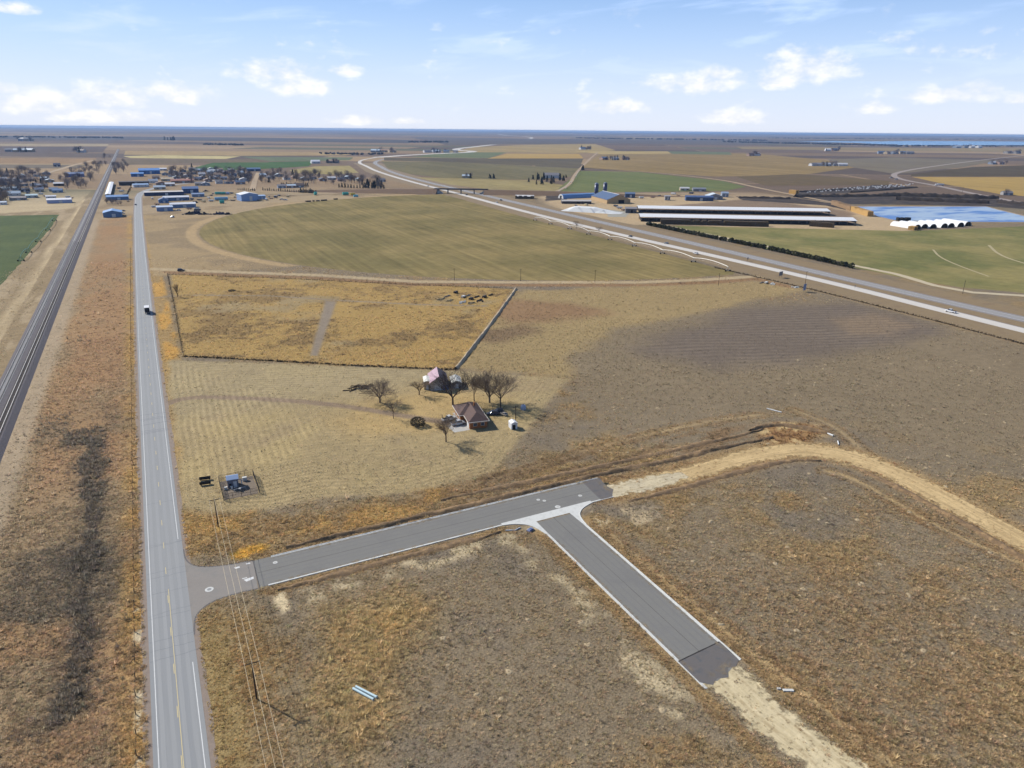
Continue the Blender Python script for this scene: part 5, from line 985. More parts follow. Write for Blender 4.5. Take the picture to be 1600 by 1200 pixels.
FF = [ # name, label, pixel polygon, colours, row spacing
 ('ploughed_field', 'olive grey striped field behind the interstate bridge', [(596, 252), (700, 253), (905, 263), (892, 276), (838, 281), (700, 279), (640, 272), (606, 263)], (124, 112, 94), (136, 122, 100), 22),
 ('ploughed_field', 'dark brown band of field beyond the striped one', [(600, 246), (700, 247), (912, 248), (905, 262), (700, 253), (600, 251)], (108, 94, 88), (118, 104, 94), 30),
 ('stubble_field', 'tan strip between the interstate and the evergreen farmstead', [(650, 277), (760, 280), (838, 282), (886, 290), (868, 301), (770, 297), (700, 288)], (178, 156, 122), (164, 142, 112), 0),
 ('wheat_field', 'grey green field behind the two silos', [(906, 267), (1000, 269), (1130, 283), (1166, 292), (1130, 298.5), (1000, 300), (880, 301), (868, 299)], (118, 122, 88), (130, 130, 94), 0),
 ('wheat_field', 'small grey green field left of the orange one', [(640, 245.5), (700, 238), (792, 238), (764, 247), (700, 246.6)], (120, 124, 102), (128, 130, 106), 0),
 ('stubble_field', 'orange tan stubble strip near the middle of the plain', [(792, 240), (905, 240.5), (912, 247.5), (762, 247.8)], (202, 164, 112), (194, 156, 108), 0),
 ('stubble_field', 'broad tan field under the far bend of the interstate', [(700, 238), (742, 229.5), (850, 225.5), (930, 225), (962, 235), (900, 239.5), (800, 238)], (188, 158, 122), (176, 148, 116), 0),
 ('contour_field', 'tan contour-striped field right of the middle farm track', [(908, 262), (936, 241.5), (1050, 239), (1180, 240), (1290, 250), (1335, 262), (1250, 274), (1120, 276), (1000, 268)], (168, 138, 106), (156, 128, 98), 60),
 ('stubble_field', 'pale tan strip far right of the middle farm track', [(896, 236), (1044, 236.5), (1048, 240), (940, 241)], (200, 170, 130), (192, 164, 126), 0),
 ('wheat_field', 'thin green strip beyond the contour-striped field', [(1044, 236.5), (1140, 237.5), (1144, 242), (1050, 240.5)], (118, 122, 106), (126, 128, 110), 0),
 ('ploughed_field', 'brown field behind the calf hutches', [(1150, 276), (1250, 272), (1392, 283), (1388, 289), (1280, 290), (1195, 290)], (126, 104, 86), (118, 98, 84), 0),
 ('fallow_field', 'purple grey fallow field in the right distance', [(1292, 249), (1400, 246), (1562, 251), (1500, 262), (1398, 272), (1335, 262)], (134, 118, 114), (142, 126, 118), 0),
 ('ploughed_field', 'dark brown wedge at the right edge beyond the bend', [(1424, 272), (1520, 261), (1640, 257), (1640, 276), (1424, 275.5)], (98, 82, 72), (106, 90, 78), 0),
 ('stubble_field', 'golden tan field at the right edge beside the side highway', [(1424, 276.5), (1640, 277), (1640, 310), (1560, 303), (1476, 288)], (198, 160, 106), (186, 150, 102), 0),
 ('stubble_field', 'pale cream strip right of the railway beyond the town', [(192, 244), (250, 242.5), (376, 244.5), (352, 248.5), (204, 247)], (218, 194, 158), (208, 184, 150), 0),
 ('stubble_field', 'orange tan strip beyond the cream one', [(196, 235.5), (420, 237), (560, 239), (540, 243), (376, 243.6), (194, 242)], (186, 154, 126), (176, 146, 120), 0),
 ('ploughed_field', 'brown strip just beyond the far town', [(190, 249), (352, 249.5), (420, 247), (420, 254), (330, 254), (190, 258)], (132, 112, 102), (124, 106, 98), 0),
 ('green_field', 'bright green field behind the far town', [(300, 263), (332, 254.5), (490, 252), (482, 260), (410, 264), (292, 268)], (78, 104, 70), (86, 112, 74), 0),
 ('wheat_field', 'grey green strip above the bright green field', [(376, 245), (552, 246), (545, 250.5), (490, 251.5), (424, 252)], (116, 122, 108), (122, 126, 110), 0),
 ('stubble_field', 'tan paddock between the town trees and the interstate loop', [(452, 266), (492, 260), (546, 259), (560, 270), (520, 273), (460, 270)], (180, 158, 122), (172, 150, 116), 0),
 ('stubble_field', 'orange band left of the railway beyond the town', [(-60, 247), (150, 247.5), (146, 256), (-60, 255)], (176, 140, 116), (166, 132, 112), 0),
 ('fallow_field', 'purple brown band left of the railway', [(-60, 229), (168, 229), (160, 238), (-60, 240)], (116, 98, 104), (108, 92, 98), 0),
 ('stubble_field', 'thin pale strip left of the railway far away', [(-60, 224.6), (170, 225.4), (168, 228), (-60, 228)], (190, 166, 148), (182, 158, 142), 0),
 ('fallow_field', 'dull violet band under the orange one on the left', [(-60, 257), (140, 258), (120, 263), (-60, 263)], (138, 120, 116), (130, 114, 110), 0),
 ('range_land', 'long dark purple range on the far left plain', [(-60, 212), (180, 213), (400, 215), (640, 219), (640, 224), (300, 220), (-60, 217)], (108, 98, 106), (100, 92, 102), 0),
 ('range_land', 'long dark purple range in the far middle', [(640, 214), (830, 217), (1040, 218), (1300, 219), (1360, 222), (1150, 227), (940, 224), (700, 227)], (122, 108, 112), (114, 102, 108), 0),
 ('stubble_field', 'thin tan band on the far right before the lake', [(1150, 229), (1400, 231), (1640, 232), (1640, 238), (1400, 236), (1160, 233)], (170, 144, 118), (162, 138, 114), 0),
]
def tint(c): return (c[0] * .95, c[1] * .985, c[2] * .86)
for i, (n, lb, pl_, c, c2, row) in enumerate(FF):
    d = float(np.hypot(*W(*pl_[0]))); struct(sheet(n, PX(*pl_), .06 + i * .012 + d * 2.5e-5, field_mat(n, tint(c), tint(c2), row or d * .012, GR + (.3 if row == 60 else 1.2), .10 if row else .06, 1.0 / max(150, d * .06), stretch=(1, .35, 1)), jag=d * .0012, step=d * .012, wob=d * .02), lb)
WATER = surf('lake_water', (104, 164, 214), .25, .03, .01, spec=.5)
struct(sheet('lake', PX((1240, 221.5), (1300, 220.8), (1380, 221), (1420, 220.2), (1640, 221.5), (1640, 226.8), (1560, 227.5), (1480, 227.6), (1390, 226.6), (1340, 223.4)), 1.4, WATER), 'narrow blue lake on the far right horizon')
LAG = PX((1340, 323), (1540, 323), (1600, 338), (1640, 344), (1600, 347), (1520, 346.5), (1400, 344.5), (1372, 338))
struct(sheet('lagoon_bank', [(p[0] + (p[0] - 930) * .04, p[1] + (p[1] - 590) * .06) for p in LAG], .05, surf('bank_sand', (182, 160, 132), .95, .1, .1), jag=3, step=8), 'sandy bank around the blue lagoon')
def lagoon_mat():
    m = surf('lagoon_ice', (184, 204, 224), .4, .09, .035, c2=(96, 138, 200), streak=((.35, 1.2, 1), math.radians(50)), spec=.4, thr=(.44, .60)); return m
struct(sheet('lagoon', LAG, .12, lagoon_mat(), jag=2, step=8), 'pale blue frozen lagoon beside the dairy')
# side highway on the right, farm tracks
ROADC = surf('far_road', (170, 156, 146), .9, .05, .02); TRK = surf('far_track', (184, 160, 128), .95, .05, .02)
for n, lb, pl_, hw_, mt_ in (('side_highway', 'grey side highway bending across the right distance', [(1660, 333), (1600, 318), (1520, 303), (1460, 289.5), (1412, 282), (1394, 275), (1402, 269.5), (1440, 262.5), (1530, 250.5), (1600, 243)], 7, ROADC),
        ('farm_track', 'straight pale farm track in the middle of the plain', [(862, 303), (890, 290), (898, 273), (908, 262), (922, 248), (934, 238)], 4, TRK), ('farm_track', 'pale track along the top of the silo field', [(905, 265), (1000, 267.5), (1130, 281), (1180, 293), (1240, 305), (1330, 322)], 5, TRK),
        ('county_road', 'county road leading off both ends of the bridge', [(420, 306), (520, 303), (590, 299.5), (640, 296.5), (660, 296), (690, 296.0)], 5, TRK), ('county_road', 'county road right of the bridge toward the dairy', [(755, 297), (800, 299), (870, 302), (1000, 303), (1150, 303)], 5, TRK),
        ('dirt_lane', 'sandy lane behind the left part of the town', [(60, 275), (90, 266), (115, 258), (150, 250)], 6, TRK), ('town_street', 'pale town street running away between the trees', [(395, 296), (398, 282), (404, 270)], 5, TRK)):
    struct(ribbon(n, smooth_line(PX(*pl_)), hw_, .5, mt_, step=25), lb)

# ------------------------------------------------------------------ bridge over the interstate
def overpass():
    a, b = W(684, 302), W(757, 303); BR = surf('bridge_concrete', (118, 112, 110), .9, .08, .3); ex = (b[0] - a[0], b[1] - a[1]); L = math.hypot(*ex); rz = math.atan2(ex[1], ex[0])
    t = thing('road_bridge', 'dark concrete road bridge crossing over the interstate', 'bridge', ((a[0] + b[0]) / 2, (a[1] + b[1]) / 2, 0), rz)
    MB().box(-L / 2 - 6, L / 2 + 6, -4.6, 4.6, 6.2, 7.2).build('deck', BR, t)
    for s in (-4.5, 4.5): MB().box(-L / 2 - 6, L / 2 + 6, s - .15, s + .15, 7.2, 8.0).build('parapet', BR, t)
    for x in (-L * .28, 0, L * .28):
        for y in (-3, 0, 3): MB().tube((x, y, 0), (x, y, 5.4), .6, n=8).build('column', BR, t)
        MB().box(x - .8, x + .8, -4.2, 4.2, 5.4, 6.2).build('pier_cap', BR, t)
    for s in (-1, 1): MB().add([(s * L / 2, -8, 0), (s * (L / 2 - 9), -6, 0), (s * (L / 2 - 9), 6, 0), (s * L / 2, 8, 0), (s * L / 2, -5, 6.2), (s * L / 2, 5, 6.2)], [(1, 2, 5, 4), (0, 1, 4), (2, 3, 5)]).build('slope_paving', CONC_D, t)
    EMB = surf('embankment_grass', (130, 106, 84), .95, .15, .1)
    for s, Lx, lb in ((-1, 260, 'brown grass ramp of the bridge on the left'), (1, 330, 'brown grass ramp of the bridge on the right')):
        m = MB(); pts = [(0, 6.9), (.35, 5.8), (.7, 3), (1, .1)]; vs = []
        for u, h in pts: x = s * (L / 2 + u * Lx); w = 5.2; vs += [(x, -w - h * 2.6, 0), (x, -w, h), (x, w, h), (x, w + h * 2.6, 0)]
        m.add(vs, [(i * 4 + k, i * 4 + k + 1, i * 4 + k + 5, i * 4 + k + 4) for i in range(3) for k in range(3)] + [(0, 1, 2, 3)]); o = m.build('bridge_ramp', EMB); o.location = t.location; o.rotation_euler = t.rotation_euler; struct(o, lb)
overpass()
# ------------------------------------------------------------------ irrigation machines
GALV = surf('galvanised', (232, 230, 224), .5, .05, 1, metal=.1); GREENP = surf('green_pipe', (96, 150, 134), .5, .05, 1)
def irrigator(pts, mat, label, hgt=3.6, name='pivot_irrigator'):
    t = thing(name, label, 'irrigator', (pts[0][0], pts[0][1], 0)); o0 = pts[0]; L = [(p[0] - o0[0], p[1] - o0[1]) for p in pts]
    for i, (x, y) in enumerate(L):
        k = L[min(i + 1, len(L) - 1)]; j = L[max(i - 1, 0)]; dx, dy = k[0] - j[0], k[1] - j[1]; q = math.hypot(dx, dy) or 1; nx, ny = -dy / q, dx / q; m = MB()
        for s in (-1, 1): m.tube((x + nx * 2 * s, y + ny * 2 * s, .5), (x, y, hgt), .17, n=4)
        m.tube((x - nx * 2, y - ny * 2, .55), (x + nx * 2, y + ny * 2, .55), .17, n=4); tw = m.build('tower', mat, t)
        for s in (-1, 1): MB().tube((x + nx * 2 * s - dx / q * .18, y + ny * 2 * s - dy / q * .18, .55), (x + nx * 2 * s + dx / q * .18, y + ny * 2 * s + dy / q * .18, .55), .6, n=12).build('wheel', TYRE, tw)
    for a, b in zip(L[:-1], L[1:]):
        m = MB(); N = 8; top = []; bot = []
        for i in range(N + 1): u = i / N; x, y = a[0] + (b[0] - a[0]) * u, a[1] + (b[1] - a[1]) * u; top.append((x, y, hgt + 1.5 * 4 * u * (1 - u))); bot.append((x, y, hgt - .2 + (.2 if u in (0, 1) else 0)))
        for i in range(N): m.tube(top[i], top[i + 1], .22, n=5, cap=False); m.tube(bot[i], bot[i + 1], .035, n=3, cap=False); m.tube(bot[i], top[i + 1 if i < N // 2 else i], .035, n=3, cap=False)
        m.build('span', mat, t)
    return t
irrigator(PX((836, 344.5), (860, 350.5), (890, 358), (919.5, 366.4), (953, 375), (991, 385), (1035, 396.8), (1083.4, 409.7), (1137, 424)), GALV, 'long silver irrigation machine on wheels beside the interstate')
irrigator(PX((85, 345), (75, 360), (60, 378), (45, 395), (33, 408)), GREENP, 'green irrigation machine along the edge of the left green field')
irrigator(PX((905, 268), (900, 277), (893, 286), (884, 295), (872, 303)), GALV, 'far irrigation machine on the left edge of the silo field')

# ------------------------------------------------------------------ interstate furniture and traffic
SGN = surf('sign_back', (120, 128, 140), .5, .05, 1, metal=.3)
def road_sign(px, py, w, h, z, label, mat=SGN, rz=.25, posts=2):
    t = thing('road_sign', label, 'sign', (*W(px, py), 0), rz); MB().box(-w / 2, w / 2, -.05, .05, z, z + h).build('panel', mat, t)
    for x in ((-w * .33, w * .33) if posts == 2 else (0,)): MB().tube((x, .1, 0), (x, .1, z + h * .9), .09, n=6).build('post', POST, t)
road_sign(1219.5, 434, 5.0, 3.0, 1.6, 'large grey-backed road sign with two legs beside the interstate'); road_sign(1256.5, 456, 3.6, 4.2, 1.2, 'pale blue roadside board on legs by the interstate fence', surf('board_blue', (150, 164, 196), .6, .1, 1)); road_sign(1168, 408, 2.0, 1.2, 1.8, 'small sign on the near verge of the interstate'); road_sign(1336, 450, .9, .9, 1.2, 'little marker sign on the near verge right of the blue board', posts=1)
small_pole(1258, 444, 9, 'thin utility pole above the pale blue roadside board'); small_pole(1504, 459, 9, 'utility pole at the service road on the right edge'); small_pole(1503, 303, 12, 'far utility pole beyond the lagoon')
hd = math.atan2(I_N[-8][0] - I_N[2][0], I_N[-8][1] - I_N[2][1])
for px, py, rz, c, kd, lb in ((1485, 488, 0, (244, 244, 244), 'pickup', 'white pickup on the near interstate carriageway at right'), (1087, 397, 0, (232, 232, 234), 'car', 'white car on the interstate below the left half of the hedge'), (1041, 381, 0, (130, 134, 140), 'car', 'grey car on the interstate left of the white one'), (985, 370, 0, (60, 62, 70), 'car', 'small dark car on the interstate above the irrigation machine'), (783, 313.5, 3.14, (48, 50, 58), 'suv', 'dark car on the far carriageway right of the bridge'), (776, 317, 0, (232, 232, 234), 'car', 'pale car on the near carriageway right of the bridge'), (729, 305, 0, (60, 62, 70), 'car', 'dark car about to pass under the bridge'), (669, 291.3, 0, (130, 134, 140), 'car', 'grey car on the interstate left of the bridge'), (557, 255.5, .3, (244, 244, 244), 'pickup', 'white pickup in the far interstate loop')):
    o = car(px, py, -rz + .08, c, kd, lb, 'road_car', .04, 'traffic on the interstate', sc=1.1)
o = thing('semi_truck', 'white semi truck on the side highway in the right distance', 'truck', (*W(1467, 290.5), .5), math.radians(58)); MB().box(-1.3, 1.3, -9, 4, 1.2, 4.1).build('trailer', surf('truck_white', (244, 244, 244), .5, .03, 1), o); MB().box(-1.2, 1.2, 4.6, 7.6, .6, 3.4, taper=.15).build('cab', surf('truck_white', (244, 244, 244), .5, .03, 1), o); wheels(o, (-1.1, 1.1), (-7.6, -6.4, 4.2, 6.6), .52, .4)
for px, py, lb in ((1392, 279, 'first of two pale vehicles at the bend of the side highway'), (1400, 281, 'second of two pale vehicles at the bend of the side highway')): car(px, py, math.radians(60), (232, 232, 234), 'suv', lb, 'road_car', .5, sc=1.6)

# ------------------------------------------------------------------ dairy
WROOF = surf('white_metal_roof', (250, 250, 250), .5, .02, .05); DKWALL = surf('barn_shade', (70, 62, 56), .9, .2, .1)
def long_barn(a, b, D, he, hr, label):
    """open-sided freestall barn: posts, low wall and white roof; a-b is the near eave line on the ground"""
    L = math.hypot(b[0] - a[0], b[1] - a[1]); rz = math.atan2(b[1] - a[1], b[0] - a[0]); n = (-math.sin(rz), math.cos(rz)); c = ((a[0] + b[0]) / 2 + n[0] * D / 2, (a[1] + b[1]) / 2 + n[1] * D / 2)
    t = thing('cattle_barn', label, 'barn', (*c, 0), rz); r_ = MB(); h = D / 2 + .6
    for s in (-1, 1):
        a0 = [(-L / 2 - 1, s * h, he), (L / 2 + 1, s * h, he), (L / 2 + 1, s * .01, hr), (-L / 2 - 1, s * .01, hr)]; r_.add(a0 + [(p[0], p[1], p[2] + .25) for p in a0], [(0, 1, 2, 3), (7, 6, 5, 4), (0, 4, 5, 1), (1, 5, 6, 2), (2, 6, 7, 3), (3, 7, 4, 0)])
    r_.build('roof', WROOF, t)
    k = int(L / 9); m = None
    for i in range(k + 1):
        for s in (-1, 0, 1):
            if s == 0 and i % 2: continue
            x = -L / 2 + .5 + (L - 1) * i / k
            if m is None: m = MB().box(-.2, .2, -.2, .2, 0, he + .1).build('post', surf('steel_post', (140, 132, 124), .7, .1, 1), t); m.location = (x, s * (D / 2 - .4), 0)
            else: o = m.copy(); COL.objects.link(o); o.location = (x, s * (D / 2 - .4), 0)
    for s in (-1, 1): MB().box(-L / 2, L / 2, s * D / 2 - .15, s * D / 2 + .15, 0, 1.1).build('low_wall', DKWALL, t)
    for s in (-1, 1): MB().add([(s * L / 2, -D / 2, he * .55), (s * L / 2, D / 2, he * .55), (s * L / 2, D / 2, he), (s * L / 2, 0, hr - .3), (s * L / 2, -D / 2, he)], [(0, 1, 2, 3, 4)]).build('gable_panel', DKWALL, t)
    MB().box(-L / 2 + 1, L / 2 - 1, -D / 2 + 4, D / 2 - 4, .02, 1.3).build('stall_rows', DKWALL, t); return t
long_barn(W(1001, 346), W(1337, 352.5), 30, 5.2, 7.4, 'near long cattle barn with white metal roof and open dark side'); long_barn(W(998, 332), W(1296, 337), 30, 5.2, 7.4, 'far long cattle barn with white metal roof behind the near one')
def stack_of_bales(a, b, D, h, mat, label, name='hay_stack', white=None, group=None, seed=1, bl_=2.4):
    L = math.hypot(b[0] - a[0], b[1] - a[1]); rz = math.atan2(b[1] - a[1], b[0] - a[0]); n = (-math.sin(rz), math.cos(rz)); t = thing(name, label, 'hay stack', ((a[0] + b[0]) / 2 + n[0] * D / 2, (a[1] + b[1]) / 2 + n[1] * D / 2, 0), rz, group); r = random.Random(seed); m = MB(); nx = max(1, int(L / bl_)); nz = max(1, int(h / 1.2)); ny = max(1, int(D / 2.4))
    for i in range(nx):
        top = nz - (1 if r.random() < .12 else 0)
        for k in range(top):
            for j in range(ny):
                if 0 < j < ny - 1 and k < top - 1: continue
                g = .06; x0 = -L / 2 + i * L / nx; y0 = -D / 2 + j * D / ny; dz = h / nz; o = r.uniform(-.12, .12)
                m.box(x0 + g, x0 + L / nx - g, y0 + g + o, y0 + D / ny - g + o, k * dz + .02, (k + 1) * dz - .02 + r.uniform(-.05, .05), taper=.06)
    tag(m.build('bales', mat, t), kind='stuff')
    if white: MB().add([(-L / 2, -D / 2 - .2, h * .8), (L / 2, -D / 2 - .2, h * .8), (L / 2, D / 2 + .2, h * .8), (-L / 2, D / 2 + .2, h * .8), (-L / 2, 0, h * 1.2), (L / 2, 0, h * 1.2)], [(0, 1, 5, 4), (2, 3, 4, 5), (1, 2, 5), (3, 0, 4)]).build('tarp', white, t)
    return t
HAYD = surf('old_hay', (104, 88, 66), .95, .12, .8, c2=(92, 80, 62)); HAYG = surf('golden_straw', (206, 166, 102), .95, .12, .6, c2=(190, 150, 92)); HAYB = surf('brown_straw', (158, 130, 98), .95, .12, .6)
stack_of_bales(W(1032, 350), W(1201, 354.5), 6, 5.2, HAYD, 'long dark wall of stacked hay in front of the near cattle barn'); stack_of_bales(W(1264, 353.5), W(1302, 356.3), 6, 5.2, HAYD, 'short dark block of stacked hay near the right end of the barn')
stack_of_bales(W(1364, 338.5), W(1337, 330), 7, 6.5, HAYG, 'golden straw stack at the left corner of the lagoon'); stack_of_bales(W(1336, 329.5), W(1306, 319.5), 7, 6.0, HAYB, 'long brown straw stack behind the golden one'); stack_of_bales(W(1232, 303), W(1243, 304), 8, 7, HAYG, 'square golden straw stack beyond the far cattle barn')
stack_of_bales(W(805, 310.5), W(834, 311), 12, 4.5, HAYD, 'dark hay stack under a white tarp right of the bridge', white=surf('white_tarp', (236, 232, 228), .6, .05, .2)); stack_of_bales(W(1403, 345.3), W(1423, 345.3), 5, 4, surf('black_wrap', (44, 44, 44), .6, .1, 1), 'black wrapped bale row in front of the lagoon')
HOOP = surf('hoop_fabric', (250, 250, 248), .5, .02, .2); HOOPD = surf('hoop_inside_shade', (66, 58, 44), .9, .2, .3)
def hoop():
    t = thing('hoop_barn', 'h', 'barn'); n = 12; R_ = 5.2; Lh = 34; m = MB(); arc_ = [(R_ * math.cos(math.pi * i / n), R_ * .95 * math.sin(math.pi * i / n)) for i in range(n + 1)]
    m.add([(x, y, z) for y in (0, Lh) for x, z in arc_], [(i, i + 1, n + 2 + i, n + 1 + i) for i in range(n)]); m.build('cover', HOOP, t, True)
    MB().add([(x * .97, 1.0, z * .97) for x, z in arc_], [tuple(range(n + 1))]).build('dark_interior_end', HOOPD, t); m = MB()  # flat end sheet, its dark colour stands in for the shaded interior
    for i in range(n): m.tube((arc_[i][0], 0, arc_[i][1]), (arc_[i + 1][0], 0, arc_[i + 1][1]), .15, n=4)
    m.build('end_hoop', HOOP, t); return t
HB = Spawner(hoop)
ords = ('leftmost of the seven white hoop barns by the lagoon', 'second white hoop barn from the left by the lagoon', 'third white hoop barn from the left by the lagoon', 'middle one of the seven white hoop barns by the lagoon', 'third white hoop barn from the right by the lagoon', 'second white hoop barn from the right by the lagoon', 'rightmost of the seven white hoop barns by the lagoon')
for (px, py), lb in zip(((1433.3, 358), (1444.5, 357), (1458, 357), (1475.5, 356), (1486, 355.5), (1501, 354.5), (1512.5, 353)), ords): HB((*W(px, py), 0), math.radians(-10), 1, lb, 'hoop barns by the lagoon')
stack_of_bales(W(1418, 359), W(1428, 360), 10, 4, HAYG, 'golden straw block at the left end of the hoop barns')
# silos and the blue barn yard
SIL = surf('silo_blue', (50, 62, 104), .4, .06, .3, spec=.5)
def silo(px, py, label):
    t = thing('silo', label, 'silo', (*W(px, py), 0), 0, 'blue silos'); MB().lathe([(3.2, 0), (3.2, 19)], n=20).build('body', SIL, t, True); MB().lathe([(3.3, 19), (3.0, 20.2), (1.6, 21.2), (.3, 21.6)], n=20).build('dome', surf('silo_top', (126, 136, 160), .4, .05, .5), t, True)
    for z in np.arange(2.5, 19, 2.4): MB().lathe([(3.22, z), (3.30, z + .1), (3.22, z + .2)], n=20).build('hoop', SIL, t)
    MB().box(-.4, .4, -3.6, -3.15, 0, 19).build('chute', SIL, t)
silo(931.5, 307, 'left one of two tall dark blue silos'); silo(945, 306, 'right one of two tall dark blue silos')
bb = gable('blue_barn', 'big barn with slate blue metal roof and tan wall below the silos', 'barn', 0, 0, 36, 70, 5.5, 12.5, math.radians(-14), 'y', wall=mat_wall((196, 168, 128)), roof=mat_roof((92, 112, 144)), over=.5, door=(4, 9, 5), open_front=True); bb.location = (*W(953.5, 314.5), 0)
MB().box(-.5, .5, -35.4, 35.4, 12.66, 13.0).build('ridge_cap', WROOF, bb)
def quonset(px, py, L, R_, rz, mat, label):
    t = thing('quonset_hut', label, 'shed', (*W(px, py), 0), rz); n = 14; arc_ = [(R_ * math.cos(math.pi * i / n), R_ * .9 * math.sin(math.pi * i / n)) for i in range(n + 1)]
    MB().add([(y, x, z) for y in (-L / 2, L / 2) for x, z in arc_], [(i, n + 1 + i, n + 2 + i, i + 1) for i in range(n)]).build('shell', mat, t, True)
    for s in (-1, 1): MB().add([(s * (L / 2 - .05), x * .99, z * .99) for x, z in arc_], [tuple(range(n + 1))]).build('end_wall', surf('white_end', (236, 236, 236), .6, .05, 1), t)
    MB().box(-L / 2 - .1, -L / 2 + .1, -2.4, 2.4, 0, 4.2).build('door', DARKIN, t)
BLUE_R = mat_roof((132, 172, 220)); BLUE_W = mat_wall((112, 140, 176)); BLUE_D = mat_wall((78, 98, 132)); SLATE = mat_roof((150, 170, 200)); WHITE_R = mat_roof((244, 246, 250)); TAN_W = mat_wall((196, 178, 150)); GREY_W = mat_wall((160, 158, 158)); WHITE_W = mat_wall((228, 228, 230)); DARK_W = mat_wall((84, 78, 76)); RED_R = mat_roof((186, 130, 112)); GREY_R = mat_roof((150, 146, 148)); BROWN_R = mat_roof((124, 106, 98)); TEAL = surf('teal_tank', (84, 190, 176), .5, .05, .5); YEL = surf('yellow_tank', (226, 196, 70), .5, .05, .5); LBLUE = mat_roof((176, 204, 236))
quonset(902, 309, 62, 7.5, math.radians(2), BLUE_R, 'long pale blue round-roofed shed left of the silos')
def bld(px, py, wpx, D, he, hr, axis, wall, roof, label, rz=0.0, cat='building', name='building', door=True, nw=2, flat=False, group=None, open_front=False):
    """building whose near wall's middle stands at the picture point; width given in picture pixels"""
    L = wpx * MPP(px, py); x, y = W(px, py); cx, cy = x - math.sin(rz) * D / 2, y + math.cos(rz) * D / 2
    w_ = [((i + .5) / nw * L * .8 - L * .4 + (L * .08 if i % 2 else 0), he * .4, min(1.6, L * .1), he * .28) for i in range(nw)] if nw else []
    return gable(name, label, cat, cx, cy, L, D, he, hr, rz, axis, wall, roof, .4, (L * .06, min(4.0, L * .2), he * .72) if door else None, w_, group=group, flat=flat, open_front=open_front)
RV = math.radians(-27)           # facing the viewer
bld(901, 318.5, 46, 16, 3.6, 5.0, 'x', DARK_W, mat_roof((206, 200, 192)), 'low open shed with pale roof in front of the round-roofed shed', GR + .12, 'shed', 'cattle_shed', nw=0, open_front=True)
bld(984.5, 309, 15, 14, 6, 8, 'x', BLUE_D, mat_roof((108, 128, 160)), 'small blue shed right of the silos', GR, 'shed', 'shed'); bld(986, 333, 17, 18, 5.5, 7, 'x', mat_wall((110, 108, 110)), GREY_R, 'grey shed at the left end of the cattle barns', GR, 'shed', 'shed', open_front=True)
bld(1093, 314, 42, 14, 5.5, 7.5, 'x', BLUE_D, mat_roof((86, 108, 150)), 'long dark blue shed behind the far cattle barn', GR, 'shed', 'shed'); bld(1117, 312, 24, 24, 5, 9, 'y', GREY_W, mat_roof((210, 222, 230)), 'white gabled shed at the end of the long dark blue one', GR, 'shed', 'shed'); bld(1133, 308, 10, 12, 6, 8, 'x', mat_wall((150, 162, 180)), mat_roof((160, 176, 196)), 'small grey blue shed right of the white gabled one', GR, 'shed', 'shed')
bld(1093, 299, 20, 16, 4, 6, 'x', GREY_W, mat_roof((136, 140, 150)), 'grey shed in the yard beyond the dairy', GR, 'shed', 'shed'); bld(1070, 298, 14, 14, 4, 6, 'x', TAN_W, mat_roof((206, 206, 206)), 'pale shed left of the grey one beyond the dairy', GR, 'shed', 'shed'); bld(1043, 313, 8, 10, 6, 7, 'x', GREY_W, mat_roof((166, 170, 180)), 'little grey hut between dark yards of the dairy', GR, 'shed', 'hut')
# silage heap under white sheeting
sp_ = thing('silage_heap', 'long silage heap under white sheets beside the interstate', 'silage heap', (*W(925, 331), 0), math.radians(-52)); m = MB(); nx = 9; vs = []
for i in range(nx + 1):
    u = i / nx; x = -40 + 80 * u; h = 6.5 * min(1, u * 5 + .05) * (1 - max(0, u - .55) / .45) + .05; vs += [(x, -11, 0), (x, -6, h * .8), (x, 0, h), (x, 6, h * .8), (x, 11, 0)]
m.add(vs, [(i * 5 + k, i * 5 + k + 1, (i + 1) * 5 + k + 1, (i + 1) * 5 + k) for i in range(nx) for k in range(4)]); m.build('sheeting', surf('white_sheet', (244, 244, 240), .6, .03, .1), sp_); m = MB()
for u in (.3, .5, .72): x = -40 + 80 * u; h = 6.5 * (1 - max(0, u - .55) / .45); m.box(x - .35, x + .35, -10.5, 10.5, h * .80, h * .8 + .2)
m.build('seams', GREY_W, sp_)
struct(sheet('silage_floor', PX((945, 327), (985, 331), (978, 339), (950, 339)), .06, surf('silage_slab', (170, 166, 152), .9, .12, .1), jag=2, step=6), 'grey stained slab beside the white silage heap')
MAN = surf('manure', (66, 57, 50), .95, .3, .06, c2=(96, 82, 68), bump=.6, bscale=.6)
def dark_yard(n, lb, pl_, z=.08): struct(sheet(n, PX(*pl_), z, MAN, jag=4, step=8), lb)
dark_yard('feed_yard', 'dark trodden pens behind the far cattle barn', [(1150, 307), (1240, 309), (1330, 322), (1320, 328), (1290, 321), (1160, 313)]); dark_yard('feed_yard', 'dark wide manure yard north of the lagoon', [(1240, 305), (1400, 304), (1560, 312), (1640, 320), (1640, 330), (1540, 322), (1420, 320), (1330, 319), (1250, 310)]); dark_yard('calf_yard', 'dark calf yard dotted with white hutches', [(1236, 302), (1290, 296), (1380, 288), (1436, 292), (1400, 297), (1320, 302), (1250, 304)], .1); dark_yard('feed_yard', 'dark pens beside the round-roofed shed', [(852, 305), (884, 303), (886, 312), (852, 314)])
WND = surf('manure_heap', (56, 48, 42), .95, .3, .15, c2=(72, 62, 52), bump=.8, bscale=.5)
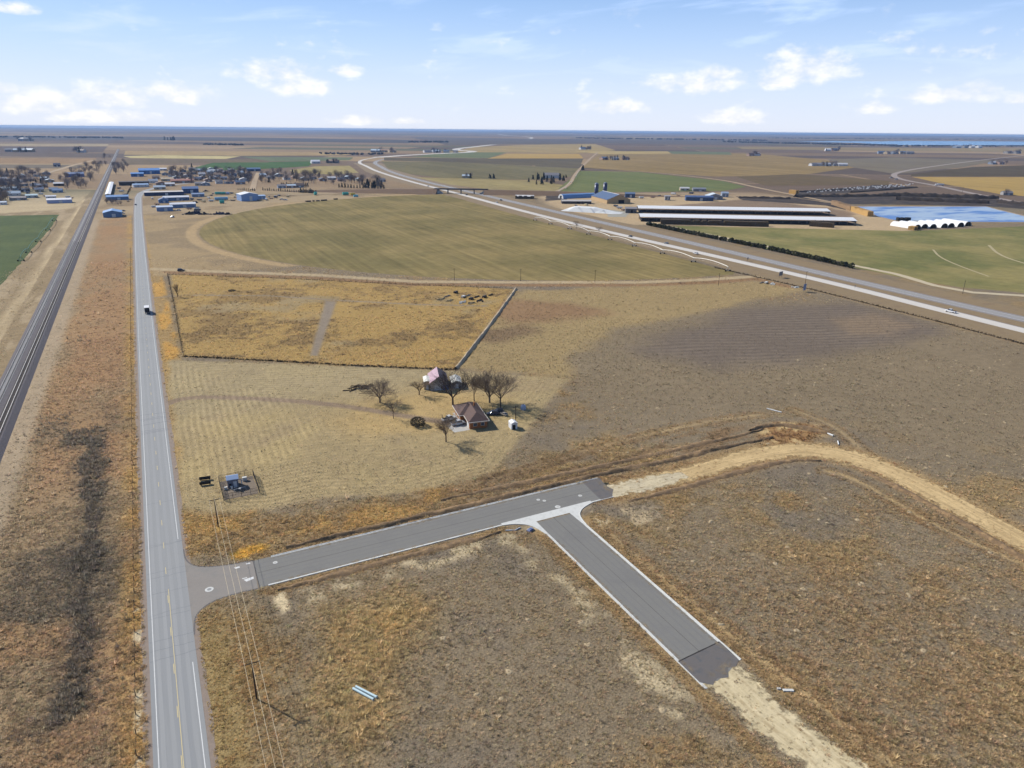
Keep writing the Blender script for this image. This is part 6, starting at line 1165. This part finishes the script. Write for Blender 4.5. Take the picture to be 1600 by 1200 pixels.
for i, (a, b, hw_, h_, lb) in enumerate((((1242, 308), (1420, 306), 9, 4, 'long dark manure ridge beyond the far cattle barn'), ((1385, 305.5), (1560, 311), 9, 5, 'dark manure ridge north of the lagoon'), ((1400, 312), (1545, 318), 10, 5, 'nearest dark manure ridge before the lagoon'), ((1250, 300), (1330, 296), 6, 2.2, 'low dark bank along the calf yard'), ((1330, 301), (1432, 293), 6, 2.2, 'low dark bank at the right of the calf yard'), ((1155, 309), (1235, 311), 7, 2.5, 'dark bedding heap behind the far cattle barn'), ((1560, 316), (1640, 325), 9, 4, 'dark manure ridge at the right frame edge'))): tag(ribbon('manure_ridge', PX(a, b), [hw_ * .6, hw_, hw_ * .8, hw_ * 1.1, hw_ * .5], .05, WND, jag=2.5, step=4, across=6, h=h_, seed=60 + i), lb, 'manure ridge')
HUT = surf('hutch_plastic', (236, 236, 236), .5, .03, 1)
def hutch():
    t = thing('calf_hutch', 'h', 'hutch'); MB().add([(-.8, -1.1, 0), (.8, -1.1, 0), (.8, 1.1, 0), (-.8, 1.1, 0), (-.7, -1, 1.1), (.7, -1, 1.1), (.7, 1, 1.1), (-.7, 1, 1.1), (0, -1, 1.5), (0, 1, 1.5)], [(0, 1, 5, 8, 4), (1, 2, 6, 5), (2, 3, 7, 9, 6), (3, 0, 4, 7), (4, 8, 9, 7), (5, 6, 9, 8)]).build('shell', HUT, t); MB().box(-.4, .4, -1.12, -1.05, .02, .95).build('opening', DARKIN, t); return t
HS = Spawner(hutch); r = random.Random(12)
for i in range(96): row = i // 24; u = (i % 24) / 23; px = 1262 + 150 * u + row * 5 + r.uniform(-4, 4); py = 301.2 - 9.5 * u - row * 1.3 + r.uniform(-.5, .5); HS((*W(px, py), .1), r.uniform(-.3, .3) + .6, 1.05, 'small white calf hutch standing in the dark calf yard', 'calf hutches')
# hedge of junipers along the service road
def juniper(seed=3, mat=None, name='juniper_tree'):
    t = thing(name, 'j', 'tree'); leafy(seed, 260, 1.55, 1.9, 2.1, .42, fill=.6).build('crown', mat or LEAF_J, t); MB().tube((0, 0, 0), (0, 0, 2.2), .16, .08, 5).build('trunk', BARK, t); return t
JS = [Spawner(lambda s=s: juniper(s)) for s in (3, 4, 5)]; hp = dense(PX((1011, 352), (1060, 362.5), (1120, 374.5), (1184, 387.5), (1250, 401.5), (1331, 419.6)), 2.9); r = random.Random(3)
for i, (x, y) in enumerate(hp):
    if 42 <= i * 100 / len(hp) % 100 < 43.2 or r.random() < .015: continue
    JS[i % 3]((x + r.uniform(-.3, .3), y + r.uniform(-.3, .3), 0), r.uniform(0, 6.28), (r.uniform(.9, 1.25), r.uniform(.9, 1.25), r.uniform(.85, 1.2)), 'dark juniper, one of the long hedge row along the interstate service road', 'juniper hedge along the interstate')
tree = tree_at(901, 357, 71, 9, 'bushy grey tree between the irrigation machine and the interstate', spread=1.0, r=.2, levels=4, twig=TWIG); tree['group'] = 'roadside bushes'; tree = tree_at(936, 363, 73, 6.5, 'smaller grey tree right of the bushy one beside the interstate', spread=1.1, r=.15, levels=4); tree['group'] = 'roadside bushes'
# broken machinery at the tip of the circular field
for px, py, kd, mt_, lb in ((1190, 442, 'pipe', 0, 'grey pipes at the right tip of the circular field'), (1197, 443, 'box', 2, 'white machine at the right tip of the circular field'), (1207, 444, 'heap', 2, 'white rubble right of the machine by the interstate'), (1243, 449, 'heap', 2, 'small white heap in the grass left of the blue board')): junk((*W(px, py), 0), .4, JK[mt_], kd, lb)
# ------------------------------------------------------------------ the town
B = bld
BIGB = B(176.5, 339.5, 26, 26, 5.2, 7.6, 'y', BLUE_W, BLUE_R, 'big blue metal shed with pale blue roof nearest the highway on the town side', 0, 'shed', 'metal_shed', nw=0)
B(184, 312.5, 31, 15, 4.5, 6.5, 'x', BLUE_W, BLUE_R, 'wide blue shed with white door behind the big blue one', 0, 'shed', 'metal_shed', nw=0)
rs = gable('rail_shed', 'long narrow white-roofed shed lying alongside the railway', 'shed', -42.5, 1385, 7, 280, 4.2, 5.0, math.radians(0), 'y', DARK_W, WHITE_R, .3, None, ())
B(210, 289.5, 42, 16, 6, 7, 'x', DARK_W, mat_roof((92, 86, 86)), 'long dark brown building at the railway crossing', 0, 'building', 'warehouse', nw=4)
B(221, 292.5, 22, 12, 4, 6, 'x', WHITE_W, LBLUE, 'low building with pale blue roof at the bend of the highway', .2, 'building', 'shop_building')
B(234, 272, 30, 30, 8, 12, 'x', mat_wall((92, 132, 190)), mat_roof((92, 150, 220)), 'large hall with bright blue roof at the back of the town', 0, 'hall', 'hall'); B(215, 276, 18, 20, 6, 8, 'x', mat_wall((92, 132, 190)), mat_roof((104, 160, 224)), 'lower bright blue annex left of the large blue hall', 0, 'hall', 'annex'); B(254, 266.5, 12, 14, 4, 6, 'x', WHITE_W, WHITE_R, 'small white-roofed building right of the blue hall', 0)
B(285, 286, 32, 18, 4.5, 7, 'x', mat_wall((186, 150, 130)), RED_R, 'building with faded red roof in the middle of the town', 0, 'building', 'house'); B(262, 283, 18, 14, 4, 6.5, 'x', TAN_W, mat_roof((214, 194, 164)), 'tan-roofed building left of the red roof', 0, 'building', 'house')
B(257, 305.5, 56, 22, 5, 5.4, 'x', mat_wall((62, 72, 104)), mat_roof((220, 214, 206)), 'long dark blue store with flat pale roof facing the highway', 0, 'building', 'store_building', nw=5, flat=True)
B(298.5, 302, 23, 18, 7, 10, 'x', mat_wall((74, 98, 146)), mat_roof((96, 126, 172)), 'tall dark blue building right of the flat-roofed store', 0, 'building', 'mill_building', nw=3)
B(276, 313.5, 37, 12, 4.6, 6.4, 'x', BLUE_W, WHITE_R, 'long blue building with white roof behind the roadside sheds', 0, 'building', 'workshop', nw=4); B(256, 317, 14, 16, 4, 6.6, 'y', mat_wall((110, 146, 196)), mat_roof((74, 98, 140)), 'blue gabled garage at the left end of the white-roofed building', 0, 'garage', 'garage')
B(286.5, 324.5, 37, 12, 4.5, 6.2, 'x', mat_wall((128, 150, 184)), WHITE_R, 'long white-roofed shed just above the junk yard', 0, 'shed', 'metal_shed', nw=0); B(258, 330, 23, 14, 5, 6.2, 'x', mat_wall((134, 156, 196)), mat_roof((206, 222, 242)), 'pale blue roadside shed left of the junk yard', 0, 'shed', 'metal_shed', nw=0)
wb = B(391, 314, 26, 24, 9, 11.5, 'y', mat_wall((150, 178, 224)), WHITE_R, 'big white workshop with blue-shaded front near the circular field', .15, 'building', 'workshop', nw=0); B(409.5, 311.5, 12, 14, 5, 6, 'x', mat_wall((150, 178, 216)), LBLUE, 'low pale blue annex right of the big white workshop', .15, 'shed', 'annex', nw=0)
B(310, 307.5, 18, 10, 4, 5.4, 'x', mat_wall((136, 152, 180)), SLATE, 'small slate-roofed shed in the yard right of the blue building', 0, 'shed', 'shed', nw=1)
def tank(px, py, L, R_, mat, label, rz=0.0, saddle=True):
    t = thing('storage_tank', label, 'tank', (*W(px, py), 0), rz); MB().tube((-L / 2, 0, R_ + .4), (L / 2, 0, R_ + .4), R_, n=14).build('shell', mat, t, False)
    for x in (-L * .3, L * .3): MB().box(x - .3, x + .3, -R_ * .8, R_ * .8, 0, R_ * .7).build('saddle', GREY_W, t)
    MB().tube((0, 0, 2 * R_ + .3), (0, 0, 2 * R_ + .9), .35, n=8).build('hatch', mat, t)
for px, py, L, R_, mt_, lb in ((341, 304, 9, 1.9, TEAL, 'left teal tank of the upper tank row in the yard'), (349, 304, 7, 1.9, TEAL, 'second teal tank of the upper tank row'), (356, 304, 5, 1.7, LBLUE, 'pale tank at the right end of the upper tank row'), (346, 313, 18, 2.2, mat_roof((160, 206, 232)), 'long pale blue tank in the lower yard'), (347, 318, 6, 2.2, TEAL, 'teal tank in front of the long pale blue one'), (493, 305, 4, 2.4, TEAL, 'lone teal tank at the edge of the far yard'), (540, 305, 9, 2.2, TEAL, 'teal tank beside yellow ones above the circular field'), (551, 305.5, 7, 1.8, YEL, 'yellow tank right of the teal one'), (556, 308, 7, 1.6, mat_roof((120, 200, 220)), 'pale turquoise tank in front of the yellow one')): tank(px, py, L, R_, mt_, lb)
# junk yard with dark tarps
def scrap_pile(px, py, sx, sy, h, mat, label, seed):
    t = thing('scrap_pile', label, 'scrap pile', (*W(px, py), 0), 0, 'scrap piles of the junk yard'); r = random.Random(seed); m = MB()
    for k in range(40):
        x, y = r.gauss(0, sx * .4), r.gauss(0, sy * .4); s = r.uniform(.5, 1.6); hh = h * max(.2, 1 - abs(x) / sx - abs(y) / sy) * r.uniform(.4, 1.2); m.box(x - s, x + s, y - s * .7, y + s * .7, 0, hh, taper=min(.3, s * .3))
    tag(m.build('scrap', mat, t), kind='stuff')
DKB = surf('dark_blue_scrap', (58, 68, 92), .8, .3, .4); BLK = surf('black_scrap', (44, 42, 44), .8, .3, .4)
scrap_pile(297, 335, 8, 6, 4, BLK, 'black heap at the left of the junk yard', 1); scrap_pile(306, 334, 10, 7, 5, DKB, 'dark blue tarped heap in the middle of the junk yard', 2); scrap_pile(320, 335, 9, 5, 3, BLK, 'low black heap between the two blue ones', 3); scrap_pile(342, 335, 14, 7, 4, DKB, 'wide dark blue heap at the right of the junk yard', 4); scrap_pile(356, 335, 5, 5, 3, BLK, 'small black heap at the right end of the junk yard', 5); scrap_pile(304, 317, 6, 5, 3, BLK, 'dark scrap behind the long white-roofed shed', 6); scrap_pile(322, 299, 6, 5, 2.5, BLK, 'dark scrap heap in the middle town yard', 7)
stack_of_bales(W(478, 315.5), W(500, 314.5), 3, 1.6, BLK, 'row of black bales at the left above the circular field', group='black bale rows'); stack_of_bales(W(503, 314), W(514, 313.2), 3, 1.6, BLK, 'middle row of black bales above the circular field', group='black bale rows'); stack_of_bales(W(523, 312), W(528, 311.6), 3, 1.6, BLK, 'short row of black bales at the right above the circular field', group='black bale rows')
# left part of the town
B(93, 317.5, 33, 14, 4.5, 6.2, 'x', mat_wall((178, 188, 226)), mat_roof((250, 250, 252)), 'long white-roofed shed left of the railway, nearest of the left town', 0, 'shed', 'metal_shed', nw=0); B(80, 310.5, 14, 8, 3.4, 4.6, 'x', WHITE_W, mat_roof((236, 238, 244)), 'small white building behind the long white-roofed shed', .1, 'building', 'trailer_home')
B(117, 276.5, 25, 20, 6, 9, 'x', mat_wall((110, 128, 190)), mat_roof((112, 134, 176)), 'blue hall behind trees left of the railway', 0, 'hall', 'hall', nw=4); B(92, 290.5, 14, 12, 4, 6, 'x', DARK_W, mat_roof((220, 222, 226)), 'dark shed with pale roof below the blue hall', 0, 'shed', 'shed', nw=0, open_front=True)
B(90, 301, 14, 10, 3.6, 6, 'x', mat_wall((140, 166, 196)), mat_roof((104, 142, 186)), 'blue-roofed house at the right edge of the left town', 0, 'house', 'house'); B(84, 299, 12, 10, 3.6, 6, 'x', GREY_W, mat_roof((120, 138, 160)), 'slate-roofed house left of the blue-roofed one', 0, 'house', 'house')
B(50, 309, 16, 10, 3.4, 5, 'x', mat_wall((184, 204, 206)), mat_roof((206, 230, 234)), 'pale turquoise-roofed house on the sandy lot', .1, 'house', 'house'); B(38, 299.5, 14, 10, 3.6, 5.6, 'x', mat_wall((70, 80, 110)), mat_roof((60, 68, 98)), 'dark blue house among the left town trees', 0, 'house', 'house'); B(14, 297.5, 22, 11, 3.6, 5.6, 'x', mat_wall((150, 170, 190)), mat_roof((196, 220, 234)), 'long pale blue-roofed house at the left frame edge', 0, 'house', 'house'); B(28, 313, 22, 11, 3.4, 5, 'x', GREY_W, mat_roof((150, 140, 140)), 'grey-roofed house on the near left lots', 0, 'house', 'house'); B(5, 320, 9, 8, 3.2, 4.4, 'x', WHITE_W, mat_roof((214, 226, 238)), 'small pale house in the near left corner of town', 0, 'house', 'house'); B(89, 260.5, 9, 14, 5, 9, 'x', mat_wall((84, 92, 120)), mat_roof((76, 86, 112)), 'lone dark blue barn beyond the left town', 0, 'barn', 'barn')
r = random.Random(21); ROOFS = [((206, 222, 234), 'pale blue'), ((150, 146, 148), 'grey'), ((124, 106, 98), 'brown'), ((226, 226, 228), 'white'), ((104, 120, 146), 'slate blue'), ((178, 150, 128), 'tan')]
WALLS = [WHITE_W, GREY_W, TAN_W, mat_wall((150, 160, 176)), mat_wall((176, 150, 136))]
def house_at(px, py, where, grp, sc=1.0):
    c, nm = ROOFS[r.randrange(len(ROOFS))]; sc *= 1.2; w = r.uniform(10, 15) * sc / MPP(px, py); B(px, py, w, r.uniform(8, 11) * sc, 3.2 * sc, r.uniform(4.8, 6) * sc, r.choice('xxy'), r.choice(WALLS), mat_roof(c), f'small house with {nm} roof {where}', r.choice((0, 0, .15)), 'house', 'town_house', nw=2, group=grp)
for px, py in ((4, 289), (18, 283), (34, 277.5), (45, 283), (58, 276), (70, 281), (38, 291), (55, 291), (66, 293), (10, 304), (22, 306), (78, 285), (62, 300), (-12, 296), (28, 287), (50, 271), (72, 273), (8, 276), (5, 283)): house_at(px, py, 'among the trees of the left town', 'houses of the left town')
for px, py in ((268, 276), (280, 274), (292, 277), (303, 272), (316, 275), (329, 271), (340, 276), (352, 272), (364, 276), (377, 272), (388, 278), (310, 282), (326, 284), (343, 287), (360, 287), (376, 288), (270, 270), (300, 266), (330, 266), (362, 268), (296, 284), (382, 283), (244, 280), (276, 280), (318, 280), (334, 280), (350, 281), (368, 282), (240, 286), (252, 289), (266, 291), (250, 296), (312, 290), (322, 290), (286, 269), (312, 268), (344, 267), (378, 266), (258, 274)): house_at(px, py, 'among the trees of the middle town', 'houses of the middle town')
for px, py in ((412, 276), (424, 279), (436, 276), (449, 281), (462, 279), (476, 282), (490, 280), (505, 283), (519, 281), (533, 283), (545, 280), (562, 283), (598, 284), (441, 294), (456, 293.5), (468, 293)): house_at(px, py, 'among the trees of the right town', 'houses of the right town')
B(397, 267.5, 20, 16, 5, 8, 'x', BLUE_D, mat_roof((104, 132, 170)), 'slate blue hall at the back of the middle town', 0, 'hall', 'hall'); B(334, 269, 16, 10, 4, 5.6, 'x', WHITE_W, WHITE_R, 'white-roofed hall at the back of the middle town', 0, 'hall', 'hall'); B(494, 255.5, 13, 22, 6, 10, 'x', WHITE_W, mat_roof((240, 240, 246)), 'white-roofed barn beyond the right town', 0, 'barn', 'barn')
# town vehicles
for px, py, c, kd, lb in ((212, 320.5, (60, 62, 70), 'car', 'dark car driving on the highway into town'), (191, 334, (232, 232, 234), 'pickup', 'white pickup beside the big blue shed'), (193, 330, (130, 134, 140), 'car', 'grey car beside the big blue shed'), (307, 326, (244, 244, 244), 'pickup', 'white pickup at the right end of the white-roofed shed'), (279, 329.5, (244, 244, 244), 'pickup', 'white pickup between the roadside shed and the junk yard'), (284, 313.5, (232, 232, 234), 'car', 'white car before the long blue building'), (367, 309, (48, 50, 58), 'suv', 'dark car left of the big white workshop'), (372, 311, (244, 244, 244), 'pickup', 'white pickup left of the big white workshop'), (403, 313.5, (130, 134, 140), 'car', 'grey car right of the big white workshop'), (440, 312, (232, 232, 234), 'pickup', 'white pickup in the open yard right of the workshop'), (446, 313, (244, 244, 244), 'pickup', 'second white pickup in the open yard'), (420, 308, (176, 166, 150), 'car', 'tan car in the open yard'), (192, 298, (60, 62, 70), 'car', 'dark car in the lot by the railway shed'), (330, 306, (130, 134, 140), 'suv', 'grey car in the tank yard'), (269, 340, (236, 236, 236), 'suv', 'small white vehicle alone on the dirt right of the highway')): car(px, py, r.uniform(0, 6.28), c, kd, lb, sc=1.15)
# town trees: bare grey crowns and dark conifers
def town_tree(seed, mat, bark=BARK):
    t = thing('town_tree', 't', 'tree'); m = leafy(seed, 420, 4.4, 4.0, 6.2, .26, fill=.2); rr = random.Random(seed)
    for k in range(26): a = rr.uniform(0, 6.28); u = rr.uniform(.2, 1); m.tube((0, 0, 2.0), (4.2 * u * math.cos(a), 4.2 * u * math.sin(a), 5.8 + 4 * math.sqrt(max(0, 1 - u * u))), .10, .03, 3, cap=False)
    m.build('crown', mat, t); MB().tube((0, 0, 0), (0, 0, 3.2), .3, .2, 6).build('trunk', bark, t); return t
TT = [Spawner(lambda s=s, m_=m_: town_tree(s, m_)) for s, m_ in ((61, GREY_CROWN), (62, BLUE_CROWN), (63, GREY_CROWN), (64, TWIG))]
def conifer(seed): t = thing('conifer_tree', 't', 'tree'); leafy(seed, 240, 2.4, 3.6, 4.0, .5, shape='cone', fill=.5).build('crown', LEAF_D, t); MB().tube((0, 0, 0), (0, 0, 3), .2, .1, 5).build('trunk', BARK, t); return t
CT = [Spawner(lambda s=s: conifer(s)) for s in (81, 82)]
def trees(n, poly, label, group, lo=1.0, hi=1.7, con=.0, seed=1):
    rr = random.Random(seed); P = PX(*poly); xs = [p[0] for p in poly]; ys_ = [p[1] for p in poly]; k = 0
    while k < n:
        px, py = rr.uniform(min(xs), max(xs)), rr.uniform(min(ys_), max(ys_))
        if poly_sd(np.array([px]), np.array([py]), poly)[0] < 0: continue
        s = rr.uniform(lo, hi); sp = CT if rr.random() < con else TT
        if sp is TT: sp[rr.randrange(4)]((*W(px, py), 0), rr.uniform(0, 6.28), (s, s, s * rr.uniform(.85, 1.15)), label, group)
        else: sp[rr.randrange(2)]((*W(px, py), 0), rr.uniform(0, 6.28), (s, s, s * rr.uniform(.9, 1.3)), 'dark conifer ' + label.split(' ', 2)[2], 'conifers ' + group)
        k += 1
trees(58, [(256, 268), (300, 264), (392, 266), (395, 288), (300, 286), (262, 282)], 'bare tree among the houses of the middle town', 'trees of the middle town', seed=1, con=.06)
trees(56, [(404, 268), (440, 270), (560, 276), (592, 284), (600, 292), (520, 289), (440, 286), (408, 288)], 'bare tree among the houses of the right town', 'trees of the right town', seed=2, con=.12)
trees(54, [(-20, 272), (40, 268), (78, 272), (82, 292), (60, 300), (-20, 306)], 'bare tree among the houses of the left town', 'trees of the left town', seed=3, con=.08)
trees(30, [(88, 282), (110, 270), (150, 256), (170, 240), (174, 248), (152, 276), (132, 296), (104, 298)], 'bare tree along the left side of the railway by the town', 'trees left of the railway', seed=4)
trees(16, [(176, 262), (196, 250), (204, 258), (196, 272), (180, 276)], 'bare tree right of the railway behind the blue hall', 'trees right of the railway', seed=5)
trees(9, [(165, 322), (190, 321), (190, 316), (165, 316)], 'bare tree right behind the big blue shed', 'trees behind the big blue shed', seed=6, lo=.5, hi=.8)
trees(10, [(0, 322), (14, 320), (16, 306), (0, 308)], 'bare tree in the near left corner of town', 'trees in the near left corner', seed=7, con=.3)
trees(26, [(824, 286), (840, 289), (882, 287), (886, 277), (868, 280), (850, 279), (832, 276)], 'evergreen or bare tree ringing the white-roofed farmstead', 'trees ringing the farmstead', lo=.9, hi=1.6, con=.9, seed=8)
trees(14, [(566, 289), (600, 292), (606, 297), (590, 296), (570, 294)], 'evergreen or bare tree at the interstate end of town', 'trees at the interstate end of town', con=.9, seed=9)
def row(a, b, n, label, group, s=.55, seed=1):
    rr = random.Random(seed)
    for i in range(n):
        u = i / (n - 1); CT[i % 2]((*W(a[0] + (b[0] - a[0]) * u, a[1] + (b[1] - a[1]) * u), 0), rr.uniform(0, 6), s * rr.uniform(.8, 1.3), label, group)
row((411, 297.5), (470, 301), 18, 'dark conifer in the row behind the white workshop', 'conifer row behind the workshop'); row((470, 301), (494, 302.5), 12, 'dark conifer at the thick right end of the workshop row', 'conifers at the end of the workshop row', .8, 2); row((440, 290.5), (481, 292), 16, 'dark conifer in the row before the right town houses', 'conifer row before the right town', .75, 3); row((372, 297), (398, 298.5), 9, 'dark round shrub in the row left of the white workshop', 'shrub row left of the workshop', .5, 4); row((530, 293), (600, 295.5), 16, 'dark conifer in the belt between town and interstate', 'conifer belt by the interstate', .8, 5); row((197, 309), (205, 294), 8, 'dark shrub in the curved row beside the highway bend', 'shrubs beside the highway bend', .5, 6)
# ------------------------------------------------------------------ farmsteads out on the plain
def farmstead(px, py, n, where, w=10, con=.3, bl_=2, seed=1, s=1.0):
    rr = random.Random(seed)
    for i in range(bl_):
        c, nm = rr.choice(ROOFS); x = px + (i - (bl_ - 1) / 2) * w * .7; B(x, py + rr.uniform(-.3, .3), rr.uniform(12, 26) * s / MPP(px, py), rr.uniform(10, 16) * s, 4.5 * s, 7.5 * s, 'x', rr.choice(WALLS), mat_roof(c), f'{("farm building", "farm shed", "long farm building", "low farm shed", "small farm building", "farm barn")[i]} with {nm} roof {where}', rr.choice((0, GR)), 'farm building', 'farm_building', nw=0)
    for i in range(n): sp = CT if rr.random() < con else TT; sp[rr.randrange(2)]((*W(px + rr.uniform(-w, w) * .8, py + rr.uniform(-.8, .5)), 0), rr.uniform(0, 6), s * rr.uniform(.9, 1.5), f'tree of the farmstead {where}', f'trees {where}')
farmstead(861, 278.5, 0, 'inside the ring of evergreens', 14, seed=1, bl_=1, s=1.5); farmstead(728, 278.5, 5, 'left of the evergreen farmstead', 10, .2, 1, 2, 1.0); farmstead(768, 279, 5, 'on the field edge between the farmsteads', 8, 1, 0, 3); farmstead(690, 238.5, 8, 'at the left end of the grey green strip', 20, .3, 4, 4, 1.6); farmstead(963, 250, 16, 'beyond the contour-striped field', 24, .6, 3, 5, 1.5); farmstead(915, 233.5, 5, 'on the far tan strip', 10, .3, 2, 6, 1.8); farmstead(1180, 243.5, 5, 'left of the far grey fallow', 8, .2, 3, 7, 1.7); farmstead(1295, 259.5, 9, 'with pale roofs on the grey fallow', 16, .3, 5, 8, 1.3); farmstead(1300, 236, 9, 'on the plain before the lake', 16, .4, 2, 9, 2.0); farmstead(1400, 240.5, 6, 'in the far right middle plain', 16, .2, 5, 10, 1.8); farmstead(1515, 231, 3, 'with white sheds close to the lake', 16, .2, 4, 11, 2.4); farmstead(1560, 257, 2, 'at the right edge beyond the dark wedge', 16, .3, 2, 12, 1.4); farmstead(1585, 240, 4, 'at the far right edge', 10, .3, 3, 13, 1.8); farmstead(600, 238, 7, 'beyond the interstate loop', 20, .3, 3, 14, 1.8); farmstead(30, 237.5, 5, 'on the purple band far left', 18, .3, 3, 15, 1.8); farmstead(125, 238.5, 5, 'left of the railway far away', 12, .6, 1, 16, 1.8); farmstead(265, 219.5, 7, 'on the far plain above the cream strip', 10, 1, 0, 17, 3); farmstead(40, 220.5, 3, 'near the horizon on the left', 14, .3, 2, 18, 3); farmstead(520, 255, 7, 'beside the white-roofed barn', 12, .6, 1, 19, 1.3); farmstead(912, 266, 3, 'at the crossing of the farm tracks', 4, 1, 0, 20, 1.2); farmstead(1575, 305, 2, 'beside the side highway at the right edge', 6, .2, 1, 21, .9)
# belts of wood near the horizon, too far to tell the trees apart
WOOD = surf('far_wood', (66, 66, 70), .95, .2, .02)
def belt(name, label, a, b, n, h, seed):
    rr = random.Random(seed); m = MB(); A, Bp = W(*a), W(*b)
    for i in range(n):
        u = rr.random(); v = rr.gauss(0, .012); x, y = A[0] + (Bp[0] - A[0]) * u, A[1] + (Bp[1] - A[1]) * u; x *= 1 + v; y *= 1 + v; R_ = h * rr.uniform(.6, 1.5)
        leafy(rr.randrange(9999), 14, R_, h * .55, h * .5, h * .45, mb=None) if False else m.add([(x + R_ * math.cos(t) * rr.uniform(.6, 1.1), y + R_ * math.sin(t) * rr.uniform(.6, 1.1), z) for z, k in ((0, 1),) for t in (0, 1.26, 2.5, 3.77, 5.03)] + [(x + R_ * .7 * math.cos(t + .6), y + R_ * .7 * math.sin(t + .6), h * rr.uniform(.55, 1.1)) for t in (0, 1.26, 2.5, 3.77, 5.03)] + [(x, y, h * rr.uniform(.9, 1.25))], [(i_, (i_ + 1) % 5, 5 + i_) for i_ in range(5)] + [((i_ + 1) % 5, 5 + (i_ + 1) % 5, 5 + i_) for i_ in range(5)] + [(5 + i_, 5 + (i_ + 1) % 5, 10) for i_ in range(5)])
    tag(m.build(name, WOOD), label, kind='stuff')
for a, b, n, h, lb in (((1130, 222), (1400, 228), 260, 12, 'dim belt of trees left of the lake'), ((1390, 228.6), (1640, 229), 200, 11, 'dim belt of trees on the near shore of the lake'), ((1200, 216), (1640, 219), 160, 14, 'blue-grey wood beyond the lake'), ((900, 216), (1200, 220), 160, 14, 'dim wood line in the far middle'), ((640, 222.5), (700, 222.5), 40, 12, 'small dark wood far left of the interstate'), ((320, 226), (380, 227), 40, 9, 'thin dark tree line on the far plain'), ((-20, 214), (200, 216), 90, 12, 'dim wood line on the far left'), ((500, 240.5), (600, 241.5), 50, 6, 'thin dark hedge line left of the interstate loop')): belt('distant_wood', lb, a, b, n, h, n)

# the rest of the town's bare trees, which melt into one grey mass between the roofs
def tree_mass(name, label, polys, n, seed):
    rr = random.Random(seed); m = MB(); base = [leafy(900 + i, 150, 4.2, 3.8, 5.6, .34, fill=.2) for i in range(3)]
    for poly in polys:
        xs = [p[0] for p in poly]; ys_ = [p[1] for p in poly]; k = 0
        while k < n:
            px, py = rr.uniform(min(xs), max(xs)), rr.uniform(min(ys_), max(ys_))
            if poly_sd(np.array([px]), np.array([py]), poly)[0] < 0: continue
            k += 1; x, y = W(px, py); s_ = rr.uniform(.7, 1.35); a = rr.uniform(0, 6.28); c, sn = math.cos(a) * s_, math.sin(a) * s_; b_ = base[k % 3]
            m.add([(x + v[0] * c - v[1] * sn, y + v[0] * sn + v[1] * c, v[2] * s_) for v in b_.v], b_.f); m.tube((x, y, 0), (x, y, 4 * s_), .25, .12, 4)
    tag(m.build(name, GREY_CROWN), label, kind='stuff')
tree_mass('town_woodland', 'grey mass of bare trees between the roofs of the town', [[(256, 268), (300, 264), (392, 266), (395, 288), (300, 286), (262, 282)], [(404, 268), (440, 270), (560, 276), (592, 284), (600, 292), (520, 289), (440, 286), (408, 288)], [(-20, 272), (40, 268), (78, 272), (82, 292), (60, 300), (-20, 306)], [(88, 282), (110, 270), (150, 256), (170, 240), (174, 248), (152, 276), (132, 296), (104, 298)]], 80, 5)

# yard clutter: crates, trailers, drums round the sheds
def clutter(c, k):
    t = thing('yard_trailer', 'c', 'trailer'); P = paint(c); MB().box(-1.2, 1.2, -3, 3, .7, 2.4 if k else 1.4).build('box', P, t); wheels(t, (-1.1, 1.1), (-1.2, 1.2), .4); MB().tube((0, 3, .7), (0, 4.4, .5), .08, n=5).build('drawbar', JK[1], t); return t
CL = [Spawner(lambda c=c, k=k: clutter(c, k)) for c, k in (((226, 226, 226), 1), ((120, 70, 56), 0), ((70, 80, 96), 1), ((60, 58, 58), 0), ((196, 180, 140), 1))]; CN = ('white box', 'rust red flat', 'dark blue box', 'black flat', 'tan box'); rr = random.Random(31)
for lb, pts in (('behind the roadside sheds of the town', ((238, 311), (246, 320), (300, 312), (312, 313), (318, 316), (240, 324), (296, 327), (309, 330))), ('in the tank yard of the town', ((326, 310), (333, 303), (362, 303), (364, 314), (370, 305), (330, 315))), ('in the open yard right of the white workshop', ((416, 313), (424, 311), (431, 309), (436, 306), (450, 308))), ('by the railway shed in town', ((190, 300), (195, 304), (186, 295), (200, 315))), ('on the sandy lots of the left town', ((64, 304), (72, 307), (44, 303), (58, 309), (36, 306), (106, 309), (112, 310))), ('in the dairy yard by the blue barn', ((968, 326), (974, 329), (962, 323), (900, 322), (916, 321), (1002, 310), (1020, 309), (1030, 307))), ('in the yard beyond the dairy', ((1052, 304), (1060, 306), (1080, 303), (1110, 303), (1130, 303)))):
    for i, (px, py) in enumerate(pts): j = i % 5; CL[j]((*W(px, py), 0), rr.uniform(0, 3.1), rr.uniform(.9, 1.3), f'{CN[j]} trailer {lb}', 'trailers ' + lb)
# ------------------------------------------------------------------ air
def make_haze():
    m = bpy.data.materials.new('haze'); m.use_nodes = True; q = NT(m.node_tree); q.n.clear()
    v = q.new('ShaderNodeVolumePrincipled'); v.inputs['Color'].default_value = (.30, .48, .80, 1); v.inputs['Density'].default_value = HAZE_D; v.inputs['Density Attribute'].default_value = ''
    v.inputs['Anisotropy'].default_value = .1
    o = q.new('ShaderNodeOutputMaterial'); q.l.new(v.outputs[0], o.inputs['Volume'])
    try: m.cycles.homogeneous_volume = True
    except Exception: pass
    ob = MB().box(-46000, 46000, -46000, 46000, -1.0, 103.0).build('haze', m); tag(ob, 'thin blue winter haze over the plain', kind='stuff')
HAZE_D = 4.2e-5
make_haze()
